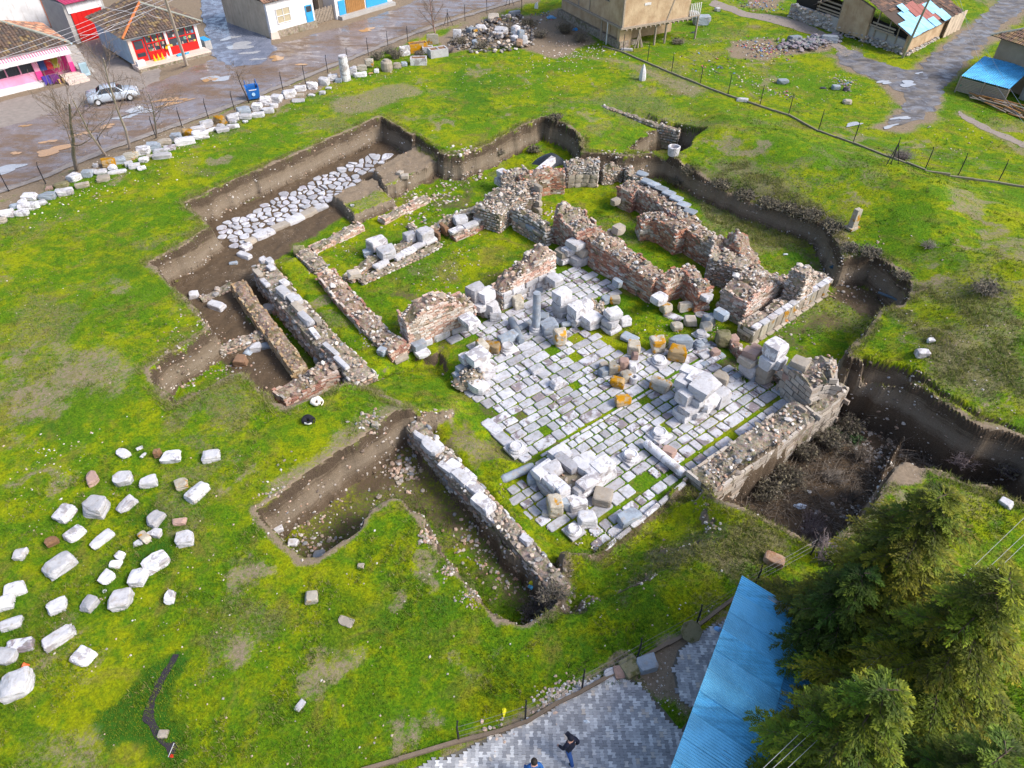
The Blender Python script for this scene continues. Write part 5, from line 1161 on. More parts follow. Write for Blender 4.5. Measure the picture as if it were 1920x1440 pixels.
for px, py, L_, W_, H_, rz, mat, lab in [
 (1300,28,1.5,1.2,1.0,20,'marble','white boulder behind the square white trough block'), (1316,37,2.0,1.3,1.1,5,'grey','big white block with hollow top near timber house'), (1272,30,1.2,1.0,.9,10,'marble','white block under corner of timber house'), (1345,17,.7,.6,.5,0,'marble','small white boulder beside the upper footpath'),
 (1468,152,1.1,.7,.5,10,'grey','grey flat boulder on grass inside upper right field'), (1568,163,.8,.6,.5,0,'grey','grey stone beside a black rag'), (1589,190,.8,.6,.45,-10,'pale','pale stone alone on grass near muddy track'), (1392,186,1.1,.5,.4,-15,'marble','white flat stone at kerb near rubble dump'),
 (1188,78,.75,.6,.6,0,'pale','tan stone under timber house corner'), (1175,92,1.3,.4,.35,-8,'marble','white stone bar below timber house'), (1730,660,.7,.55,.45,0,'marble','white boulder on right hand mound'), (1746,637,.4,.35,.3,0,'marble','small white stone above the white boulder on mound'),
 (1888,942,.5,.6,.3,40,'marble','white rubbish lump right of conifers'), (1452,1048,.85,.55,.45,-25,'brown','reddish boulder among twigs above the blue roof'), (583,1119,.55,.5,.4,10,'lichen','brown and tan stone on lawn below lower trench'), (648,1164,.7,.4,.15,-20,'pale','flat whitish patch of stone on the lower lawn'), (562,1322,.45,.25,.2,60,'marble','white splinter on the lower lawn'), (1213,1243,.8,.65,.5,15,'grey','grey square stone by bottom fence'), (1183,1249,.8,.75,.4,30,'mossy','dull flat stone between bottom fence and pavers'), (1164,1259,.55,.5,.3,10,'pink','pinkish slab at tip of courtyard paving'), (1143,1260,.5,.3,.25,20,'marble','white tile piece at tip of the courtyard'), (1143,1270,.5,.35,.2,-20,'marble','lower white tile piece at courtyard tip'), (305,1375,.35,.3,.25,0,'pale','pale stone by the bend of dark stream')]:
    stone(px, py, L_, W_, H_, D(rz), mat, lab, g, round_=.2)
# --- worked pieces
def column(px, py, L_, r, z, label, mat, ax=None, base=False, group='columns of the paved hall', px2=None):
    """standing, or lying from the pixel to px2"""
    if px2 is None:
        p = at(px, py, z); t = thing('column', label, 'column', p, 0, group)
        MB().box((0, 0, .09), (.85, .85, .18)).lathe([(.40,.18),(.43,.24),(.40,.30),(.33,.34),(.36,.40),(.33,.45),(r,.48)], 20).build('base', MAT['marble'], t)
        n = 12; prof = [(r*(1.05-.10*k/n)*(1+.012*math.sin(k*2.1)), .48+(L_-.48)*k/n) for k in range(n+1)]
        MB().lathe(prof, 20).build('shaft', MAT[mat], t, smooth=False); return t
    a = at(px, py, z+r); b = at(*px2, z+r); d = Vector(b-a); L_ = d.length; n = 12
    mb = MB().lathe([(r*(.8 if k in (0, n) else 1)*(1+.02*math.sin(k*1.7)), L_*min(max(k-.0, 0), n)/n-L_/2) for k in range(n+1)], 18)
    o = mb.build('fallen_column', MAT[mat]); o.rotation_mode = 'QUATERNION'; o.rotation_quaternion = d.to_track_quat('Z', 'Y'); o.location = (a+b)/2
    return tag(o, label, 'column', group, 'thing')
column(1005, 622, 3.0, .25, -1.95, 'slender grey column still standing on its white base', 'grey')
column(958, 598, 0, .24, -1.95, 'thick grey column shaft lying left of standing column', 'grey', px2=(978, 640))
column(972, 616, 0, .20, -1.95, 'short grey column piece lying between fallen shaft and standing column', 'grey', px2=(995, 604))
column(1210, 830, 0, .25, -1.93, 'long white column fallen across the lower hall floor', 'marble', px2=(1282, 889))
column(940, 900, 0, .23, -1.95, 'long grey column fallen against the square pier', 'grey', px2=(1000, 874))
column(1052, 609, 0, .19, -1.95, 'stubby white drum lying before the square marble bases', 'grey', px2=(1070, 606))
column(918, 588, 0, .33, -1.95, 'short white drum beside the doorway boulder', 'marble', px2=(912, 586))
column(1022, 966, .5, .17, -1.95, 'small white cylinder stone standing left of lower blocks', 'marble', px2=(1023, 959))
column(462, 668, 0, .28, -2.35, 'short grey drum lying in the left trench', 'grey', px2=(474, 652), group='stones lying in the trenches')
def column_base(px, py, label, s=1.0, mat='marble', z=-1.94, oct_=False):
    p = at(px, py, z+.15); t = thing('carved_pedestal', label, 'column base', (p[0], p[1], z), 0, 'column bases on the hall floor')
    MB().box((0, 0, .07*s), (.98*s, .98*s, .14*s), A1).build('plinth', MAT[mat], t)
    MB().lathe([(.42*s,.14*s),(.46*s,.2*s),(.42*s,.27*s),(.34*s,.29*s),(.35*s,.33*s),(.38*s,.36*s),(.33*s,.40*s),(.30*s,.40*s),(.28*s,.36*s)], 8 if oct_ else 20).build('torus', MAT[mat], t); return t
for a in ((952,652,'round column base on long slab left of fallen grey shaft'),(968,841,'ringed column base at corner of border strip and drain'),(1182,856,'round white column base left of fallen white column'),(1236,677,'round white column base below the large orange boulder'),(1314,626,'tall ringed column base on the small lawn edge'),(1076,994,'small white column base on lowest hall slabs')): column_base(*a, s=.85 if 'small' in a[2] else 1.0)
column_base(1236, 814, 'octagonal white column base at upper end of fallen white column', 1.05, oct_=True)
p = at(1314, 648, -1.9); t = thing('carved_capital', 'grey scroll carved capital lying near the long grey block', 'carved stone', (p[0], p[1], -1.95), .4)
MB().box((0, 0, .1), (.95, .6, .2)).build('slab', MAT['grey'], t); MB().lathe([(.28,.2),(.33,.26),(.26,.33),(.20,.36),(.20,.42),(.10,.44)], 16, (-.15, 0, 0)).lathe([(.16,.2),(.2,.28),(.12,.36)], 12, (.3, .1, 0)).build('scroll', MAT['grey'], t)
p = at(1187, 716, -1.9); tag(MB().lathe([(.22,0),(.25,.1),(.25,.42),(.22,.48),(.15,.48),(.14,.15)], 18).build('stone_mortar', MAT['marble'], origin=(0, 0, 0)), 'hollow white stone cylinder below the cluster of column pieces', 'stone mortar', None, 'thing').location = (p[0], p[1], -1.94)
# tall stump in the roadside row, the planted troughs, the marble post, the spike, the carved ring, the octagon
p = on(649, 150); o = MB().lathe([(.50,0),(.48,.8),(.46,1.6),(.44,2.3),(.40,2.35)], 16).build('column_stump', MAT['marble']); o.location = p; tag(o, 'tallest white column stump standing in the roadside row', 'column', 'stones in the roadside row', 'thing')
p = on(726, 132); o = MB().lathe([(.55,0),(.62,.3),(.60,.8),(.5,.95),(.3,.95),(.28,1.1),(.1,1.12)], 14).build('stone_drum', MAT['pale']); o.location = p; tag(o, 'squat cream drum beside the dry weeds', 'stone drum', 'stones in the roadside row', 'thing')
def trough(px, py, L_, W_, H_, rz, label, mat, n=1, fill=None):
    p = on(px, py, H_*.4); t = thing('stone_trough', label, 'trough', (p[0], p[1], gz(p[0], p[1])-.03), rz, 'stone troughs of the roadside row'); w = .14; mb = MB()
    mb.box((0, 0, .1), (L_-.02, W_-.02, .2)); mb.box((0, -W_/2+w/2, H_/2+.05), (L_, w, H_)).box((0, W_/2-w/2, H_/2+.05), (L_, w, H_))
    for k in range(n+1): mb.box((-L_/2+w/2+(L_-w)*k/n, 0, H_/2+.046), (w, W_-2*w+.01, H_-.008))
    mb.build('trough_body', MAT[mat], t)
    if fill: MB().box((0, 0, H_*.5+.06), (L_-2*w-.01, W_-2*w-.01, H_*.8)).build('soil', MAT[fill], t)
    return t
trough(784, 90, 2.0, 1.0, .9, .35, 'ochre stained stone trough by the roadside fence', 'orange', 1, 'brown')
trough(785, 115, 1.7, 1.0, .65, .05, 'white stone trough planted with dry purple weeds', 'marble', 1, 'brown')
trough(821, 99, 2.0, 1.2, .8, .42, 'white stone trough with two square hollows', 'marble', 2, 'brown')
trough(802, 94, 1.2, .8, .6, .2, 'small rounded white trough behind the two hollow trough', 'marble', 1, 'brown')
p = on(1597, 428); t = thing('marble_post', 'white marble post with lichen standing at edge of right bank', 'stone post', p, .5); MB().box((0, 0, .75), (.5, .42, 1.5), taper=.12).build('post', MAT['lichen'], t); MB().box((0, 0, .08), (.85, .7, .16)).build('foot', MAT['lichen'], t)
p = on(1204, 150); o = MB().lathe([(.34,0),(.36,.25),(.30,.8),(.16,1.3),(.03,1.55)], 7).build('pointed_stone', MAT['marble']); o.location = p; tag(o, 'white pointed spike stone alone on the upper lawn', 'stone spike', None, 'thing')
p = on(1262, 290); mb = MB().lathe([(.45,0),(.52,.7),(.42,.75),(.36,.70),(.34,.35)], 18); o = mb.build('stone_ring', MAT['marble']); o.location = p; tag(o, 'hollow white stone ring at lip of sunk corner', 'stone ring', None, 'thing')
p = on(1296, 1184, .3); o = MB().lathe([(.42,-.05),(.44,0),(.44,.05),(.40,.06)], 8).build('stone_disc', MAT['mossy']); o.location = (p[0], p[1], p[2]+.30); o.rotation_euler = (R(35), R(10), 0); tag(o, 'dull green octagonal stone slab leaning on the bottom fence kerb', 'stone slab', None, 'thing')
# heap of stones at the road bend
hp = thing('stone_heap', 'overgrown heap of field stones and twigs at the road bend', 'stone heap', on(940, 75)); h0 = np.array(hp.location); mb = MB(); rs = np.random.default_rng(44); big = 0
HPOLY = W([(835,85),(870,55),(920,35),(975,25),(1005,55),(1000,88),(950,100),(880,100)]); A = np.array(HPOLY)
while mb.n < 12*430:
    x, y = rs.uniform(A[:, 0].min(), A[:, 0].max()), rs.uniform(A[:, 1].min(), A[:, 1].max()); d = inside(HPOLY, x, y)
    if d < 0: continue
    z = gz(x, y)+min(d*.3, .8)*rs.random(); pal = rs.random()
    rock_to(mb, rs, (x, y, z+.1), rs.uniform(.12, .34), tuple(.55*np.array(pick(rs, 'stones'))) if pal < .5 else ((.06, .055, .06) if pal < .86 else pick(rs, 'palerubble')), .8)
o = mb.build('stones', MAT['stuff'], hp, origin=h0); o['kind'] = 'stuff'
for px, py, L_, W_, H_, m in ((925,33,2.2,1.4,.5,'pale'),(965,25,1.6,.6,.5,'grey'),(902,53,1.3,1.0,.7,'marble'),(939,58,1.6,1.1,.9,'marble'),(967,58,.9,.8,1.4,'marble'),(976,64,.8,.7,1.1,'grey'),(984,74,.8,.7,.9,'marble'),(965,72,.9,.7,.6,'marble'),(974,80,1.1,.7,.6,'brown'),(892,61,.9,.6,.5,'orange'),(883,57,.9,.9,.6,'grey'),(890,81,.9,.6,.6,'grey'),(926,65,1.0,.6,.5,'marble'),(937,66,.9,.7,.6,'marble'),(911,58,.9,.5,.4,'marble'),(933,38,.9,.7,.5,'brown')):
    p = on(px, py, H_*.7); put('heap_stone', tomesh('heap_stone', cut_stone(7000+px, .3, 3, CG5), MAT[m]), hp, (p[0]-h0[0], p[1]-h0[1], p[2]+.15-h0[2]), rs.uniform(0, 3), (L_, W_, H_))
# rubble piles in trenches and pits: too many and small to count
def scatter(name, label, spots, pal='rubble', lib=ROCKS, seed=0):
    mb = MB(); rs = np.random.default_rng(seed)
    for px, py, sx, n, r0, r1 in spots:
        c = on(px, py); s = sx/ppm(c)
        for _ in range(n):
            x, y = c[0]+rs.normal(0, s), c[1]+rs.normal(0, s*1.1); r = rs.uniform(r0, r1)*(1.4 if rs.random() < .1 else 1); rock_to(mb, rs, (x, y, gz(x, y)+r*.25), r, pick(rs, pal), .75, lib)
    return tag(mb.build(name, MAT['stuff']), label, 'rubble', None, 'stuff')
scatter('trench_rubble', 'loose stones scattered in trenches', [(760,880,18,90,.05,.2),(740,900,30,60,.04,.1),(560,980,30,120,.03,.1),(620,990,30,60,.03,.09),(590,1030,20,40,.04,.14),(880,1010,18,50,.04,.13),(900,1050,18,40,.03,.10),(950,1080,25,60,.04,.12),
 (800,1010,8,60,.04,.12),(840,1070,8,60,.03,.08),(880,1120,10,60,.03,.07),(700,790,16,60,.04,.14),(420,690,35,120,.03,.1),(340,700,14,60,.03,.1),(480,590,20,60,.03,.1),(560,620,10,30,.04,.12),(380,600,25,60,.03,.08),
 (790,400,28,70,.04,.16),(830,370,18,70,.05,.18),(850,340,20,60,.04,.15),(740,330,30,30,.03,.08),(640,470,20,30,.03,.08),(880,300,12,60,.05,.2),(1210,310,12,40,.05,.15),(1560,520,25,70,.04,.14),(1600,500,40,60,.03,.09),
 (1480,620,30,70,.03,.09),(1420,600,20,30,.04,.1),(1640,830,30,60,.04,.14),(1650,860,25,70,.04,.16),(1600,960,20,40,.04,.12),(1520,960,35,40,.04,.12),(1385,705,12,80,.04,.1),(870,700,12,60,.04,.12),(1030,400,12,40,.05,.14),(1240,630,30,50,.03,.08),(1340,620,12,30,.04,.1),(700,640,16,40,.03,.08),(820,520,40,80,.03,.09),(860,480,40,50,.03,.08),(1150,320,14,60,.05,.15),(770,365,12,50,.04,.12)], 'rubble', ROCKS, 3)
scatter('scattered_pebbles', 'pale pebbles and scraps strewn over the grass', [(300,1100,160,90,.02,.06),(500,1200,160,90,.02,.06),(120,900,90,80,.02,.06),(800,1300,140,60,.02,.06),(1250,1100,90,60,.02,.06),(1000,140,70,120,.03,.09),(1300,150,70,110,.03,.09),(1350,90,60,80,.03,.10),(1500,180,80,80,.03,.09),(1620,160,60,50,.03,.09),(1420,160,30,60,.05,.13),(1750,600,90,60,.03,.08),
 (150,360,60,120,.04,.1),(330,270,60,120,.04,.1),(560,170,50,90,.04,.1),(700,140,40,60,.04,.1),(650,200,90,60,.03,.08),(1060,100,40,140,.05,.14),(1130,90,30,80,.05,.14),(1800,270,70,80,.04,.1),(1850,700,50,50,.03,.08),(60,560,60,30,.02,.06),(90,850,30,40,.03,.06),(900,150,60,60,.03,.08),(1580,95,30,40,.05,.1),(1580,150,14,50,.05,.12)], 'palerubble', PEB, 4)
tr = scatter('rubble_strip', 'crushed stone scattered at the edge of the courtyard', [(1050,1305,14,130,.03,.09),(1030,1320,14,80,.03,.09),(1090,1290,10,50,.03,.08),(930,1385,14,40,.03,.1),(1240,1290,30,90,.02,.05),(1330,1200,40,60,.02,.05)], 'palerubble', ROCKS, 6)

# stones and clods showing in the cut earth banks
mb = MB(); rs = np.random.default_rng(63); cand = np.argwhere((SLOPE > .9) & (DEP > .12)); cand = cand[rs.integers(len(cand), size=4200)]
for j, i in cand:
    x, y = GX[i]+rs.uniform(-.1, .1), GY[j]+rs.uniform(-.1, .1)
    if vnoise(x, y, 1.7, 64) < -.35: continue
    c = [(.50,.46,.41),(.36,.30,.24),(.62,.58,.54),(.10,.07,.05),(.16,.11,.075),(.40,.26,.17)][int(rs.integers(6))]; rock_to(mb, rs, (x, y, gz(x, y)+.01), rs.uniform(.03, .10)*(1.7 if rs.random() < .08 else 1), c, .8)
tag(mb.build('bank_stones', MAT['stuff']), 'stones and clods showing in the cut earth banks', 'stones', None, 'stuff')
# ------------------------------------------------------------------ buildings
def frame2(a, b):
    """local frame: origin a, x towards b, y away to the left of it"""
    a = np.asarray(a); b = np.asarray(b); d = b-a; return math.atan2(d[1], d[0]), float(np.hypot(d[0], d[1]))
def loc_of(root, p):
    """world point -> the frame of a thing"""
    a = root.rotation_euler[2]; d = np.asarray(p)-np.array(root.location); return np.array([d[0]*math.cos(a)+d[1]*math.sin(a), -d[0]*math.sin(a)+d[1]*math.cos(a), d[2]])
TILE = dict(
 old=[(.095,.048,.032),(.065,.038,.028),(.12,.060,.034),(.050,.034,.028),(.15,.082,.038),(.080,.044,.030),(.22,.14,.045)],
 red=[(.42,.16,.075),(.36,.13,.065),(.48,.22,.11),(.20,.09,.06),(.13,.08,.06),(.52,.30,.17)],
 dark=[(.10,.055,.042),(.13,.070,.050),(.085,.050,.042),(.17,.09,.06),(.24,.12,.07),(.36,.18,.10)],
 rust=[(.17,.085,.05),(.22,.11,.06),(.13,.07,.045),(.27,.15,.06),(.21,.14,.05)])
def tiled(mb, a, b, c, d, pal, rng, tw=.30, tl=.36, skip=0.02, mask=None):
    """rows of curved roof tiles over the slope a-b (eave) c-d (top: c above b, d above a); triangles and trapezoids are fine"""
    a, b, c, d = (np.asarray(q, float) for q in (a, b, c, d)); n = np.cross(b-a, d-a); n /= np.linalg.norm(n)
    if n[2] < 0: n = -n
    e = (b-a)/np.linalg.norm(b-a); up = np.cross(n, e)
    if (d-a)@up < 0: up = -up
    S = max((d-a)@up, (c-a)@up); rows = int(S/tl)+1; P2 = [((q-a)@e, (q-a)@up) for q in (a, b, c, d)]
    P2 = [q for i, q in enumerate(P2) if i == 0 or math.hypot(q[0]-P2[i-1][0], q[1]-P2[i-1][1]) > .05]
    xs0, xs1 = min(q[0] for q in P2), max(q[0] for q in P2)
    for r in range(rows):
        y = r*tl; cols = np.arange(xs0, xs1, tw); s = sdf(P2, cols+tw/2, np.full(len(cols), min(y+tl*.5, S-.02)))
        for x, dd in zip(cols, s):
            if dd < -.04 or rng.random() < skip: continue
            if mask is not None and mask(x/max(xs1, .1), y/S): continue
            col = np.array(TILE[pal][rng.integers(len(TILE[pal]))])*rng.uniform(.8, 1.25); j = rng.uniform(-.02, .02); l = rng.uniform(.0, .025)
            o = a+e*(x+j)+up*(y-.04)
            V = []
            for yy, lift in ((0, .055+l), (tl*1.12, .012+l)):
                for xx, h in ((.01, 0), (tw*.27, .062), (tw*.55, .062), (tw*.80, .0), (tw*.99, .012)): V.append(o+e*xx+up*yy+n*(h+lift))
            mb.add(V, [(i, i+1, i+6, i+5) for i in range(4)]+[(0, 4, 3, 2, 1)], tuple(np.clip(col, 0, .8)))
def face_box(root, x, z, w, h, mat, name, y=0, t=.06, rz=0):
    return MB().box((0, 0, h/2), (w, t, h)).build(name, mat, root) if False else put(name, MB().box((0, 0, h/2), (w, t, h)).mesh(name), root, (x, y, z))
def mk(root, name, mat, fn, parent=None):
    mb = MB(); fn(mb); return mb.build(name, mat, parent or root)
P_ = lambda *a, **k: plain(*a, **k)
m_white = make_plaster('white_plaster', (.70, .70, .72), (.36, .31, .27), .5); m_pink = make_plaster('pink_paint', (.72, .30, .46), (.50, .24, .32), .5); m_hotpink = P_('hot_pink_paint', (.62, .045, .22), .75, .15, 2, .1)
m_red = P_('red_paint', (.52, .012, .010), .5, .12, 1, .05); m_dredtin = P_('crimson_tin', (.30, .02, .06), .5, .25, 2, .05); m_glass = P_('dark_glass', (.035, .045, .06), .08, .4, 1.5, 0, spec=.6)
m_ltblue = make_plaster('pale_blue_plaster', (.40, .55, .66), (.30, .32, .34), .5); m_blue = P_('bright_blue_paint', (.035, .30, .58), .6, .25, 2.5, .1); m_wood = P_('weathered_wood', (.30, .25, .20), .85, .35, 6, .4)
m_door = P_('brown_wood_door', (.30, .15, .05), .7, .4, 3, .3); m_cream = make_plaster('cream_plaster', (.52, .43, .33), (.22, .16, .11), .6); m_grey = P_('grey_concrete', (.36, .35, .34), .9, .25, 1.5, .4); m_black = P_('black_iron', (.015, .015, .017), .5, .3, 4, 0)
m_orange = P_('orange_ridge_tile', (.45, .14, .045), .8, .3, 4, .2); m_mortar = P_('grey_green_mortar', (.28, .29, .25), .9, .3, 4, .4); m_slabt = P_('pale_terrazzo', (.60, .50, .44), .6, .15, 2, .05); m_yel = P_('yellow_plastic', (.75, .42, .01), .4, .05, 2, 0)
m_beige = make_plaster('smooth_beige_render', (.36, .28, .20), (.24, .18, .13), .4)
def make_adobe():
    t = NT('adobe_plaster', .92, .15); n = t.noise(.8, 5, .65); n2 = t.noise(5, 4, .7); mp = t.n.new('ShaderNodeMapping'); mp.inputs['Scale'].default_value = (3, 3, .35); t.l.new(t.pos(), mp.inputs[0]); st = t.noise(1.2, 4, .7, mp.outputs[0])
    c = t.mix(t.step(n, .3, .7), (.36, .25, .155), (.50, .38, .255)); c = t.mix(t.math('MULTIPLY', t.step(st, .56, .72), .5), c, (.22, .13, .07)); c = t.mix(t.math('MULTIPLY', t.step(n2, .58, .75), .5), c, (.26, .20, .15)); t.color(c); t.bump(t.math('ADD', n2, n), .7, .05); return t.m
m_adobe = make_adobe()
def make_tin(name, c, rustc=(.20, .06, .03), rust=.25, rough=.35):
    t = NT(name, rough, .5); n = t.noise(.8, 5, .65); n2 = t.noise(6, 4, .7)
    mp = t.n.new('ShaderNodeMapping'); mp.inputs['Rotation'].default_value = (0, 0, .45); mp.inputs['Scale'].default_value = (.35, 5, 1); t.l.new(t.pos(), mp.inputs[0]); st = t.noise(1.0, 3, .6, mp.outputs[0])
    k = t.mix(t.step(t.math('ADD', t.math('MULTIPLY', st, .5), t.math('MULTIPLY', n, .5)), .38, .62), tuple(x*.72 for x in c), tuple(min(1, x*1.15) for x in c))
    k = t.mix(t.math('MULTIPLY', t.step(t.math('ADD', t.math('MULTIPLY', n2, .5), t.math('MULTIPLY', n, .5)), .60, .66), rust*3, True), k, rustc); t.color(k); return t.m
m_tin = make_tin('blue_tin', (.075, .40, .72), rust=.05); m_tin2 = make_tin('pale_blue_tin', (.30, .60, .82), (.20, .05, .04), .30); m_rusttin = P_('rusty_tin', (.30, .11, .09), .7, .4, 3, .2); m_pinktin = P_('crimson_roof_tin', (.42, .035, .10), .45, .2, 2, 0)

# --- shop with red front
A = on(262, 132); B = on(390, 100); rz, Wd = frame2(A, B); Wd = 7.4
s = thing('corner_shop', 'small corner shop with red painted front and brown tiled roof', 'shop', A, rz, 'village buildings'); Dp = 9.0; Ht = 2.75; rg = np.random.default_rng(2)
mk(s, 'plinth', m_slabt, lambda m: m.box((Wd/2, .2, .12), (Wd+.5, 1.7, .60))); mk(s, 'foundation', MAT['core_rubble'], lambda m: m.box((Wd/2, -.66, .0), (Wd+.45, .2, .56)))
mk(s, 'wall', m_ltblue, lambda m: m.box((Wd/2, Dp/2+1.05, Ht/2+.2), (Wd, Dp-.1, Ht)))
mk(s, 'pilaster', m_slabt, lambda m: m.box((.2, .95, Ht/2+.2), (.40, .25, Ht))); mk(s, 'pilaster', m_white, lambda m: m.box((3.9, .93, Ht/2+.2), (.26, .28, Ht))); mk(s, 'pilaster', m_white, lambda m: m.box((Wd-.15, .95, Ht/2+.2), (.30, .25, Ht)))
mk(s, 'door', m_red, lambda m: m.box((1.0, 1.02, 1.45), (1.15, .14, 2.1)).box((1.0, .93, 1.45), (.9, .06, .14)))
d = mk(s, 'door_pane', m_glass, lambda m: m.box((1.0, .93, 2.05), (.85, .06, .75)).box((1.0, .93, 1.1), (.85, .06, .35)))
for x0, n in ((1.75, 3), (4.08, 3)):
    w = 2.02 if n == 3 and x0 < 2 else 3.0
    f = mk(s, 'shop_window', m_red, lambda m: [m.box((x0+w/2, .97, .80), (w, .2, .82))]+[m.box((x0+w*k/n, .95, 1.95), (.09, .16, 1.9)) for k in range(n+1)]+[m.box((x0+w/2, .95, z), (w, .15, .09)) for z in (2.0, 2.86)])
    for k in range(n): mk(s, 'pane', m_glass, lambda m: m.box((x0+w*(k+.5)/n, .99, 2.0), (w/n-.1, .06, 1.6)), f)
    goods = MB()
    for k in range(26):
        c = [(.6,.6,.62),(.5,.1,.1),(.1,.3,.5),(.6,.5,.1),(.1,.35,.2),(.5,.35,.3)][int(rg.integers(6))]; goods.box((x0+.15+rg.random()*(w-.3), .945, 1.3+.45*int(rg.integers(0, 4))), (rg.uniform(.1, .28), .05, rg.uniform(.12, .34)), 0, c)
    goods.build('displayed_goods', MAT['stuff'], f)['kind'] = 'stuff'
ev = Ht+.24; hp_ = 1.9; a, b = np.array([-.5, .35, ev]), np.array([Wd+.55, .35, ev]); r0, r1 = np.array([Wd/2-.2, 4.2, ev+hp_]), np.array([Wd/2+.2, 7.2, ev+hp_]); c0, c1 = np.array([-.5, Dp+1.6, ev]), np.array([Wd+.55, Dp+1.6, ev])
rf = mk(s, 'roof', P_('roof_underlay', (.07, .045, .03), .9, .3, 4, 0), lambda m: m.quad(a, b, r0).quad(b, c1, r1, r0).quad(c1, c0, r1).quad(c0, a, r0, r1))
mb = MB(); tiled(mb, a, b, r0, r0, 'old', rg); tiled(mb, c0, a, r0, r1, 'old', rg, .32, .40); tiled(mb, b, c1, r1, r0, 'old', rg); mb.build('roof_tiles', MAT['stuff'], rf)['kind'] = 'stuff'
mk(s, 'hip_ridge', m_orange, lambda m: m.tube([a+(0, 0, .08), a*.5+r0*.5+(0, 0, .14), r0+(0, 0, .1)], .12, 7), rf); mk(s, 'hip_ridge', m_mortar, lambda m: m.tube([b+(0, 0, .08), r0+(0, 0, .1)], .12, 7), rf)
mk(s, 'fascia', m_white, lambda m: m.box((Wd/2, .62, ev-.08), (Wd+.7, .06, .20)))
p = np.array([.7, -.25, .42]); wl_ = lambda q: np.array(s.location)+rotz(rz)@np.asarray(q)
for k in range(3):
    q = wl_((1.95+.42*k, .35-.02*k, .42)); o = MB().box((0, 0, .02), (.34, .34, .04)).lathe([(.16,.04),(.14,.1),(.025,.62),(.02,.64)], 10).build('traffic_cone', m_yel); o.location = q; o.rotation_euler = (0, 0, rz)
    tag(o, ('yellow cone nearest the red shop door', 'middle one of three yellow cones by shop', 'yellow cone farthest from the red shop door')[k], 'cone', 'yellow cones before the shop', 'thing')
o = MB().box((0, 0, .02), (.3, .3, .04)).lathe([(.14,.04),(.02,.5),(.015,.52)], 10).build('traffic_cone', m_white); o.location = wl_((3.3, .3, .42)); tag(o, 'small white cone right of the yellow cones', 'cone', None, 'thing')
o = MB().box((0, 0, .2), (.8, .5, .4)).box((0, 0, .42), (.86, .56, .06)).build('cool_box', m_white); o.location = wl_((.35, .05, .42)); o.rotation_euler = (0, 0, rz); tag(o, 'white box standing at the left corner of shop plinth', 'box', None, 'thing')
o = MB().tube([(0, 0, .05), (.3, .05, .12), (.7, 0, .05)], .14, 8).tube([(.9, 0, .08), (1.35, .1, .08)], .09, 6).build('blue_bags', m_blue); o.location = wl_((4.2, .05, .42)); o.rotation_euler = (0, 0, rz); tag(o, 'blue bags lying on the shop plinth', 'bag', None, 'thing')
o = MB().lathe([(.12,0),(.16,.12),(.05,.3)], 8).tube([(.05, 0, .2), (.25, 0, .42), (.5, 0, .36)], .07, 6).build('yellow_toys', m_yel); o.location = wl_((3.6, .72, 1.15)); tag(o, 'yellow balloon toys hanging at the shop window', 'toy', None, 'thing')
o = thing('ice_chest', 'pale grey glass sided chest at the right end of shop', 'freezer', wl_((Wd+.75, 1.6, -.1)), rz)
MB().box((0, 0, .55), (.7, 1.5, 1.1)).build('chest', m_grey, o); MB().box((0, 0, 1.13), (.74, 1.54, .06)).build('lid', m_blue, o)

# --- pink shop
A = on(148, 143); Bq = on(0, 178); rz, _ = frame2(Bq, A); Wd = 11.5
A = np.array([*A[:2], gz(*A[:2])]); org = A-np.array([math.cos(rz), math.sin(rz), 0])*Wd
s = thing('clothes_shop', 'pink fronted clothes shop with red brown tiled roof at left edge', 'shop', org, rz, 'village buildings'); Ht = 2.75; Dp = 8.5; rg = np.random.default_rng(4)
mk(s, 'wall', m_pink, lambda m: m.box((Wd/2, Dp/2+.6, Ht/2+.3), (Wd, Dp-1.2, Ht+.2)).box((4.0, .5, .72), (8.0, .34, .85)).box((Wd-.22, .42, Ht/2+.35), (.42, .5, Ht)).box((8.15, .42, Ht/2+.35), (.5, .5, Ht)).box((2.75, .42, Ht/2+.35), (.5, .5, Ht)))
mk(s, 'plinth', m_white, lambda m: m.box((4.0, .1, .10), (8.4, 1.3, .5)))
mk(s, 'painted_base', m_hotpink, lambda m: m.box((Wd-.22, .405, .95), (.45, .56, .9))); mk(s, 'painted_base', m_hotpink, lambda m: m.box((8.15, .405, .85), (.53, .56, .75))); mk(s, 'painted_base', m_hotpink, lambda m: m.box((2.75, .405, .85), (.53, .56, .75))); mk(s, 'porch_panel', m_hotpink, lambda m: m.box((9.9, 1.22, 1.5), (2.6, .08, 2.1)))
f = mk(s, 'shop_window', m_pink, lambda m: [m.box((3.05+4.9*k/4, .36, 1.95), (.09, .14, 1.6)) for k in range(5)]+[m.box((5.5, .36, z), (4.9, .14, .09)) for z in (1.18, 2.75)])
for k in range(4): mk(s, 'pane', m_glass, lambda m: m.box((3.05+4.9*(k+.5)/4, .46, 1.95), (1.1, .06, 1.5)), f)
mk(s, 'grille', m_black, lambda m: [m.box((3.1+.245*k, .33, 1.95), (.025, .03, 1.5)) for k in range(20)], f)
mk(s, 'doorway', m_glass, lambda m: m.box((9.85, 1.16, 2.4), (2.4, .06, .8)))
aw = mk(s, 'awning', m_white, lambda m: m.add([(2.6,.2,2.95),(Wd,.2,2.95),(Wd,-.75,2.62),(2.6,-.75,2.62),(2.6,-.75,2.36),(Wd,-.75,2.36)], [(0,1,2,3),(3,2,5,4)]).add([(-.4,.2,2.9),(2.5,.2,2.9),(2.5,-.6,2.55),(-.4,-.6,2.55),(-.4,-.6,2.25),(2.5,-.6,2.25)], [(0,1,2,3),(3,2,5,4)]))
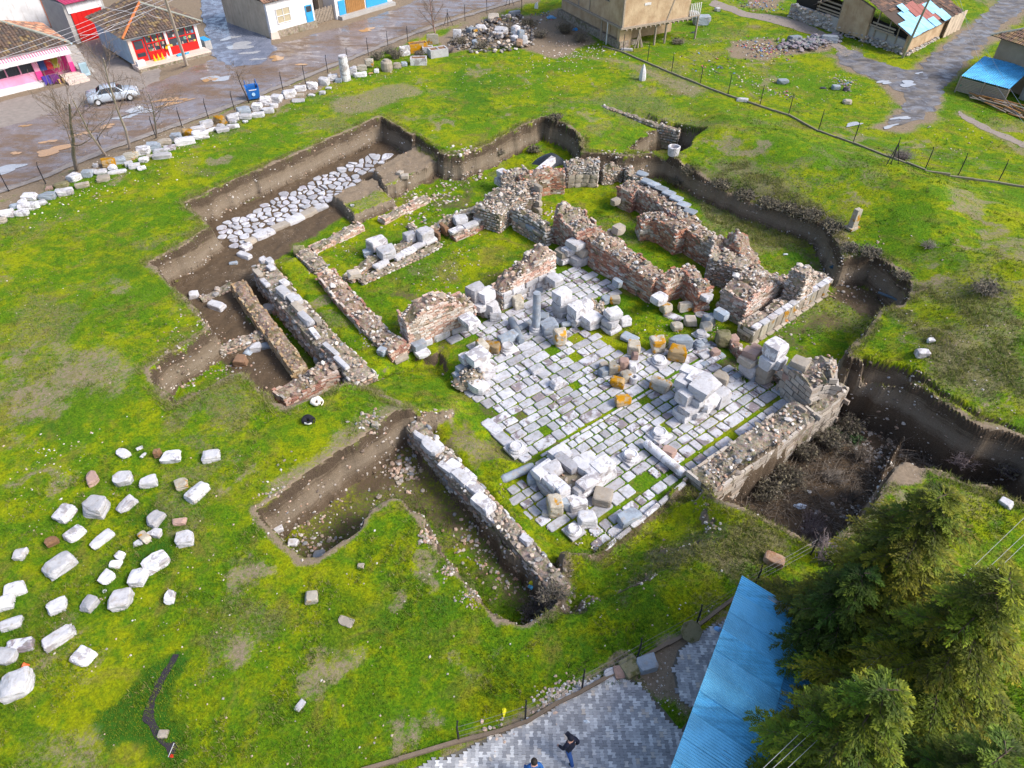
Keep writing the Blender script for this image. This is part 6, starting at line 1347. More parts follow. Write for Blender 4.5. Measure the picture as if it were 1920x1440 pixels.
mk(s, 'awning_stripe', m_hotpink, lambda m: [m.box((2.7+.24*k, -.2, 2.845), (.07, .75, .02), M=np.array(Matrix.Rotation(R(19), 3, 'X'))) for k in range(37)], aw)
mk(s, 'fascia', m_white, lambda m: m.box((Wd/2, .1, 3.08), (Wd+.5, .12, .22)))
sg = mk(s, 'sign', m_pink, lambda m: m.box((1.0, -.64, 2.42), (2.4, .04, .34)))
ev = 3.15; a, b = np.array([-.3, -.15, ev]), np.array([Wd+.35, -.15, ev]); c1 = np.array([Wd+.35, 8.6, ev]); r1 = np.array([Wd-4.3, 4.4, ev+2.0]); r0 = np.array([-.3, 4.4, ev+2.0]); c0 = np.array([-.3, 8.6, ev])
rf = mk(s, 'roof', P_('roof_boards', (.07, .045, .03), .9, .3, 4, 0), lambda m: m.quad(a, b, r1, r0).quad(b, c1, r1).quad(c1, c0, r0, r1))
mb = MB(); tiled(mb, a, b, r1, r0, 'old', rg, .30, .36); tiled(mb, b, c1, r1, r1, 'red', rg, .36, .44); mb.build('roof_tiles', MAT['stuff'], rf)['kind'] = 'stuff'
mk(s, 'hip_ridge', m_mortar, lambda m: m.tube([b+(0, 0, .06), r1*.5+b*.5+(0, 0, .12), r1+(0, 0, .12), r0+(0, 0, .12)], .15, 7), rf); mk(s, 'gutter', m_ltblue, lambda m: m.tube([b+(.1, -.1, -.05), c1+(.1, 0, -.05)], .09, 6))
wl2 = lambda q, s=s, rz=rz: np.array(s.location)+rotz(rz)@np.asarray(q)
for k, (x, c, lab) in enumerate([(8.75,(.03,.05,.16),'dark blue coat hanging at the pink shop door'),(9.35,(.34,.02,.03),'red coat hanging at the pink shop door'),(9.95,(.20,.16,.02),'olive green coat hanging at the pink shop door')]):
    o = thing('hanging_coat', lab, 'coat', wl2((x, .35, 1.15)), rz, 'clothes on display'); mt = P_('cloth', c, .9, .25, 6, .3)
    MB().add([(-.17,-.1,1.35),(.17,-.1,1.35),(.30,-.14,0),(-.30,-.14,0),(-.17,.1,1.35),(.17,.1,1.35),(.30,.14,0),(-.30,.14,0)], [(0,1,2,3),(5,4,7,6),(4,5,1,0),(3,2,6,7),(1,5,6,2),(4,0,3,7)]).build('coat_body', mt, o); MB().tube([(-.2,0,1.3),(-.32,-.05,.55)], [.09, .07], 6).tube([(.2,0,1.3),(.32,-.05,.55)], [.09, .07], 6).build('sleeve', mt, o); MB().tube([(-.2,0,1.36),(0,0,1.45),(.2,0,1.36)], .015, 4).build('hanger', m_black, o)
for k, (x, y, c, lab) in enumerate([(8.5,-.45,(.05,.03,.22),'violet trousers laid over a rail by the pink shop'),(9.2,-.55,(.10,.02,.11),'dark purple garment draped on rail by pink shop')]):
    o = thing('draped_garment', lab, 'clothes', wl2((x, y, .0)), rz, 'clothes on display'); mt = P_('cloth', c, .9, .25, 6, .3)
    MB().tube([(-.45,0,.85),(.45,0,.85)], .025, 5).tube([(-.4,0,0),(-.4,0,.85)], .02, 4).tube([(.4,0,0),(.4,0,.85)], .02, 4).build('rail', m_black, o)
    MB().add([(-.38,-.02,.88),(.36,-.02,.88),(.40,-.30,.12),(.05,-.32,.10),(-.05,-.30,.35),(-.35,-.34,.08),(-.38,.04,.88),(.36,.04,.88),(.36,.2,.3),(-.36,.2,.3)], [(0,1,2,3,4,5),(7,6,9,8),(6,7,1,0)]).build('cloth', mt, o)
o = thing('mannequin_legs', 'pair of tan boots on stand before the pink shop', 'boots', wl2((9.6, -.9, 0)), rz)
for x in (-.18, .2): MB().tube([(x, 0, .02), (x, 0, .45)], [.08, .11], 8).tube([(x, 0, .07), (x, -.2, .05)], [.08, .06], 6).build('boot', P_('tan_leather', (.45, .30, .12), .7), o)
o = thing('entrance_ramp', 'tan tiled entrance ramp by the pink shop', 'ramp', wl2((10.9, -.75, 0)), rz)
for j in range(4):
    for i in range(4): MB().box((-.75+.5*i, -1.05+.62*j, .12+.07*j), (.48, .6, .24)).build('tile', m_slabt, o)
o = thing('outside_stairs', 'worn concrete stairs beside the pink shop', 'stairs', wl2((Wd+.95, .3, 0)), rz)
for k in range(9): MB().box((0, .42*k, .11+.1*k), (1.35, .42, .22+.2*k)).build('step', m_grey, o)
o = thing('meter_cabinet', 'blue grey metal cabinet at foot of the concrete stairs', 'cabinet', wl2((Wd+.65, -.35, 0)), rz); MB().box((0, 0, .7), (.75, .4, 1.3)).build('cabinet_body', m_ltblue, o); MB().box((0, -.205, .75), (.6, .02, .9)).build('cabinet_door', P_('steel_blue', (.25, .36, .42), .5), o); MB().box((0, 0, 1.38), (.82, .46, .06)).build('cabinet_roof', m_grey, o)
# --- white plastered house behind the pink shop
q = on(60, 62); o = thing('white_house', 'plain white rendered house behind the pink shop roof', 'house', q, rz, 'village buildings'); MB().box((-2, 4, 2.9), (9, 6, 5.8)).build('wall', m_white, o); MB().box((2.5, .96, 2.9), (.2, .12, 5.8)).build('downpipe', P_('orange_trim', (.6, .16, .03), .6), o); MB().box((-2, 4, 5.9), (9.5, 6.5, .2)).build('roof', m_ltblue, o)
# --- red garage
A = on(154, 80); B = on(204, 67); rz, Wd = frame2(A, B); s = thing('red_garage', 'garage with bright red gate and crimson tin roof between shops', 'garage', A, rz, 'village buildings'); Wd += .2
mk(s, 'wall', m_grey, lambda m: m.box((Wd/2, 2.6, 2.0), (Wd+1.1, 5, 4.0))); mk(s, 'lintel', m_white, lambda m: m.box((Wd/2, .04, 3.45), (Wd+.5, .18, .9)))
g_ = mk(s, 'gate', m_red, lambda m: m.box((Wd/2, .04, 1.5), (Wd, .12, 3.0))); mk(s, 'gate_rib', m_red, lambda m: [m.box((Wd*k/6, -.03, 1.5), (.05, .05, 2.95)) for k in range(7)], g_)
mk(s, 'roof', m_pinktin, lambda m: [m.box((-.45+(Wd+.9)*(k+.5)/22, 2.3, 4.35+(.03 if k % 2 else 0)), ((Wd+.9)/22, 5.6, .05), M=np.array(Matrix.Rotation(R(6), 3, 'X'))) for k in range(22)])
# --- white house with blue door
A = on(511, 73); B = on(594, 50); rz, Wd = frame2(A, B); s = thing('plastered_house', 'whitewashed low house with blue door and broken tiled roof', 'house', A, rz, 'village buildings'); Ht = 3.3; rg = np.random.default_rng(7)
mk(s, 'wall', m_white, lambda m: m.box((Wd/2, .18, Ht/2+.2), (Wd, .36, Ht+.4))); mk(s, 'side_wall', m_cream, lambda m: m.box((.2, 4.9, Ht/2+.2), (.40, 9, Ht+.4)).box((Wd/2+.2, 9.2, Ht/2+.2), (Wd-.4, .4, Ht+.4)).box((Wd-.2, 4.6, Ht/2+.2), (.36, 8.4, Ht+.4)))
mk(s, 'stone_base', MAT['core_rubble'], lambda m: m.box((Wd/2, -.10, .3), (Wd+.1, .3, .75)))
f = mk(s, 'window', m_white, lambda m: [m.box((2.0+x, -.04, 2.1), (.07, .1, 1.5)) for x in (-.9, 0, .9)]+[m.box((2.0, -.04, z), (1.85, .1, .07)) for z in (1.37, 2.1, 2.83)]); mk(s, 'curtain', P_('beige_curtain', (.40, .35, .24), .8), lambda m: m.box((2.0, -.01, 2.1), (1.75, .05, 1.45)), f)
dr = mk(s, 'door', m_blue, lambda m: m.box((Wd-.75, -.03, 1.4), (.95, .1, 2.1)).box((Wd-.75, -.09, .95), (.7, .04, .7))); mk(s, 'pane', m_glass, lambda m: m.box((Wd-.75, -.07, 2.05), (.72, .06, .6)), dr)
ev = Ht+.42; a, b = np.array([-.35, -.3, ev]), np.array([Wd-1.2, -.3, ev]); t0, t1 = np.array([-.35, 4.8, ev+1.9]), np.array([Wd, 4.8, ev+1.9]); rf = mk(s, 'roof', P_('roof_boards2', (.07, .05, .04), .9, .3, 4, 0), lambda m: m.quad(a, b, t1, t0).quad(t0, t1, (Wd, 9.5, ev), (-.35, 9.5, ev)))
mb = MB(); tiled(mb, a, b, t1, t0, 'dark', rg, .30, .36, .04); mb.build('roof_tiles', MAT['stuff'], rf)['kind'] = 'stuff'
o = thing('cornerstone', 'pale cornerstone at foot of the whitewashed house', 'stone', on(516, 72)); MB().box((0, 0, .35), (1.0, .8, .7), .5, taper=.2).build('stone', m_slabt, o)
o = thing('drain_pipe', 'thin grey pipe leaning on corner of whitewashed house', 'pipe', A+np.array([-.25, .2, 0])); MB().tube([(0, 0, 0), (-.1, .1, 2.2)], .06, 6).build('pipe', m_grey, o)
# --- picket fence and blue shop
A2_ = on(588, 47); B2_ = on(642, 32); rz2, W2 = frame2(A2_, B2_); o = thing('picket_fence', 'weathered wooden picket fence between white house and blue shop', 'fence', A2_, rz2)
for k in range(20): MB().box((W2*(k+.5)/20, 0, .8+.06*math.sin(k*3)), (.14, .05, 1.55+.1*math.sin(k*1.7)), .0).build('picket', m_wood, o)
MB().box((W2/2, .05, .5), (W2, .05, .1)).box((W2/2, .05, 1.2), (W2, .05, .1)).build('rail', m_wood, o)
o = thing('shed_behind_fence', 'dark open shed behind the picket fence', 'shed', A2_, rz2, 'village buildings'); MB().box((W2/2, 4, 1.2), (W2, .2, 2.4)).build('back_wall', P_('dark_soil_wall', (.10, .08, .06), .95), o); MB().box((W2/2, 3, 2.5), (W2, 2.2, .12)).build('roof', m_wood, o); MB().box((W2*.78, 2, 1.6), (W2*.4, .15, 2.6)).build('side_wall', m_cream, o)
A = on(640, 36); B = on(735, 8); rz, Wd = frame2(A, B); s = thing('blue_shop', 'blue and white shop with brown wooden shutter at top edge', 'shop', A, rz, 'village buildings')
mk(s, 'wall', m_white, lambda m: m.box((4, 3.2, 2.2), (9, 6, 4.4))); mk(s, 'painted_base', m_blue, lambda m: m.box((.45, .17, 1.0), (.95, .14, 1.9))); mk(s, 'painted_base', m_blue, lambda m: m.box((5.9, .17, 1.2), (3.4, .14, 2.2))); mk(s, 'shutter', m_door, lambda m: [m.box((1.2+.29*k, .15, 1.7), (.27, .12, 3.2)) for k in range(10)]); mk(s, 'step', m_grey, lambda m: m.box((4, -.25, .15), (8.6, .8, .5)))
# --- timber framed house on posts
C0 = at(1167, 52, 2.35); L0 = at(1092, 14, 2.35); R0 = at(1256, 16, 2.35); g0 = gz(*C0[:2])
dl = (L0-C0)[:2]; Ll = np.hypot(*dl); dl /= Ll; dr_ = np.array([-dl[1], dl[0]]); dr_ = dr_ if dr_@(R0-C0)[:2] > 0 else -dr_; Lr = float((R0-C0)[:2]@dr_); Ll = 14.0
s = thing('timber_house', 'ochre mud plastered house with upper floor jutting out on wooden posts', 'house', (C0[0], C0[1], g0), math.atan2(dr_[1], dr_[0]), 'village buildings')
# local x along right facade, y along left facade
mk(s, 'upper_wall', m_adobe, lambda m: m.box((Lr/2, Ll/2, 4.7), (Lr, Ll, 4.7))); mk(s, 'lower_wall', m_adobe, lambda m: m.box((.9+.3, Ll/2+1.0, 1.15), (1.2, Ll-1.6, 2.4)).box((Lr/2+.4, 3.4, 1.15), (Lr-.2, .5, 2.4)).box((1.0, .9, 1.15), (1.6, .5, 2.4)))
mk(s, 'stone_footing', MAT['core_rubble'], lambda m: m.box((.75, Ll/2+.4, .35), (1.2, Ll, .9)))
bm = mk(s, 'floor_beam', m_wood, lambda m: m.box((Lr/2, -.08, 2.32), (Lr+.5, .22, .2)).box((-.08, Ll/2, 2.32), (.22, Ll, .2))); mk(s, 'joist', m_wood, lambda m: [m.box((.4+.62*k, .1, 2.16), (.14, .9, .14)) for k in range(int(Lr/.62))], bm)
for x, y in ((2.4, .15), (4.6, .15), (6.0, .15), (.1, 4.2)): mk(s, 'post', m_wood, lambda m: m.tube([(x, y, -.2), (x, y, 2.2)], .13, 7))
for x, dx in ((1.9, .6), (2.8, -.5), (3.0, -.9)): mk(s, 'brace', m_wood, lambda m: m.tube([(x, .05, 0), (x+dx, .05, 2.15)], .07, 6))
w = mk(s, 'window', m_wood, lambda m: m.box((-.03, 3.3, 4.9), (.1, 1.0, 1.3))); mk(s, 'pane', m_glass, lambda m: m.box((-.07, 3.3, 4.9), (.05, .8, 1.1)), w)
for y in (6.8, 9.2): mk(s, 'timber', m_wood, lambda m: m.box((-.03, y, 4.6), (.09, .14, 4.4)))
mk(s, 'timber', m_wood, lambda m: m.box((0, 0, 4.65), (.20, .20, 4.5))); mk(s, 'timber', m_wood, lambda m: m.box((Lr*.75, -.03, 4.6), (.14, .07, 4.6), M=np.array(Matrix.Rotation(.35, 3, 'Y')))); mk(s, 'patch', m_white, lambda m: m.box((3.0, -.02, 4.4), (.8, .05, .25)))
bl = mk(s, 'balcony', m_wood, lambda m: m.box((Lr+.7, .6, 2.42), (1.4, 1.6, .12))); [mk(s, 'baluster', m_white, lambda m: m.box((Lr+.1+.26*k, -.12, 3.1), (.08, .08, 1.3)), bl) for k in range(6)]
mk(s, 'post', m_wood, lambda m: m.tube([(Lr+1.3, -.1, -.3), (Lr+1.3, -.1, 2.4)], .12, 7)); mk(s, 'downpipe', m_white, lambda m: m.tube([(-.18, 2.6, 0), (-.18, 2.6, 2.3)], .06, 6)); mk(s, 'roof', m_rusttin, lambda m: m.box((Lr/2, Ll/2, 7.15), (Lr+1.2, Ll+1.2, .2)))
# --- barn with patched roof
K = on(1696, 104); Rr = on(1812, 45); Lf = on(1482, 30); rz, _ = frame2(K, Rr); s = thing('old_barn', 'crumbling mud barn with brown tiles and pale blue tin patch on roof', 'barn', K, rz, 'village buildings'); rg = np.random.default_rng(9)
BL = 13.0; lv = loc_of(s, Lf); ly = float(np.hypot(lv[0], lv[1])); ang = math.atan2(lv[1], lv[0]); e2 = np.array([math.cos(ang), math.sin(ang), 0]); e1 = np.array([1.0, 0, 0])
q = lambda u, v, z: e1*u+e2*v+np.array([0, 0, z]); eh, rh, rv = 1.9, 4.6, 7.6; sl = (rh-eh)/rv
def panel(m, a, b, z0a, z0b, z1a, z1b, t):
    d = np.asarray(b)-np.asarray(a); n = np.array([-d[1], d[0], 0]); n = n/np.linalg.norm(n)*t; V = []
    for pnt, z in ((a, z0a), (b, z0b), (b, z1b), (a, z1a)):
        for k in (0, 1): V.append(np.array([pnt[0], pnt[1], z])+n*k)
    m.add(V, [(0,2,4,6),(7,5,3,1),(1,3,2,0),(4,5,7,6),(0,6,7,1),(2,3,5,4)])
mk(s, 'wall', m_adobe, lambda m: panel(m, q(0, 0, 0), q(BL, 0, 0), -.2, -.2, eh, eh, .4)); mk(s, 'gable_wall', m_adobe, lambda m: panel(m, q(0, 5.2, 0), q(0, 9.2, 0), .3, .3, eh+sl*5.2-.3, eh+sl*rv-.2, .4)); mk(s, 'gable_wall', m_grey, lambda m: panel(m, q(0, .3, 0), q(0, 5.2, 0), -.2, -.2, 1.35, 1.7, -.4)); mk(s, 'gable_wall', m_grey, lambda m: panel(m, q(0, 9.2, 0), q(0, ly, 0), -.2, -.2, 1.5, 1.4, .4))
mk(s, 'interior_shade_panel', P_('painted_inner_shade', (.04, .035, .03), .95), lambda m: panel(m, q(.9, .5, 0), q(.9, ly, 0), -.2, -.2, eh+sl*.5-.3, 3.6, .2)); ft = MB()  # near-black panel behind the gable paints the shade inside the barn
for k in range(260): u = rg.uniform(0, ly); p = q(-.1-rg.random()*.25, u, rg.uniform(-.1, .75)); rock_to(ft, rg, p, rg.uniform(.12, .28), pick(rg, 'stones'), .8)
for k in range(180): u = rg.uniform(0, BL*.6); p = q(u, -.12-rg.random()*.1, rg.uniform(-.1, .35)); rock_to(ft, rg, p, rg.uniform(.12, .24), pick(rg, 'stones'), .8)
for k in range(200): u = rg.uniform(10, ly); p = q(-.25-rg.random()*.3, u, rg.uniform(-.1, 1.5)); rock_to(ft, rg, p, rg.uniform(.15, .32), pick(rg, 'stones'), .8)
ft.build('stone_footing', MAT['stuff'], s)['kind'] = 'stuff'
for k, (v, z, l) in enumerate([(3.6,1.75,3.2),(3.4,2.05,3.0),(3.2,1.5,2.6),(11,1.9,3.6),(11,1.6,3.6),(11.2,2.3,3.4),(10.8,2.7,3.2)]): mk(s, 'plank', m_wood, lambda m: panel(m, q(-.25, v-l/2, 0), q(-.25, v+l/2, 0), z, z+.06, z+.16, z+.22, .05))
for v in (1.6, 2.8, 4.4, 9.5, 12.6): mk(s, 'stud', m_wood, lambda m: m.tube([q(-.1, v, .8), q(-.1, v, eh+sl*min(v, rv)-.1)], .07, 6))
a, b, c, d = q(-.45, -.35, eh), q(BL, -.35, eh), q(BL, rv, rh), q(-.45, rv, rh); rf = mk(s, 'roof', P_('roof_boards3', (.07, .05, .04), .9, .3, 4, 0), lambda m: m.quad(a, b, c, d).quad(d, c, q(BL, rv+6, eh), q(-.45, rv+6, eh)))
tin = lambda x, y: y < .56-.35*x and x < .74; mb = MB(); tiled(mb, a, b, c, d, 'dark', rg, .32, .38, .03, tin); mb.build('roof_tiles', MAT['stuff'], rf)['kind'] = 'stuff'
nrm = np.cross(b-a, d-a); nrm /= np.linalg.norm(nrm); upv = (d-a)/np.linalg.norm(d-a); lx = np.linalg.norm(b-a)
for k, (x0, x1, y0, y1, m_) in enumerate([(.2,2.2,0,2.4,m_tin2),(2.0,4.1,.05,3.7,m_tin2),(3.9,5.6,0,2.2,m_tin2),(4.3,5.4,2.1,4.3,m_rusttin),(5.4,6.6,1.0,4.4,m_rusttin),(6.5,8.2,.6,3.6,m_rusttin),(5.5,7.0,-.05,1.3,m_tin2),(7.4,9.6,1.6,3.4,m_tin2),(8.0,9.9,.05,1.8,m_tin2),(2.9,4.2,3.4,4.6,m_tin2)]):
    h = .06+.014*k; mk(s, 'tin_sheet', m_, lambda m: m.add([a+e1*x0+upv*y0+nrm*h, a+e1*x1+upv*y0+nrm*h, a+e1*(x1+.05)+upv*y1+nrm*(h+.02), a+e1*(x0-.04)+upv*y1+nrm*(h+.02)]+[a+e1*x0+upv*y0+nrm*(h-.012), a+e1*x1+upv*y0+nrm*(h-.012), a+e1*(x1+.05)+upv*y1+nrm*(h+.008), a+e1*(x0-.04)+upv*y1+nrm*(h+.008)], [(0,1,2,3),(7,6,5,4),(0,4,5,1),(1,5,6,2),(2,6,7,3),(3,7,4,0)]), rf)
o = thing('plank_screen', 'pale plank screen leaning at the right end of barn', 'screen', np.array(s.location)+rotz(rz)@q(9.3, -.4, 0), rz)
for k in range(5): MB().box((.95*k, 0, 1.1), (.88, .08, 2.1), M=np.array(Matrix.Rotation(.12, 3, 'Y'))).build('plank', m_cream, o)
# --- house at the right edge with lean-to
A = at(1862, 108, 2.2); B = at(1925, 130, 2.2); rz, _ = frame2(A, B); s = thing('right_edge_house', 'beige rendered house with mossy brown tiled roof at right edge', 'house', (A[0], A[1], gz(*A[:2])), rz, 'village buildings'); Wd = 12; rg = np.random.default_rng(12)
mk(s, 'wall', m_beige, lambda m: m.box((Wd/2, 4, 2.1), (Wd, 8, 4.2))); ev = 4.15; a, b = np.array([-.8, -.6, ev]), np.array([Wd, -.6, ev]); t0 = np.array([4.2, 4.3, ev+2.2]); t1 = np.array([Wd, 4.3, ev+2.2]); c0 = np.array([-.8, 9, ev])
rf = mk(s, 'roof', P_('roof_boards4', (.07, .05, .04), .9, .3, 4, 0), lambda m: m.quad(a, b, t1, t0).quad(c0, a, t0)); mb = MB(); tiled(mb, a, b, t1, t0, 'rust', rg, .22, .42); tiled(mb, c0, a, t0, t0, 'rust', rg, .28, .4); mb.build('roof_tiles', MAT['stuff'], rf)['kind'] = 'stuff'; mk(s, 'hip_ridge', m_mortar, lambda m: m.tube([a+(0, 0, .06), t0+(0, 0, .1)], .12, 6), rf)
LA, LB, LC, LD = at(1803, 142, 1.5), at(1893, 167, 1.5), at(1935, 133, 2.3), at(1846, 105, 2.3)
s = thing('lean_to_shed', 'wooden lean-to under a bright blue tin roof at right edge', 'shed', (LA[0], LA[1], gz(*LA[:2])), 0, 'village buildings'); o0 = np.array(s.location)
ex = (LB-LA)/np.linalg.norm(LB-LA); ey = LD-LA; nn = np.cross(ex, ey); nn /= np.linalg.norm(nn); Lx = np.linalg.norm(LB-LA)
for k in range(6):
    V = []; F = []
    for j in range(9):
        x = Lx*(k+j/8*1.03)/6
        for y in (0, 1): V.append(LA+ex*x+ey*y*1.0+nn*(.03*math.cos(j*math.pi)+.004*k)-o0)
    for j in range(8): F.append((2*j, 2*j+2, 2*j+3, 2*j+1))
    MB().add(V, F).build('roof_sheet', m_tin, s)
for k, (u, v) in enumerate([(0,0),(.5,0),(1,0),(0,.95)]): p = LA+(LB-LA)*u+ey*v-o0; MB().tube([(p[0], p[1], 0), (p[0], p[1], p[2]-.03)], .07, 6).build('post', m_wood, s)
for k in range(9): p0, p1 = LA+(LB-LA)*.02-o0, LB-o0; z = .15+.14*k; MB().add([(p0[0],p0[1]+.08,z),(p1[0],p1[1]+.08,z+.03),(p1[0],p1[1]+.08,z+.14),(p0[0],p0[1]+.08,z+.12),(p0[0],p0[1]+.13,z),(p1[0],p1[1]+.13,z+.03),(p1[0],p1[1]+.13,z+.14),(p0[0],p0[1]+.13,z+.12)], [(0,1,2,3),(7,6,5,4),(3,2,6,7),(0,4,5,1)]).build('plank', m_wood, s)
p = LA-o0; MB().tube([(p[0]+.3, p[1]-.06, 1.05), (p[0]+1.3, p[1]-.12, 1.0), (p[0]+2.3, p[1]-.35, .95)], [.16, .22, .12], 7).tube([(p[0]+.2, p[1]-.06, .72), (p[0]+1.3, p[1]-.15, .68), (p[0]+2.2, p[1]-.4, .7)], [.15, .2, .12], 7).build('green_tarp', P_('green_tarp', (.01, .22, .14), .6, .2, 4, .3), s)
p = on(1910, 188); o = thing('block_wall', 'pale rendered wall stub beside the lean-to at right edge', 'wall', p, rz); MB().box((1.5, .5, .7), (3.6, .3, 1.5)).build('wall', m_grey, o); MB().box((1.5, .8, 1.7), (3.4, 1.4, .08)).build('roof_sheet', m_tin2, o)
for k in range(7): MB().box((.2+.45*k, .25+.1*(k % 3), 1.8), (.25, .2, .15), k).build('stone', m_slabt, o)
o = thing('timber_pile', 'pile of old planks and branches before the lean-to', 'timber pile', on(1850, 190)); o0 = np.array(o.location); rg = np.random.default_rng(14)
for k in range(44):
    a = on(*(np.array([1805, 178])+rg.uniform(0, 1)*np.array([85, 32])+rg.normal(0, 3, 2))); d = (at(1890, 205)-at(1805, 175)); d = d/np.linalg.norm(d)*rg.uniform(1.5, 4.5); th_ = rg.normal(0, .16); d = rotz(th_)@d; z = rg.uniform(.05, .6)
    MB().box((a+d/2-o0)+np.array([0, 0, z]), (np.linalg.norm(d), rg.uniform(.06, .16), .06), M=rotz(math.atan2(d[1], d[0]))@np.array(Matrix.Rotation(rg.normal(0, .06), 3, 'Y'))).build('plank', (m_wood, m_door, P_('grey_timber', (.20, .16, .13)))[k % 3] if k < 3 else (m_wood, m_door)[k % 2], o)
# --- blue corrugated shed roof at the bottom
TL, TR = at(1392, 1080, 3.0), at(1478, 1128, 2.75); BLc = at(1240, 1490, 3.0)
ax = (BLc-TL); La = np.linalg.norm(ax); ax /= La; ay = TR-TL; ay = ay-ax*(ay@ax); ay /= np.linalg.norm(ay); SLp = -.12; DW = 5.2
s = thing('blue_shed', 'long shed with blue corrugated tin roof below the conifers', 'shed', (TL[0], TL[1], 0), 0, 'village buildings'); o0 = np.array(s.location); per = .095
def sheet(u0, u1, v0, v1, lift, mat):
    n = int((u1-u0)/per*6); V = []; F = []; nv = 4
    for i in range(n+1):
        u = u0+(u1-u0)*i/n; h = .02*math.sin(2*math.pi*u/per)+lift
        for j in range(nv+1): v = v0+(v1-v0)*j/nv; p = TL+ax*u+ay*v-o0; V.append((p[0], p[1], p[2]+SLp*v+h+.012*math.sin(v*1.3+u*.7)))
    for i in range(n):
        for j in range(nv): q_ = i*(nv+1)+j; F.append((q_, q_+1, q_+nv+2, q_+nv+1))
    return MB().add(V, F).build('roof_sheet', mat, s, smooth=True)
tins = [make_tin('blue_corrugated_%s' % w_, c_, (.10, .035, .03), r_, .4) for w_, c_, r_ in (('bright', (.17, .60, .90), .0), ('plain', (.13, .55, .86), .0), ('worn', (.16, .55, .82), .02))]
def dashes(name, c, amt):
    t = NT(name, .4, .5); mp = t.n.new('ShaderNodeMapping'); mp.inputs['Rotation'].default_value = (0, 0, -math.atan2(ay[1], ay[0])); t.l.new(t.pos(), mp.inputs[0]); m2 = t.scaled(mp.outputs[0], (1.1, 21, 1)); n = t.noise(1, 3, .6, m2); n2 = t.noise(.5, 4, .6)
    k = t.mix(t.step(t.noise(1.1, 4, .6), .35, .65), tuple(x*.80 for x in c), c); k = t.mix(t.step(t.math('ADD', n, t.math('MULTIPLY', t.math('SUBTRACT', n2, .5), .35)), amt, amt+.03), k, (.030, .018, .020)); t.color(k); return t.m
tin_low = [dashes('blue_corrugated_rusty', (.15, .54, .84), .56), dashes('blue_corrugated_dull', (.12, .48, .80), .60)]; tin_up = dashes('blue_corrugated_upper', (.17, .60, .90), .70)
k = 0; u = 0.0; rg = np.random.default_rng(6)
while u < La+1.5:
    wdt = .86
    sheet(u, u+wdt, -.02, 2.35+.06*rg.random(), .03*(k % 2)+.02, tin_up if k % 3 else tins[1]); sheet(u+.02, u+wdt+.02, 2.2, DW, -.02+.03*(k % 2), tin_low[k % 2]); u += wdt-.05; k += 1
pw = lambda u, v, z: (TL+ax*u+ay*v-o0)[:2].tolist()+[z]
mk(s, 'wall', m_grey, lambda m: m.add([pw(.15, .25, -.2), pw(La+1, .25, -.2), pw(La+1, .25, 2.85), pw(.15, .25, 2.85), pw(.15, .4, -.2), pw(La+1, .4, -.2), pw(La+1, .4, 2.85), pw(.15, .4, 2.85)], [(3,2,1,0),(4,5,6,7),(3,7,6,2),(0,4,7,3)])); mk(s, 'wall', m_grey, lambda m: m.add([pw(.15, .25, -.2), pw(.15, DW-.3, -.2), pw(.15, DW-.3, 2.2), pw(.15, .25, 2.85), pw(.3, .25, -.2), pw(.3, DW-.3, -.2), pw(.3, DW-.3, 2.2), pw(.3, .25, 2.85)], [(0,1,2,3),(7,6,5,4),(3,2,6,7)]))
# ------------------------------------------------------------------ fences, poles, wires
m_post = P_('dark_post', (.022, .022, .026), .6, .3, 6, 0)
def fence(label, posts, h, kerb_mat=None, kerb=(.3, .25), wires=3, name='wire_fence', lean=.0, bent=True):
    P = [on(*p[:2]) for p in posts]; o = thing(name, label, 'fence', P[0], 0, 'wire fences of the dig'); o0 = np.array(o.location)
    for i, p in enumerate(P):
        hh = h*(posts[i][2] if len(posts[i]) > 2 else 1); q = p-o0; mb = MB()
        mb.tube([q+(0, 0, -.1), q+(0, 0, hh*.85), q+(.02, .12 if bent else .0, hh)], .038, 6)
        if len(posts[i]) > 3: mb.tube([q+(.6, 0, 0), q+(0, 0, hh*.8)], .03, 5).tube([q+(-.5, -.3, 0), q+(0, 0, hh*.8)], .03, 5)
        mb.build('post', m_post, o)
    wm = P_('thin_wire', (.10, .10, .11), .5, .1, 4, 0)
    for k in range(wires):
        z = h*(.25+.6*k/max(1, wires-1)); mb = MB()
        for a, b in zip(P[:-1], P[1:]): mb.tube([a-o0+(0, 0, z), (a+b)/2-o0+(0, 0, z-.04), b-o0+(0, 0, z)], .007, 3, cap=False)
        mb.build('wire', wm, o)
    return o, P
fence('roadside wire fence of thin dark posts behind the stone row', [(-40,385),(17,359),(86,345),(196,292),(292,256),(342,239),(391,222),(440,207),(485,187),(531,170),(573,157),(615,137),(653,122),(691,104),(728,91),(765,81),(840,48,1,1),(872,39),(913,24),(955,10,1,1),(978,20)], 1.75)
fence('far right wire fence on low kerb across the upper field', [(1168,97),(1214,115),(1259,135),(1313,156),(1365,176),(1425,196),(1479,213),(1535,243),(1600,266),(1670,308,1.2,1),(1735,316),(1797,328),(1872,340),(1950,352)], 1.75)
fence('bottom wire fence along the kerb above the courtyard', [(860,1388),(985,1350),(1091,1292),(1195,1235),(1305,1172),(1415,1098),(1520,1040)], 1.35)
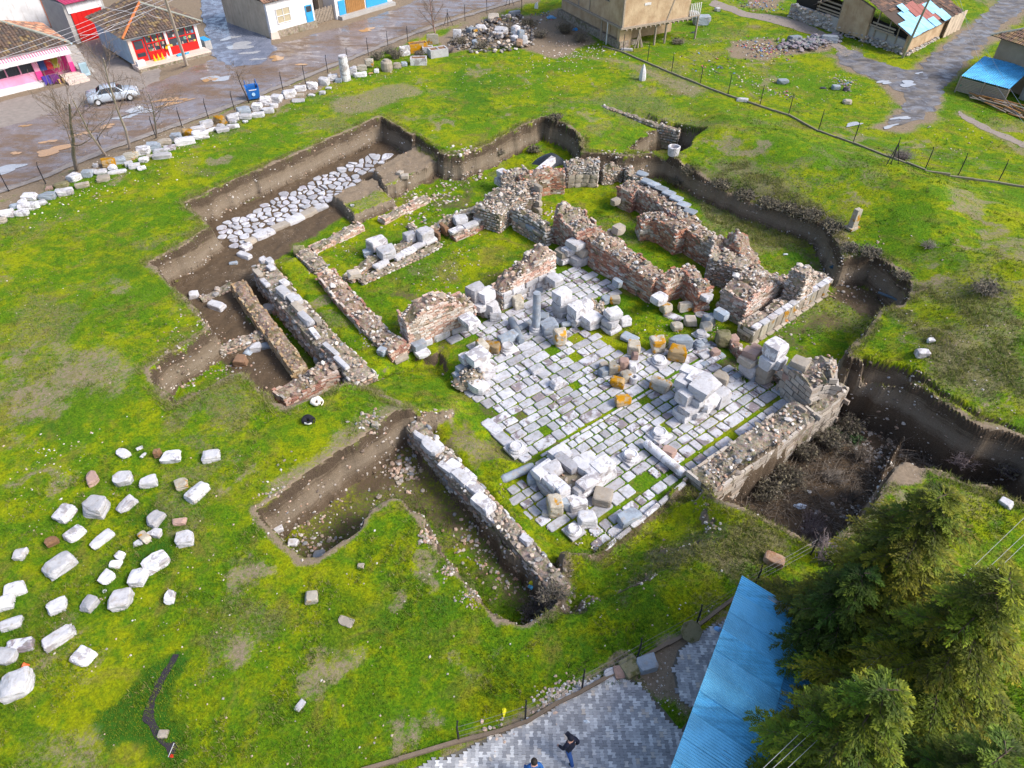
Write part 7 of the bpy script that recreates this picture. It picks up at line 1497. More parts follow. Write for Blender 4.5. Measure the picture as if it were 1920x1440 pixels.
def kerbwall(label, px, w, h, mat, name='low_kerb'):
    P = [on(*p) for p in px]; o = thing(name, label, 'kerb', P[0]); o0 = np.array(o.location); mb = MB(); rg = np.random.default_rng(len(px))
    for a, b in zip(P[:-1], P[1:]):
        d = b-a; L = np.hypot(*d[:2]); n = max(1, int(L/1.4))
        for k in range(n):
            c = a+d*(k+.5)/n; mb.box((c[0]-o0[0]+rg.normal(0, .02), c[1]-o0[1]+rg.normal(0, .02), gz(c[0], c[1])-o0[2]+h/2-.1), (L/n*1.02, w, h), math.atan2(d[1], d[0]), (.3, .27, .24))
    mb.build('kerb_stones', mat, o); return o
kerbwall('rough concrete kerb under the bottom fence', [(680,1445),(750,1425),(860,1392),(940,1372),(985,1356),(1040,1322),(1091,1298),(1195,1240),(1305,1178),(1390,1112)], .13, .24, P_('earthy_concrete', (.17, .13, .095), .95, .35, 3, .5))
kerbwall('low concrete kerb under the far right fence', [(1130,88),(1168,99),(1259,138),(1313,160),(1365,180),(1425,200),(1479,217),(1535,247),(1600,270),(1735,320),(1872,344),(1990,365)], .14, .24, P_('mossy_concrete', (.20, .18, .13), .9, .35, 3, .4))
def pole(px, py, top, h, label, r=.16, mat=None, arms=True):
    b = on(px, py); t = thing('utility_pole', label, 'pole', b); d = ray(*top); s_ = (b[1]-0)/d[1]; tp = np.array([d[0]*s_, d[1]*s_, CH+d[2]*s_]) if False else at(*top, h+b[2]); v = tp-b
    MB().tube([(0, 0, -.2), v*.5, v], [r, r*.85, r*.7], 10).build('pole_shaft', mat or P_('pale_concrete_pole', (.52, .46, .40), .85, .15, 3, .2), t); return b, v, t
b1, v1, t1 = pole(350, 122, (306, -14), 9.2, 'pale utility pole standing before the corner shop'); wq = P_('white_cable', (.42, .42, .45), .5, .1, 3, 0)
b2, v2, t2 = pole(1692, 108, (1752, -22), 7.5, 'greenish wooden utility pole at barn corner', .14, P_('greenish_pole', (.30, .29, .22), .85, .2, 4, .3))
def wire(label, pts, r=.018, sag=.0, mat=wq, group='overhead wires'):
    mb = MB(); P = []
    for a, b in zip(pts[:-1], pts[1:]):
        for k in range(9): t = k/8; P.append(a+(b-a)*t-np.array([0, 0, sag*4*t*(1-t)]))
    c = np.mean(P, 0); o = mb.tube([p-c for p in P], r, 4).build('overhead_wire', mat); o.location = c; return tag(o, label, 'wire', group, 'thing')
tp1 = b1+v1*.90
for k, (x, y, lab) in enumerate([(-20,105,'uppermost cable over the pink shop roof'),(-20,116,'second cable over the pink shop roof'),(-20,126,'third cable over the pink shop roof'),(-20,140,'lowest cable over the pink shop roof')]):
    wire('white '+lab, [at(x, y, 6.5), at(205, 22+k*9, 7.6), at(330, -30+k*9, 8.3)], .014, .1)
wire('white looping cable from red garage to the shop roof', [at(150, 66, 5.5), at(215, 55, 5.2), at(270, 28, 6.2), at(292, 8, 7.4)], .022, .12)
wire('white straight cable from garage corner to the shop roof', [at(145, 82, 5.0), at(215, 48, 5.4), at(272, 22, 6.4)], .02, .1)
wire('white slack cable crossing shop roof to the chimney', [at(180, 6, 6.5), at(230, 20, 6.0), at(272, 22, 6.2), at(303, 34, 5.2)], .024, .15)
for k, (a, b, c) in enumerate([((1795,-20),(1835,110),(1935,250)),((1780,-20),(1860,110),(1945,240))]): wire(('left', 'right')[k]+' thin white wire passing over the lean-to roof', [at(*a, 6), at(*b, 5.6), at(*c, 5.6)], .012, .1)
for k, (a, b) in enumerate([((1400,1470),(1952,940)),((1412,1475),(1960,965)),((1440,1475),(1965,978))]): wire(('left', 'middle', 'right')[k]+' white wire of three crossing the conifers', [at(*a, 6.6), at((a[0]+b[0])/2, (a[1]+b[1])/2, 5.8), at(*b, 6.4)], .006, .05)
# chimney mound on the corner shop roof
# ------------------------------------------------------------------ bin, rags, litter
p = on(477, 186); t = thing('litter_bin', 'blue metal litter bin with white emblem beside the small bare tree', 'bin', p, .42); mbl = P_('bin_blue', (.015, .12, .40), .45, .1, 3, 0)
MB().add([(-.5,-.35,.15),(.5,-.35,.15),(.5,.35,.15),(-.5,.35,.15),(-.62,-.42,1.15),(.62,-.42,1.15),(.62,.42,1.3),(-.62,.42,1.3),(-.52,-.34,1.1),(.52,-.34,1.1),(.52,.34,1.25),(-.52,.34,1.25),(-.45,-.3,.4),(.45,-.3,.4),(.45,.3,.4),(-.45,.3,.4)], [(0,1,5,4),(1,2,6,5),(2,3,7,6),(3,0,4,7),(3,2,1,0),(4,5,9,8),(5,6,10,9),(6,7,11,10),(7,4,8,11),(8,9,13,12),(9,10,14,13),(10,11,15,14),(11,8,12,15),(12,13,14,15)]).build('bin_body', mbl, t)
MB().tube([(-.5,.4,0),(-.5,.4,1.7)], .04, 6).build('post', mbl, t); MB().tube([(.5,.4,0),(.5,.4,1.7)], .04, 6).build('post', mbl, t); MB().lathe([(.16,0),(.16,.02)], 14, (0, -.415, .6), np.array(Matrix.Rotation(R(86), 3, 'X'))).build('emblem', P_('pale_blue_paint', (.35, .55, .80), .5), t)
MB().box((0, -.425, 1.0), (.7, .02, .07)).build('stripe', m_white, t)
def bag(px, py, L_, W_, H_, rgb, label, rz=0, name='plastic_bag', cat='litter', seed=0):
    p = on(px, py); V = ICO1[0].copy(); r = np.random.default_rng(seed+px); V = V*r.uniform(.65, 1.2, (len(V), 1)); V[:, 2] = np.clip(V[:, 2], -.15, 1)
    o = MB().add((V*np.array([L_/2, W_/2, H_])), ICO1[1]).build(name, plain('wrapper_%d' % px, rgb, .5, .2, 8, .2)); o.location = p+np.array([0, 0, .03]); o.rotation_euler = (0, 0, rz); return tag(o, label, cat, 'litter in the field', 'thing')
for a in [(996,1101,.3,.28,.15,(.15,.5,.75),'pale blue bag in the lower right trench end'),(997,1094,.28,.18,.12,(.6,.55,.02),'yellow scrap above the pale blue bag'),(945,1336,.17,.36,.08,(.75,.68,.01),'yellow crumpled wrapper on the bottom lawn'),(323,1418,.17,.13,.09,(.5,.03,.01),'red wrapper at mouth of the dark stream'),(48,1250,.3,.25,.2,(.55,.12,.03),'orange brick scrap among the lawn stones'),(1100,1354,.25,.2,.06,(.6,.65,.7),'white paper lying on the courtyard kerb'),
 (1345,1181,.3,.24,.15,(.2,.4,.7),'small blue and white carton by the shed roof'),(1500,950,.7,.4,.15,(.45,.55,.7),'pale blue cloth rag on floor of deep pit'),(1516,924,.35,.25,.12,(.6,.6,.6),'white scrap on the deep pit floor'),(1078,57,.6,.5,.3,(.03,.25,.6),'bright blue bag in bushes beside timber house'),(1033,34,1.2,.8,.25,(.12,.3,.5),'flat blue sheet near the heap of stones'),(1006,16,.5,.4,.8,(.7,.7,.72),'upright white canister near the heap of stones'),(1300,62,.7,.3,.15,(.03,.05,.05),'black and teal rag on grass near timber house'),(1543,166,.8,.35,.12,(.03,.03,.04),'black rag lying on grass beyond fence'),(1587,170,.8,.5,.35,(.04,.04,.05),'black bag with white scraps in the upper field'),(1472,478,.4,.15,.1,(.6,.65,.7),'white bottle on lawn under right bank'),(1473,604,.45,.2,.15,(.7,.25,.05),'orange tipped carton beside ochre wall'),(1560,502,.35,.3,.2,(.02,.06,.1),'dark blue scrap in the bare hollow')]: bag(*a)
o = MB().tube([(-.9,0,.1),(.9,0,.12)], .09, 7).build('plastic_pipe', P_('slate_pipe', (.08, .12, .16), .5)); o.location = on(1670, 563)+np.array([0, 0, .1]); o.rotation_euler = (0, 0, -.75); tag(o, 'dark blue pipe lying in the bare hollow', 'pipe', None, 'thing')
o = MB().tube([(0,0,.03),(.05,.45,.05)], .014, 5).build('white_stick', m_white); o.location = on(316, 1420); tag(o, 'white stick at the mouth of dark stream', 'stick', None, 'thing')
mb = MB(); rs = np.random.default_rng(10)
for px, py, sx, n in ((1432,92,22,330),(1425,10,22,160),(1340,125,25,60),(1020,30,12,60),(1480,178,8,30),(1585,160,8,40)):
    c = on(px, py)
    for _ in range(n):
        x, y = c[0]+rs.normal(0, sx/17), c[1]+rs.normal(0, sx/13); cc = [(.6,.6,.62),(.08,.08,.09),(.5,.1,.12),(.1,.25,.5),(.35,.28,.2),(.55,.45,.1),(.15,.12,.1)][int(rs.integers(7))]; rock_to(mb, rs, (x, y, gz(x, y)+.05), rs.uniform(.05, .2), cc, .5, PEB)
tag(mb.build('rubbish_dump', MAT['stuff']), 'coloured household rubbish strewn over the upper field', 'rubbish', None, 'stuff')
mb = MB(); rs = np.random.default_rng(12)
for px, py, sx, n in ((1500,85,22,170),(1540,78,16,120),(1562,72,8,60)):
    c = on(px, py)
    for _ in range(n): x, y = c[0]+rs.normal(0, sx/18), c[1]+rs.normal(0, sx/26); rock_to(mb, rs, (x, y, gz(x, y)+.1+.25*rs.random()), rs.uniform(.12, .42), (.17+.08*rs.random(), .17+.06*rs.random(), .20+.06*rs.random()), .7)
tag(mb.build('gravel_heap', MAT['stuff']), 'grey gravel heap beside the upper footpath', 'gravel', None, 'stuff')
p = on(1505, 71); stone(1490, 71, 1.5, .9, .7, .4, 'grey', 'left dark slab on top of grey gravel heap', 'scattered boulders beyond the fence'); stone(1555, 72, 1.9, 1.1, .8, -.2, 'grey', 'right dark slab at end of grey gravel heap', 'scattered boulders beyond the fence')
# black tarpaulin over the niche
p = at(1030, 292, .1); t = MB(); V = []; n_ = 9
for i in range(n_):
    for j in range(n_): u, v = i/(n_-1)-.5, j/(n_-1)-.5; V.append((2.6*u, 1.7*v, .75*math.cos(u*2.6)*math.cos(v*2.2)+.06*math.sin(9*u+7*v)-.55*(abs(v)**2)))
o = t.add(V, [(i*n_+j, (i+1)*n_+j, (i+1)*n_+j+1, i*n_+j+1) for i in range(n_-1) for j in range(n_-1)]).build('tarpaulin', P_('black_plastic', (.02, .023, .028), .25, .3, 3, .3), smooth=True); o.location = (p[0], p[1], -.55); o.rotation_euler = (.25, 0, A1+.2); tag(o, 'black plastic sheet draped over a ruined vault', 'tarpaulin', None, 'thing')
o = MB().add([(-1.5,-.25,0),(1.5,-.18,.1),(1.5,.25,.12),(-1.5,.28,.02),(-1.5,-.25,-.5),(1.5,-.18,-.4),(1.5,.25,-.4),(-1.5,.28,-.5)], [(0,1,2,3),(0,4,5,1),(1,5,6,2),(2,6,7,3),(3,7,4,0)]).build('marble_lintel', MAT['marble']); o.location = at(1018, 312, .0); o.rotation_euler = (0, -.12, A1+.25); tag(o, 'long white slab in front of the black plastic sheet', 'stone block', None, 'thing')

# ------------------------------------------------------------------ car
def car():
    p = on(216, 189); a = on(172, 196); b = on(262, 181); rz = math.atan2(b[1]-a[1], b[0]-a[0]); t = thing('silver_car', 'silver saloon car parked on the muddy road before the shops', 'car', (p[0], p[1], gz(p[0], p[1])+.05), rz)
    paint = P_('silver_paint', (.48, .54, .62), .25, .06, 1, 0, .3, .6); gl = P_('car_glass', (.02, .025, .03), .05, .2, 1, 0, spec=.7); blk = P_('car_trim', (.02, .02, .02), .6); 
    # stations along x: x, half width, floor z, belt z, roof half width, roof z
    st = [(-2.25,.62,.42,.78,.50,.80),(-2.18,.80,.28,.92,.66,.98),(-1.75,.87,.22,.98,.72,1.05),(-1.30,.89,.22,.98,.68,1.09),(-.85,.90,.22,.97,.60,1.38),(-.2,.90,.22,.95,.61,1.46),(.45,.90,.22,.94,.60,1.42),(1.02,.89,.22,.93,.70,1.00),(1.55,.87,.22,.88,.72,.94),(2.05,.80,.26,.76,.62,.82),(2.28,.60,.36,.62,.48,.66)]
    V = []; n = 10
    for x, w, z0, zb, wr, zr in st:
        half = [(w*.86, z0), (w, z0+.16), (w*1.0, (z0+zb)/2), (w*.96, zb), (wr, zr)]
        V += [(x, y, z) for y, z in half]+[(x, -y, z) for y, z in half[::-1]]
    F = [(i*n+j, (i+1)*n+j, (i+1)*n+(j+1) % n, i*n+(j+1) % n) for i in range(len(st)-1) for j in range(n)]+[tuple(range(n)), tuple(range((len(st)-1)*n, len(st)*n))[::-1]]
    MB().add(V, F).build('body', paint, t, smooth=True)
    S = {s_[0]: s_ for s_ in st}
    def side(x0, x1, y, lab):
        a_, b_ = S[x0], S[x1]; q = []
        for s_, f in ((a_, .08), (b_, .08), (b_, .88), (a_, .88)): w = s_[1]*.96+(s_[4]-s_[1]*.96)*f; q.append((s_[0], y*(w+.012), s_[3]+(s_[5]-s_[3])*f+.01))
        MB().quad(*q).build(lab, gl, t)
    for y in (1, -1): side(-.85, -.2, y, 'window'); side(-.2, .45, y, 'window'); MB().quad((.45, y*.885, .97), (.95, y*.87, .96), (.47, y*.65, 1.36)).build('window', gl, t); MB().quad((-.85, y*.885, .99), (-1.25, y*.85, 1.0), (-.87, y*.65, 1.33)).build('window', gl, t)
    MB().quad((.52,-.57,1.40),(.52,.57,1.40),(.98,.66,1.045),(.98,-.66,1.045)).build('windscreen', gl, t); MB().quad((-.90,.57,1.36),(-.90,-.57,1.36),(-1.27,-.62,1.125),(-1.27,.62,1.125)).build('rear_window', gl, t)
    for x in (-1.42, 1.38):
        for y in (1, -1):
            M = np.array(Matrix.Rotation(R(90), 3, 'X')); w = thing('tmp', 'x', 'x'); bpy.data.objects.remove(w)
            o = MB().lathe([(.21,-.11),(.30,-.11),(.33,-.07),(.33,.07),(.30,.11),(.21,.11)], 20, (x, y*.80, .33), M).build('wheel', blk, t); MB().lathe([(.20,-.115),(.19,-.125),(.05,-.105),(.05,.105),(.19,.125),(.20,.115)], 10, (x, y*.80, .33), M).build('rim', P_('alloy', (.5, .52, .55), .3, .1, 2, 0), o)
    for y in (1, -1):
        MB().box((2.13, y*.52, .68), (.18, .34, .14)).build('headlight', P_('lamp_glass', (.7, .72, .75), .1, .1, 2, 0), t); MB().box((-2.16, y*.62, .82), (.12, .26, .18)).build('tail_light', P_('red_lamp', (.30, .01, .02), .2, .1, 2, 0), t); MB().box((.72, y*.99, .98), (.14, .16, .10)).build('mirror', paint, t)
        for x in (-.62, .32): MB().box((x, y*.905, .86), (.16, .03, .03)).build('door_handle', paint, t)
    MB().box((2.25, 0, .40), (.1, 1.2, .16)).build('bumper', paint, t); MB().box((2.275, 0, .50), (.04, .6, .12)).build('grille', blk, t); MB().box((-2.26, 0, .55), (.02, .5, .12)).build('number_plate', m_white, t)
car()

# ------------------------------------------------------------------ people and dogs
def skin(name, joints, edges, mats, parent, paint=None, sub=2):
    me = bpy.data.meshes.new(name); me.from_pydata([j[:3] for j in joints], edges, []); o = bpy.data.objects.new(name, me); COL.objects.link(o)
    o.modifiers.new('s', 'SKIN'); b = o.modifiers.new('u', 'SUBSURF'); b.levels = sub; me.skin_vertices.new() if not me.skin_vertices else None
    for k, j in enumerate(joints):
        r = j[3]; me.skin_vertices[0].data[k].radius = r if isinstance(r, tuple) else (r, r)
    me.skin_vertices[0].data[0].use_root = True
    dg = bpy.context.evaluated_depsgraph_get(); m2 = bpy.data.meshes.new_from_object(o.evaluated_get(dg)); bpy.data.objects.remove(o); m2.name = name
    m2.materials.clear()
    for m in mats: m2.materials.append(m)
    for p in m2.polygons: p.use_smooth = True; p.material_index = paint(p.center) if paint else 0
    return put(name, m2, parent)
m_skin = P_('skin', (.50, .27, .20), .6, .1, 8, 0)
def person(px, py, rz, label, jacket, trousers, cap=None, hair=(.02, .015, .012), shoes=(.02, .02, .025), stride=.25):
    p = on(px, py); z = p[2]+.06 if inside(CY, p[0], p[1]) > 0 else p[2]; t = thing('person', label, 'person', (p[0], p[1], z), rz); mj, mt_, ms = P_('jacket', jacket, .8, .25, 12, .3), P_('trousers', trousers, .85, .2, 12, .2), P_('shoe', shoes, .6)
    # facing +y
    J = [(0,0,.93,(.16,.12)),(0,.01,1.12,(.17,.12)),(0,.02,1.32,(.20,.13)),(0,.02,1.44,(.12,.09)),(0,.03,1.53,.055),(0,.04,1.60,.085),(0,.05,1.70,.10),(0,.04,1.78,.06)]
    E = [(k, k+1) for k in range(7)]
    for sx in (-1, 1):
        f = stride*sx; k = len(J); J += [(sx*.10,0,.86,.105),(sx*.11,f*.55,.48,.075),(sx*.115,f*.75-.06,.10,.055),(sx*.12,f*.75+.12,.04,.045)]; E += [(0,k),(k,k+1),(k+1,k+2),(k+2,k+3)]
        k = len(J); J += [(sx*.19,.02,1.40,.085),(sx*.27,-f*.25-.02,1.14,.066),(sx*.24,-f*.5+.12,.92,.050)]; E += [(3,k),(k,k+1),(k+1,k+2)]
    def paint(c): return 3 if c[2] < .11 else (1 if c[2] < .90 and abs(c[0]) < .2 else (2 if c[2] > 1.50 else 0))
    skin('body', J, E, [mj, mt_, m_skin, ms], t, paint)
    for sx in (-1, 1):                                            # hands with fingers
        f = stride*sx; h = np.array([sx*.24, -f*.5+.12, .92]); d = np.array([0, .35, -.9]); d /= np.linalg.norm(d)
        HJ = [(*h, .036), (*(h+d*.05), (.042, .022)), (*(h+d*.10), (.042, .02))]; HE = [(0,1),(1,2)]
        for q_ in range(4): o_ = np.array([0, 1, .39])*(-.03+.02*q_); L_ = (.075, .085, .08, .062)[q_]; k = len(HJ); HJ += [(*(h+d*.12+o_), .0095), (*(h+d*(.12+L_*.5)+o_+np.array([-sx*.012, 0, 0])), .009), (*(h+d*(.12+L_)+o_+np.array([-sx*.03, 0, 0])), .008)]; HE += [(2,k),(k,k+1),(k+1,k+2)]
        k = len(HJ); HJ += [(*(h+d*.05+np.array([-sx*.02, .04, 0])), .011), (*(h+d*.085+np.array([-sx*.035, .055, 0])), .010)]; HE += [(1,k),(k,k+1)]
        skin('hand', HJ, HE, [m_skin], t, None, 1)
    # face
    MB().add(ICO1[0]*np.array([.016, .03, .022])+np.array([0, .155, 1.665]), ICO1[1]).build('nose', m_skin, t)
    for sx in (-1, 1): MB().add(ICO1[0]*np.array([.012, .022, .034])+np.array([sx*.10, .045, 1.67]), ICO1[1]).build('ear', m_skin, t); MB().add(ICO1[0]*np.array([.014, .010, .010])+np.array([sx*.036, .142, 1.69]), ICO1[1]).build('eye', m_black, t)
    V = ICO2[0]*np.array([.112, .122, .112])+np.array([0, .035, 1.705]); keep = [f for f in ICO2[1] if np.mean([V[i][2] for i in f]) > (1.70 if np.mean([V[i][1] for i in f]) > .06 else 1.63)]
    if cap:
        mc = P_('cap_cloth', cap, .8, .2, 10, .2); c = MB().add(V*1.0+np.array([0, 0, .008]), keep).build('cap', mc, t, smooth=True); MB().add([(-.085,.10,1.735),(.085,.10,1.735),(.075,.25,1.715),(-.075,.25,1.715),(-.085,.10,1.72),(.085,.10,1.72),(.075,.25,1.70),(-.075,.25,1.70)], BOXF[1:2]+[(0,1,2,3),(7,6,5,4),(2,6,7,3),(1,5,6,2),(3,7,4,0)]).build('cap_peak', mc, c)
    else: MB().add(V, keep).build('hair', P_('hair', hair, .7, .3, 20, .3), t, smooth=True)
    return t
person(1066, 1422, R(40), 'person in dark cap, navy jacket and blue jeans walking on courtyard', (.012, .015, .035), (.03, .09, .30), cap=(.012, .013, .025), stride=.34)
person(1000, 1466, R(12), 'bare headed person in blue jacket cut by the bottom edge', (.02, .10, .32), (.03, .035, .05))
def dog(px, py, rz, label, main, patch, fn):
    p = on(px, py); t = thing('sleeping_dog', label, 'dog', p+np.array([0, 0, .02]), rz); J = []; E = []
    for k in range(7): a_ = -.5+k*.48; J.append((.215*math.cos(a_), .215*math.sin(a_), .15+.02*math.sin(k), (.13, .15, .16, .155, .15, .15, .12)[k]))
    E = [(k, k+1) for k in range(6)]
    k = len(J); J += [(-.22,-.02-.16,.17,.085),(-.13,-.25,.18,.09),(-.02,-.27,.16,.055),(.05,-.26,.14,.04)]; E += [(6,k),(k,k+1),(k+1,k+2),(k+2,k+3)]
    k = len(J); J += [(.26,-.24,.10,.04),(.14,-.33,.07,.03),(-.04,-.36,.06,.022)]; E += [(0,k),(k,k+1),(k+1,k+2)]
    k = len(J); J += [(.06,-.08,.08,.055),(.0,-.16,.05,.035),(.08,-.20,.04,.03)]; E += [(0,k),(k,k+1),(k+1,k+2)]
    k = len(J); J += [(-.12,.02,.08,.05),(-.03,-.05,.05,.032),(.05,-.02,.04,.028)]; E += [(5,k),(k,k+1),(k+1,k+2)]
    skin('body', J, E, [P_('dog_coat', main, .9, .2, 14, .3), P_('dog_patch', patch, .9, .2, 14, .3)], t, lambda c: 1 if fn(c) else 0)
    for s_ in (-1, 1): MB().add([(-.17,-.24+s_*.07,.24),(-.10,-.24+s_*.08,.25),(-.15,-.25+s_*.13,.18),(-.13,-.25+s_*.075,.21)], [(0,1,2),(0,2,3),(1,3,2),(0,3,1)]).build('ear', P_('dog_ear', patch if main[0] > .3 else main, .9), t)
    MB().add(ICO0[0]*.02+np.array([.085, -.26, .145]), ICO0[1]).build('nose', m_black, t); return t
dog(594, 757, R(60), 'cream coloured dog curled up asleep by the left notch', (.68, .62, .54), (.12, .10, .10), lambda c: math.hypot(c[0]-.2, c[1]-.25) < .13)
dog(578, 792, R(75), 'black dog with white chest curled up asleep on lawn', (.012, .012, .018), (.75, .74, .72), lambda c: c[0] < -.12 and c[1] < .05 and c[2] < .22)
# ------------------------------------------------------------------ trees
def make_needles():
    t = NT('needles', .7, .25); a = t.attr('col'); n = t.noise(6, 3, .6)
    t.color(t.mix(t.step(n, .3, .7), t.mix(.45, a, (.010, .022, .006)), a)); t.b.inputs['Subsurface Weight'].default_value = 0; return t.m
M_needle = make_needles(); M_bark = P_('conifer_bark', (.10, .075, .055), .95, .35, 6, .6); M_greybark = P_('grey_bark', (.30, .26, .23), .9, .3, 7, .5); M_twig = P_('brown_twig', (.19, .145, .115), .9, .35, 7, 0); M_palebark = P_('pale_bark', (.44, .37, .32), .9, .25, 7, .4)
def conifer(px, py, h, Rr, seed, label, tone=(.10, .135, .012), fan=1.0):
    rs = np.random.default_rng(seed); ap = at(px, py, h); b = np.array([ap[0], ap[1], gz(ap[0], ap[1])]); t = thing('conifer', label, 'tree', b, 0, 'conifers at the lower right'); H_ = h-b[2]
    MB().tube([(0, 0, -.2), (0, 0, H_*.5), (0, 0, H_*.97)], [.24, .14, .02], 8).build('trunk', M_bark, t)
    wood = MB(); B = []
    L = int(H_*2.6)
    for k in range(L):
        tt = .08+.92*(k+.5)/L; z = H_*tt; n = 6 if tt < .9 else 4
        for q_ in range(n):
            az = k*2.4+q_*2*math.pi/n+rs.uniform(-.45, .45); ln = (Rr*(1-tt)**.75*rs.uniform(.55, 1.25)+.28); zz = z+rs.uniform(-.2, .2)
            rise = (.25+.70*tt)*ln*.55; droop = ln*rs.uniform(.10, .34)*(1.25-tt); ca_, sa_ = math.cos(az), math.sin(az)
            P = lambda s_: np.array([ca_*ln*s_, sa_*ln*s_, zz+rise*s_*(1.25-s_)-droop*s_*s_*1.3])
            wood.tube([P(0), P(.5), P(1.0)], [.02+.022*ln/Rr, .018, .006], 4, cap=False)
            tip = np.array(tone)*rs.uniform(.55, 1.5); tip[0] *= rs.uniform(.8, 1.3); m = max(5, int(ln*6.5))
            for j in range(m+1):
                s0 = .06+.94*j/m; p0 = P(s0); fw = P(s0+.05)-P(s0-.05); fw = fw/math.sqrt(fw@fw)
                for sd in ((-1, 1) if j < m else (0,)):
                    bl = (.26+.34*ln*(1-s0*.75))*rs.uniform(.6, 1.2)*fan; d = fw*rs.uniform(.6, 1.0)+np.array([-sa_, ca_, 0])*sd*rs.uniform(.55, .95)+np.array([0, 0, rs.uniform(-.30, .16)]); d = d/math.sqrt(d@d)
                    if bl > .35: wood.tube([p0, p0+d*bl*.9-np.array([0, 0, .10*bl])], [.008, .003], 3, cap=False)
                    B.append((*p0, *d, bl, s0, *tip))
    B = np.array(B); p0, d, bl, s0, tip = B[:, :3], B[:, 3:6], B[:, 6], B[:, 7], B[:, 8:11]; basec = tip*np.array([.22, .36, .5]); VV = []; CC = []  # inner needles: older, darker growth, with the crown's inner shade painted in
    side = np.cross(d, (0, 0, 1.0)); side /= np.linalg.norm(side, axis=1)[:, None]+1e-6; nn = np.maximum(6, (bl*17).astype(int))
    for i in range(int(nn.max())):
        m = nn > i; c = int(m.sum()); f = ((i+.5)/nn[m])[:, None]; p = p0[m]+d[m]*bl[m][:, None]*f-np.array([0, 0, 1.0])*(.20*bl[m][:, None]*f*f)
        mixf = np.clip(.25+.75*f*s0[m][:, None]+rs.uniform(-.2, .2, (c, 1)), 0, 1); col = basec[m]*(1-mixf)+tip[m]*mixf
        for e in (-1, 1, -.5, .5):
            nd = d[m]*rs.uniform(.6, 1.1, (c, 1))+side[m]*e*.75+np.stack([np.zeros(c), np.zeros(c), rs.uniform(-.3, .4, c)], 1); nd /= np.linalg.norm(nd, axis=1)[:, None]
            l = rs.uniform(.09, .20, (c, 1))*(1.1-.4*f); w = rs.uniform(.012, .022, (c, 1)); s = np.cross(nd, (0, 0, 1.0)); s = s/(np.linalg.norm(s, axis=1)[:, None]+1e-6)+rs.normal(0, .35, (c, 3))
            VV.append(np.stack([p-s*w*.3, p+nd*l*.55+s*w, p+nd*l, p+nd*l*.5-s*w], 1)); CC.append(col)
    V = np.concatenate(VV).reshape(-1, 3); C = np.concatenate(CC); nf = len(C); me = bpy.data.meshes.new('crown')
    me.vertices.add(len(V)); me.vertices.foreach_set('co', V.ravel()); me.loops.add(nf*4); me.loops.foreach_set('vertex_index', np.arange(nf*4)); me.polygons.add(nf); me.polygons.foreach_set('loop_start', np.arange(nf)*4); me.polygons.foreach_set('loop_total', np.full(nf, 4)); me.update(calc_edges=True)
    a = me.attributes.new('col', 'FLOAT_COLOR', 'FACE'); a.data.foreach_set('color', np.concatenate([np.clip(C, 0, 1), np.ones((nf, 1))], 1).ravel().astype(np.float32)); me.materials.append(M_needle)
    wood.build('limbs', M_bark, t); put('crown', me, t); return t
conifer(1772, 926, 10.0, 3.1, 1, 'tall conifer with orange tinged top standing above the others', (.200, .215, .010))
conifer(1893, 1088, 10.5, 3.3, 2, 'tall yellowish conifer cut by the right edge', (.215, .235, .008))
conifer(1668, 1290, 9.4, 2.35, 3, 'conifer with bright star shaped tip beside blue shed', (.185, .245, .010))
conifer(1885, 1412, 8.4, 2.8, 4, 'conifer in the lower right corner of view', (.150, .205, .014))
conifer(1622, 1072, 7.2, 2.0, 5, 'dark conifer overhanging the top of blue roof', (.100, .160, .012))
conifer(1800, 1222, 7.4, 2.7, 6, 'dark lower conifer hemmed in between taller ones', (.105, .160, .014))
def bare_tree(px, py, top, h, r0, label, seed, mat=None, twigs=1.0, spread=.5, name='bare_tree', levels=3, first=.28, group='leafless trees along the road'):
    rs = np.random.default_rng(seed); b = on(px, py); tp = at(*top, b[2]+h) if top else b+np.array([0, 0, h]); t = thing(name, label, 'tree', b, 0, group); lean = (tp-b)/np.linalg.norm(tp-b); L0 = np.linalg.norm(tp-b)
    tr, cr = MB(), MB()
    def grow(p, d, l, r, lv):
        n = 4; P = [p]; dd = d.copy()
        for k in range(n): dd = dd+rs.normal(0, .05 if lv == 0 else .14, 3)+np.array([0, 0, .05 if lv else 0]); dd /= np.linalg.norm(dd); P.append(P[-1]+dd*l/n)
        (tr if lv == 0 else cr).tube(P, list(np.linspace(r, r*.35, n+1)), 8 if lv == 0 else (4 if lv == 1 else 3), cap=(lv == 0))
        if lv >= levels: return
        m = int((13, 7, 4, 3)[lv]*twigs)
        for j in range(m):
            f = (first if lv == 0 else .25)+(1-(first if lv == 0 else .25))*(j+rs.random())/m; i = min(int(f*n), n-1); q = P[i]+(P[i+1]-P[i])*(f*n-i); ax = rs.normal(size=3); ax -= d*(ax@d); ax /= np.linalg.norm(ax)+1e-6
            nd = d*rs.uniform(.45, .9)+ax*rs.uniform(.5, 1.0)*(spread*1.6)+np.array([0, 0, .12]); nd /= np.linalg.norm(nd); grow(q, nd, l*rs.uniform(.30, .55)*(1.15-f*.6), max(r*(1-f*.7)*.42, .013), lv+1)
    grow(np.zeros(3)-np.array([0, 0, .15]), lean, L0, r0, 0); tr.build('trunk', mat or M_greybark, t); cr.build('crown', M_twig, t); return t
bare_tree(143, 318, (84, 172), 8.5, .17, 'biggest leafless tree with dark forked trunk foot', 21, P_('dark_bark', (.24, .20, .17), .95, .45, 5, .6))
bare_tree(198, 290, (148, 168), 7.5, .11, 'slender pale leafless tree by first orange boulder', 22, M_palebark)
bare_tree(243, 278, (193, 106), 9.0, .12, 'tall slender leafless tree with yellowish foot passing the car', 23, M_palebark, first=.4)
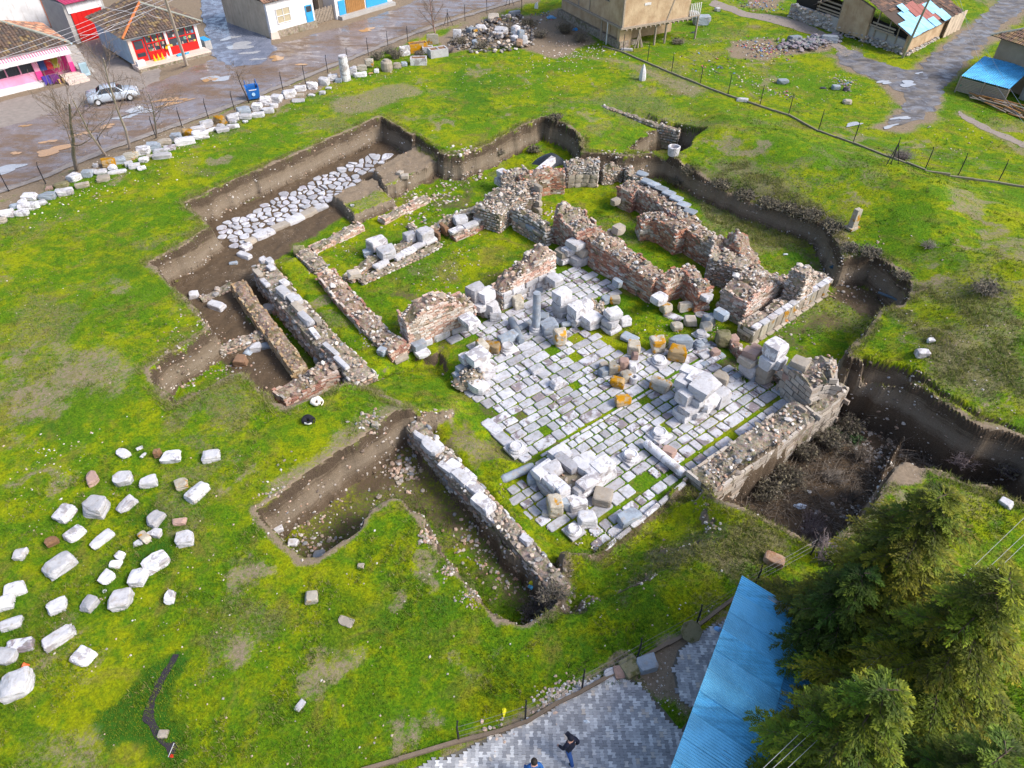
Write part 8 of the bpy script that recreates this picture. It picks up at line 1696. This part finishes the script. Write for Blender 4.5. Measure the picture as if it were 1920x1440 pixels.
bare_tree(293, 256, (262, 160), 6.5, .08, 'thin leafless sapling beside fourth fence post', 24, M_greybark)
bare_tree(467, 192, (444, 132), 3.6, .07, 'small round leafless tree left of blue bin', 25, P_('black_bark', (.05, .04, .04), .9), spread=.8, first=.5)
bare_tree(816, 62, (806, -20), 4.6, .10, 'pinkish twiggy leafless shrub tree at the road fence', 26, P_('pink_bark', (.30, .19, .17), .9), 1.3, .45, first=.12)
# ------------------------------------------------------------------ dry bushes and weeds
def bush(px, py, r, h, n, label, seed, cols=((.17,.135,.10),(.24,.20,.15),(.11,.085,.065)), leaf=0, z=0, group='dry bushes and weeds', leafcol=(.10,.085,.04)):
    rs = np.random.default_rng(seed); b = on(px, py); t = thing('dry_bush', label, 'bush', b+np.array([0, 0, z]), 0, group); mb = MB()
    for _ in range(n):
        a = rs.uniform(0, 6.283); e = rs.uniform(.15, 1.0); o = np.array([math.cos(a), math.sin(a), 0])*r*.35*rs.random(); d = np.array([math.cos(a)*e, math.sin(a)*e, 0])*r*rs.uniform(.5, 1); hh = h*rs.uniform(.45, 1.0)*(1.15-e*.4); c = tuple(np.array(cols[rs.integers(len(cols))])*rs.uniform(.7, 1.3))
        P = [o, o+d*.45+np.array([0, 0, hh*.7]), o+d+np.array([0, 0, hh])+rs.normal(0, .05, 3)]; mb.tube(P, [.012+.008*r, .010, .004], 3, c, False)
        for _k in range(4):
            f = rs.uniform(.3, .95); q = P[1]*(1-abs(2*f-1))+(P[0] if f < .5 else P[2])*abs(2*f-1); dd = rs.normal(0, 1, 3); dd[2] = abs(dd[2])*.6; dd = dd/np.linalg.norm(dd)*r*rs.uniform(.15, .35); mb.tube([q, q+dd], [.007, .003], 3, c, False)
            if leaf:
                for _l in range(leaf): p = q+dd*rs.random()+rs.normal(0, .05, 3); s = rs.normal(0, .035, 3); u = rs.normal(0, .045, 3); mb.add([p-s, p+u, p+s, p-u], [(0,1,2,3)], tuple(np.array(leafcol)*rs.uniform(.5, 1.6)))
    mb.build('stems', MAT['stuff'], t); return t
DARKC = ((.13,.10,.075),(.19,.15,.11),(.085,.065,.05)); GREYC = ((.26,.22,.18),(.34,.29,.24),(.18,.15,.12)); PURP = ((.20,.15,.16),(.27,.21,.21),(.14,.10,.11))
for k, (px, py, r, h, n, c, lf, lab) in enumerate([
 (1590,812,.9,1.2,90,DARKC,1,'pale leafed dry bush below the tower stump in deep pit'),(1552,838,1.1,1.3,120,GREYC,2,'largest greyish dead bush in middle of deep pit'),(1505,860,.9,1.3,90,DARKC,1,'brown dead bush along foot of retaining wall'),(1470,905,1.2,1.1,120,DARKC,2,'wide low brown bush at near end of deep pit'),(1440,930,1.0,.9,90,GREYC,2,'grey brown bush hugging near bank of deep pit'),(1610,860,.8,.9,70,DARKC,0,'thin dead bush before the earth baulk'),(1560,900,.9,.6,70,GREYC,0,'sprawling twig heap on the deep pit floor'),(1590,935,.9,.7,70,DARKC,0,'dark twig tangle near lower corner of deep pit'),(1520,985,.9,.8,70,PURP,0,'purplish twigs on near lip of deep pit'),(1530,800,.7,.9,60,GREYC,0,'lean dead bush pressed against the retaining wall'),
 (1800,870,1.0,.9,80,PURP,0,'purple brown brush in deep pit at right edge'),(1880,890,1.0,.9,80,PURP,1,'brush with green shoots in deep pit at right edge'),
 (1352,352,.9,.6,110,GREYC,2,'brown grass clump on upper right bank below turf'),(1395,372,1.0,.6,110,GREYC,2,'grey grass clump near middle of upper right bank'),(1440,392,1.1,.9,130,GREYC,2,'tall dry bush on the upper right bank'),(1480,402,1.1,.8,130,DARKC,2,'dark dry bush right of tall bank bush'),(1520,412,1.1,.8,130,GREYC,2,'wide dry bush near right end of bank'),(1560,432,1.0,.7,110,GREYC,2,'dry bush just before the marble post'),(1290,325,.8,.6,90,DARKC,2,'dark weeds at left end of upper right bank'),(1270,345,.7,.5,70,DARKC,2,'low dark weeds behind the grey capped wall'),
 (1592,470,.8,.5,110,GREYC,1,'overhanging straw on lip of the bare hollow'),(1630,478,.9,.5,110,GREYC,1,'straw fringe above dark hole in bare hollow'),(1690,522,.7,.4,80,GREYC,1,'straw tuft at right lip of bare hollow'),(1690,297,1.3,.7,140,PURP,0,'dark brushwood bundle lying under braced fence post'),
 (708,112,.9,.9,110,GREYC,1,'grey weeds behind rust patched block'),(742,110,1.0,1.1,130,GREYC,1,'tall grey weeds around pale broken block'),(730,100,.9,1.0,100,GREYC,0,'feathery weeds at fence behind squat cream drum'),(786,106,.7,.6,110,PURP,1,'purple weeds growing in white trough'),(843,98,.9,.6,90,PURP,0,'low purple weeds right of two hollow trough'),(862,82,1.2,.7,110,DARKC,1,'dark weeds at foot of stone heap'),(900,90,1.2,.7,110,GREYC,1,'pale dead stalks before the stone heap'),(955,62,1.2,.8,110,DARKC,1,'dark weeds in middle of stone heap'),(990,50,1.3,.8,120,DARKC,2,'brown weeds at right end of stone heap'),(1015,70,1.2,.8,110,GREYC,1,'grey weeds between stone heap and timber house'),(1060,62,1.3,1.0,120,DARKC,2,'dark brush under the wall of timber house'),(1090,78,1.2,.8,110,DARKC,1,'low dark brush near timber house post'),
 (1270,82,1.1,.5,90,GREYC,1,'brown weeds on grass before timber house'),(1740,463,.7,.35,60,GREYC,0,'heap of straw coloured stalks on right mound'),(1850,545,1.2,.4,110,GREYC,1,'flattened brown stalks on right hand mound'),(1545,1050,1.0,1.5,70,PURP,0,'reddish bare brush at the upper edge of conifers'),(1520,1015,.9,1.1,70,PURP,0,'pale bare brush at the lip above conifers'),(1040,1122,.9,.5,90,GREYC,1,'dry weeds at lower end of lower left wall'),(1000,1150,.9,.4,90,PURP,1,'purplish weeds on near lip of lower trench'),(1310,1440,.8,1.3,50,DARKC,0,'bare dark twigs rising over lower end of blue roof'),(1040,225,.8,.5,90,DARKC,2,'dark weeds on bank above the black plastic sheet'),(1000,285,.8,.5,80,DARKC,2,'dark weeds below bank left of black plastic sheet'),(935,290,.8,.4,70,GREYC,1,'dry weeds on bank beside the vault fragment')]):
    bush(px, py, r, h, n, lab, 300+k, c, lf)
mb = MB(); rb = np.random.default_rng(91); PD = np.array(OPS[-3][0]); lo_, hi_ = PD.min(0), PD.max(0)      # brushwood covering the pit floor
while mb.n < 6*1900*1.5:
    x, y = rb.uniform(lo_[0], hi_[0]), rb.uniform(lo_[1], hi_[1])
    if inside(OPS[-3][0], x, y) < .6 or vnoise(x, y, 1.6, 33) < -.35: continue
    z = gz(x, y); a_ = rb.uniform(0, 6.283); l_ = rb.uniform(.3, 1.1); e_ = rb.uniform(0, .7); d_ = np.array([math.cos(a_), math.sin(a_), e_])*l_; c_ = tuple(np.array(((.10,.07,.045),(.15,.11,.08),(.06,.045,.03),(.20,.16,.12))[int(rb.integers(4))])*rb.uniform(.7, 1.3)); mb.tube([(x, y, z+.02), np.array([x, y, z])+d_*.5+(0, 0, .12), np.array([x, y, z+.05])+d_], [.018, .012, .005], 3, c_, False)
tag(mb.build('brushwood', MAT['stuff']), 'dead brushwood covering the floor of the deep pit', 'brushwood', None, 'stuff')
bush(1600, 825, .5, .35, 60, 'small bright green plant on deep pit floor', 400, ((.03,.10,.01),(.05,.14,.015)), 5, 0, 'dry bushes and weeds', (.04,.13,.012))
bush(1565, 815, .4, .35, 50, 'green plant at the foot of retaining wall', 401, ((.03,.10,.01),(.05,.14,.015)), 5, 0, 'dry bushes and weeds', (.04,.13,.012))
# ------------------------------------------------------------------ grass
def blades(name, label, x, y, h, w, lushv, dryv, seed, lean=.5, per=2):
    rs = np.random.default_rng(seed); n = len(x); z = gzv(x, y); Vs = []; Cs = []
    for k in range(per):
        a = rs.uniform(0, 6.283, n); ox, oy = rs.normal(0, .03, n), rs.normal(0, .03, n); hh = h*rs.uniform(.6, 1.3, n); l = rs.uniform(-lean, lean, (n, 2))*hh[:, None]; ca_, sa_ = np.cos(a)*w, np.sin(a)*w
        Vs.append(np.stack([np.stack([x+ox-ca_, y+oy-sa_, z-.01], 1), np.stack([x+ox+ca_, y+oy+sa_, z-.01], 1), np.stack([x+ox+l[:, 0], y+oy+l[:, 1], z+hh], 1)], 1)); Cs.append(np.stack([np.zeros(n), lushv, dryv, np.ones(n)], 1))
    V = np.concatenate(Vs).reshape(-1, 3); C = np.concatenate(Cs); nf = len(C); me = bpy.data.meshes.new(name)
    me.vertices.add(len(V)); me.vertices.foreach_set('co', V.ravel()); me.loops.add(nf*3); me.loops.foreach_set('vertex_index', np.arange(nf*3)); me.polygons.add(nf); me.polygons.foreach_set('loop_start', np.arange(nf)*3); me.polygons.foreach_set('loop_total', np.full(nf, 3)); me.update(calc_edges=True)
    at_ = me.attributes.new('col', 'FLOAT_COLOR', 'FACE'); at_.data.foreach_set('color', C.ravel().astype(np.float32)); me.materials.append(MAT['grass']); return tag(put(name, me), label, 'grass', None, 'stuff')
rs = np.random.default_rng(55); N = 330000; px, py = rs.uniform(-40, 1960, N), rs.uniform(-10, 1480, N); t_ = math.tan(TH)
X = (px-960)/FPX; Yv = -(py-720)/FPX; dz = -math.sin(TH)+Yv*math.cos(TH); dy = math.cos(TH)+Yv*math.sin(TH); s = (-.6-CH)/dz; gx, gy = X*s, dy*s
dm, lm, rm, sm = bil(dirt, gx, gy), bil(lush, gx, gy), bil(dry, gx, gy), bil(SLOPE, gx, gy)
ok = (dm+.25*vnoise(gx, gy, .5, 66) < .45) & (sm < 1.6) & (sdf(CY, gx, gy) < -.05) & ((np.maximum(sdf(HALL[0], gx, gy), sdf(HALL[1], gx, gy)) < .05))
gx, gy, lm, rm = gx[ok], gy[ok], lm[ok], rm[ok]; nz_ = fbm(gx, gy, 1.5, 71)
blades('grass', 'short mossy grass covering the ground', gx, gy, (.045+.05*lm+.10*rm+.03*nz_).clip(.02, .3), .012+.010*(gy/60), lm*.9*(rs.random(len(gx)) < .75), np.clip(rm*1.1, 0, 1)*(rs.random(len(gx)) < .7), 56)
# long dead grass along the edges of the digs
ii = np.argwhere((rim > .25) | (dry > .55)); ii = ii[rs.integers(len(ii), size=38000)]; ex_ = GX[ii[:, 1]]+rs.uniform(-.08, .08, len(ii)); ey_ = GY[ii[:, 0]]+rs.uniform(-.08, .08, len(ii)); kk = (bil(dirt, ex_, ey_) < .75) & (fbm(ex_, ey_, .9, 81) > -.15); ex_, ey_ = ex_[kk], ey_[kk]
blades('dead_grass', 'long dead grass hanging over the edges of the digs', ex_, ey_, rs.uniform(.10, .26, len(ex_)), .012, np.zeros(len(ex_)), (rs.random(len(ex_)) < .8)*rs.uniform(.5, 1, len(ex_)), 57, 1.1, 3)

# weeds: low dark rosettes and stiff tufts
rs = np.random.default_rng(60); kx, ky = gx[::9]+rs.normal(0, .2, len(gx[::9])), gy[::9]+rs.normal(0, .2, len(gx[::9])); kk = (fbm(kx, ky, 1.8, 83) > .12); kx, ky = kx[kk], ky[kk]
kx, ky = np.repeat(kx, 5)+rs.normal(0, .07, len(kx)*5), np.repeat(ky, 5)+rs.normal(0, .07, len(ky)*5); kd = np.repeat((rs.random(len(kx)//5) < .35)*1.0, 5)
blades('weeds', 'low weeds dotted over the grass', kx, ky, rs.uniform(.06, .17, len(kx)), .016, (1-kd)*rs.uniform(.5, 1, len(kx)), kd*rs.uniform(.4, .9, len(kx)), 61, .8, 2)
# rank grass round the feet of the loose stones
tx, ty, tl_ = [], [], []; rs = np.random.default_rng(58)
for o in LOOSE:
    x, y, z = o.location
    if abs(z-gz(x, y)) > .25 or bil(dirt, np.array([x]), np.array([y]))[0] > .7 or in_hall(x, y) > 0: continue
    r = max(v.co.xy.length for v in o.data.vertices)
    for _ in range(int(60*r)+20): a = rs.uniform(0, 6.283); d = r*rs.uniform(.72, 1.25); tx.append(x+d*math.cos(a)); ty.append(y+d*math.sin(a))
tx, ty = np.array(tx), np.array(ty); blades('rank_grass', 'rank green grass growing round the loose stones', tx, ty, rs.uniform(.08, .20, len(tx)), .014, rs.uniform(.4, .9, len(tx)), np.zeros(len(tx)), 59, .5, 3)
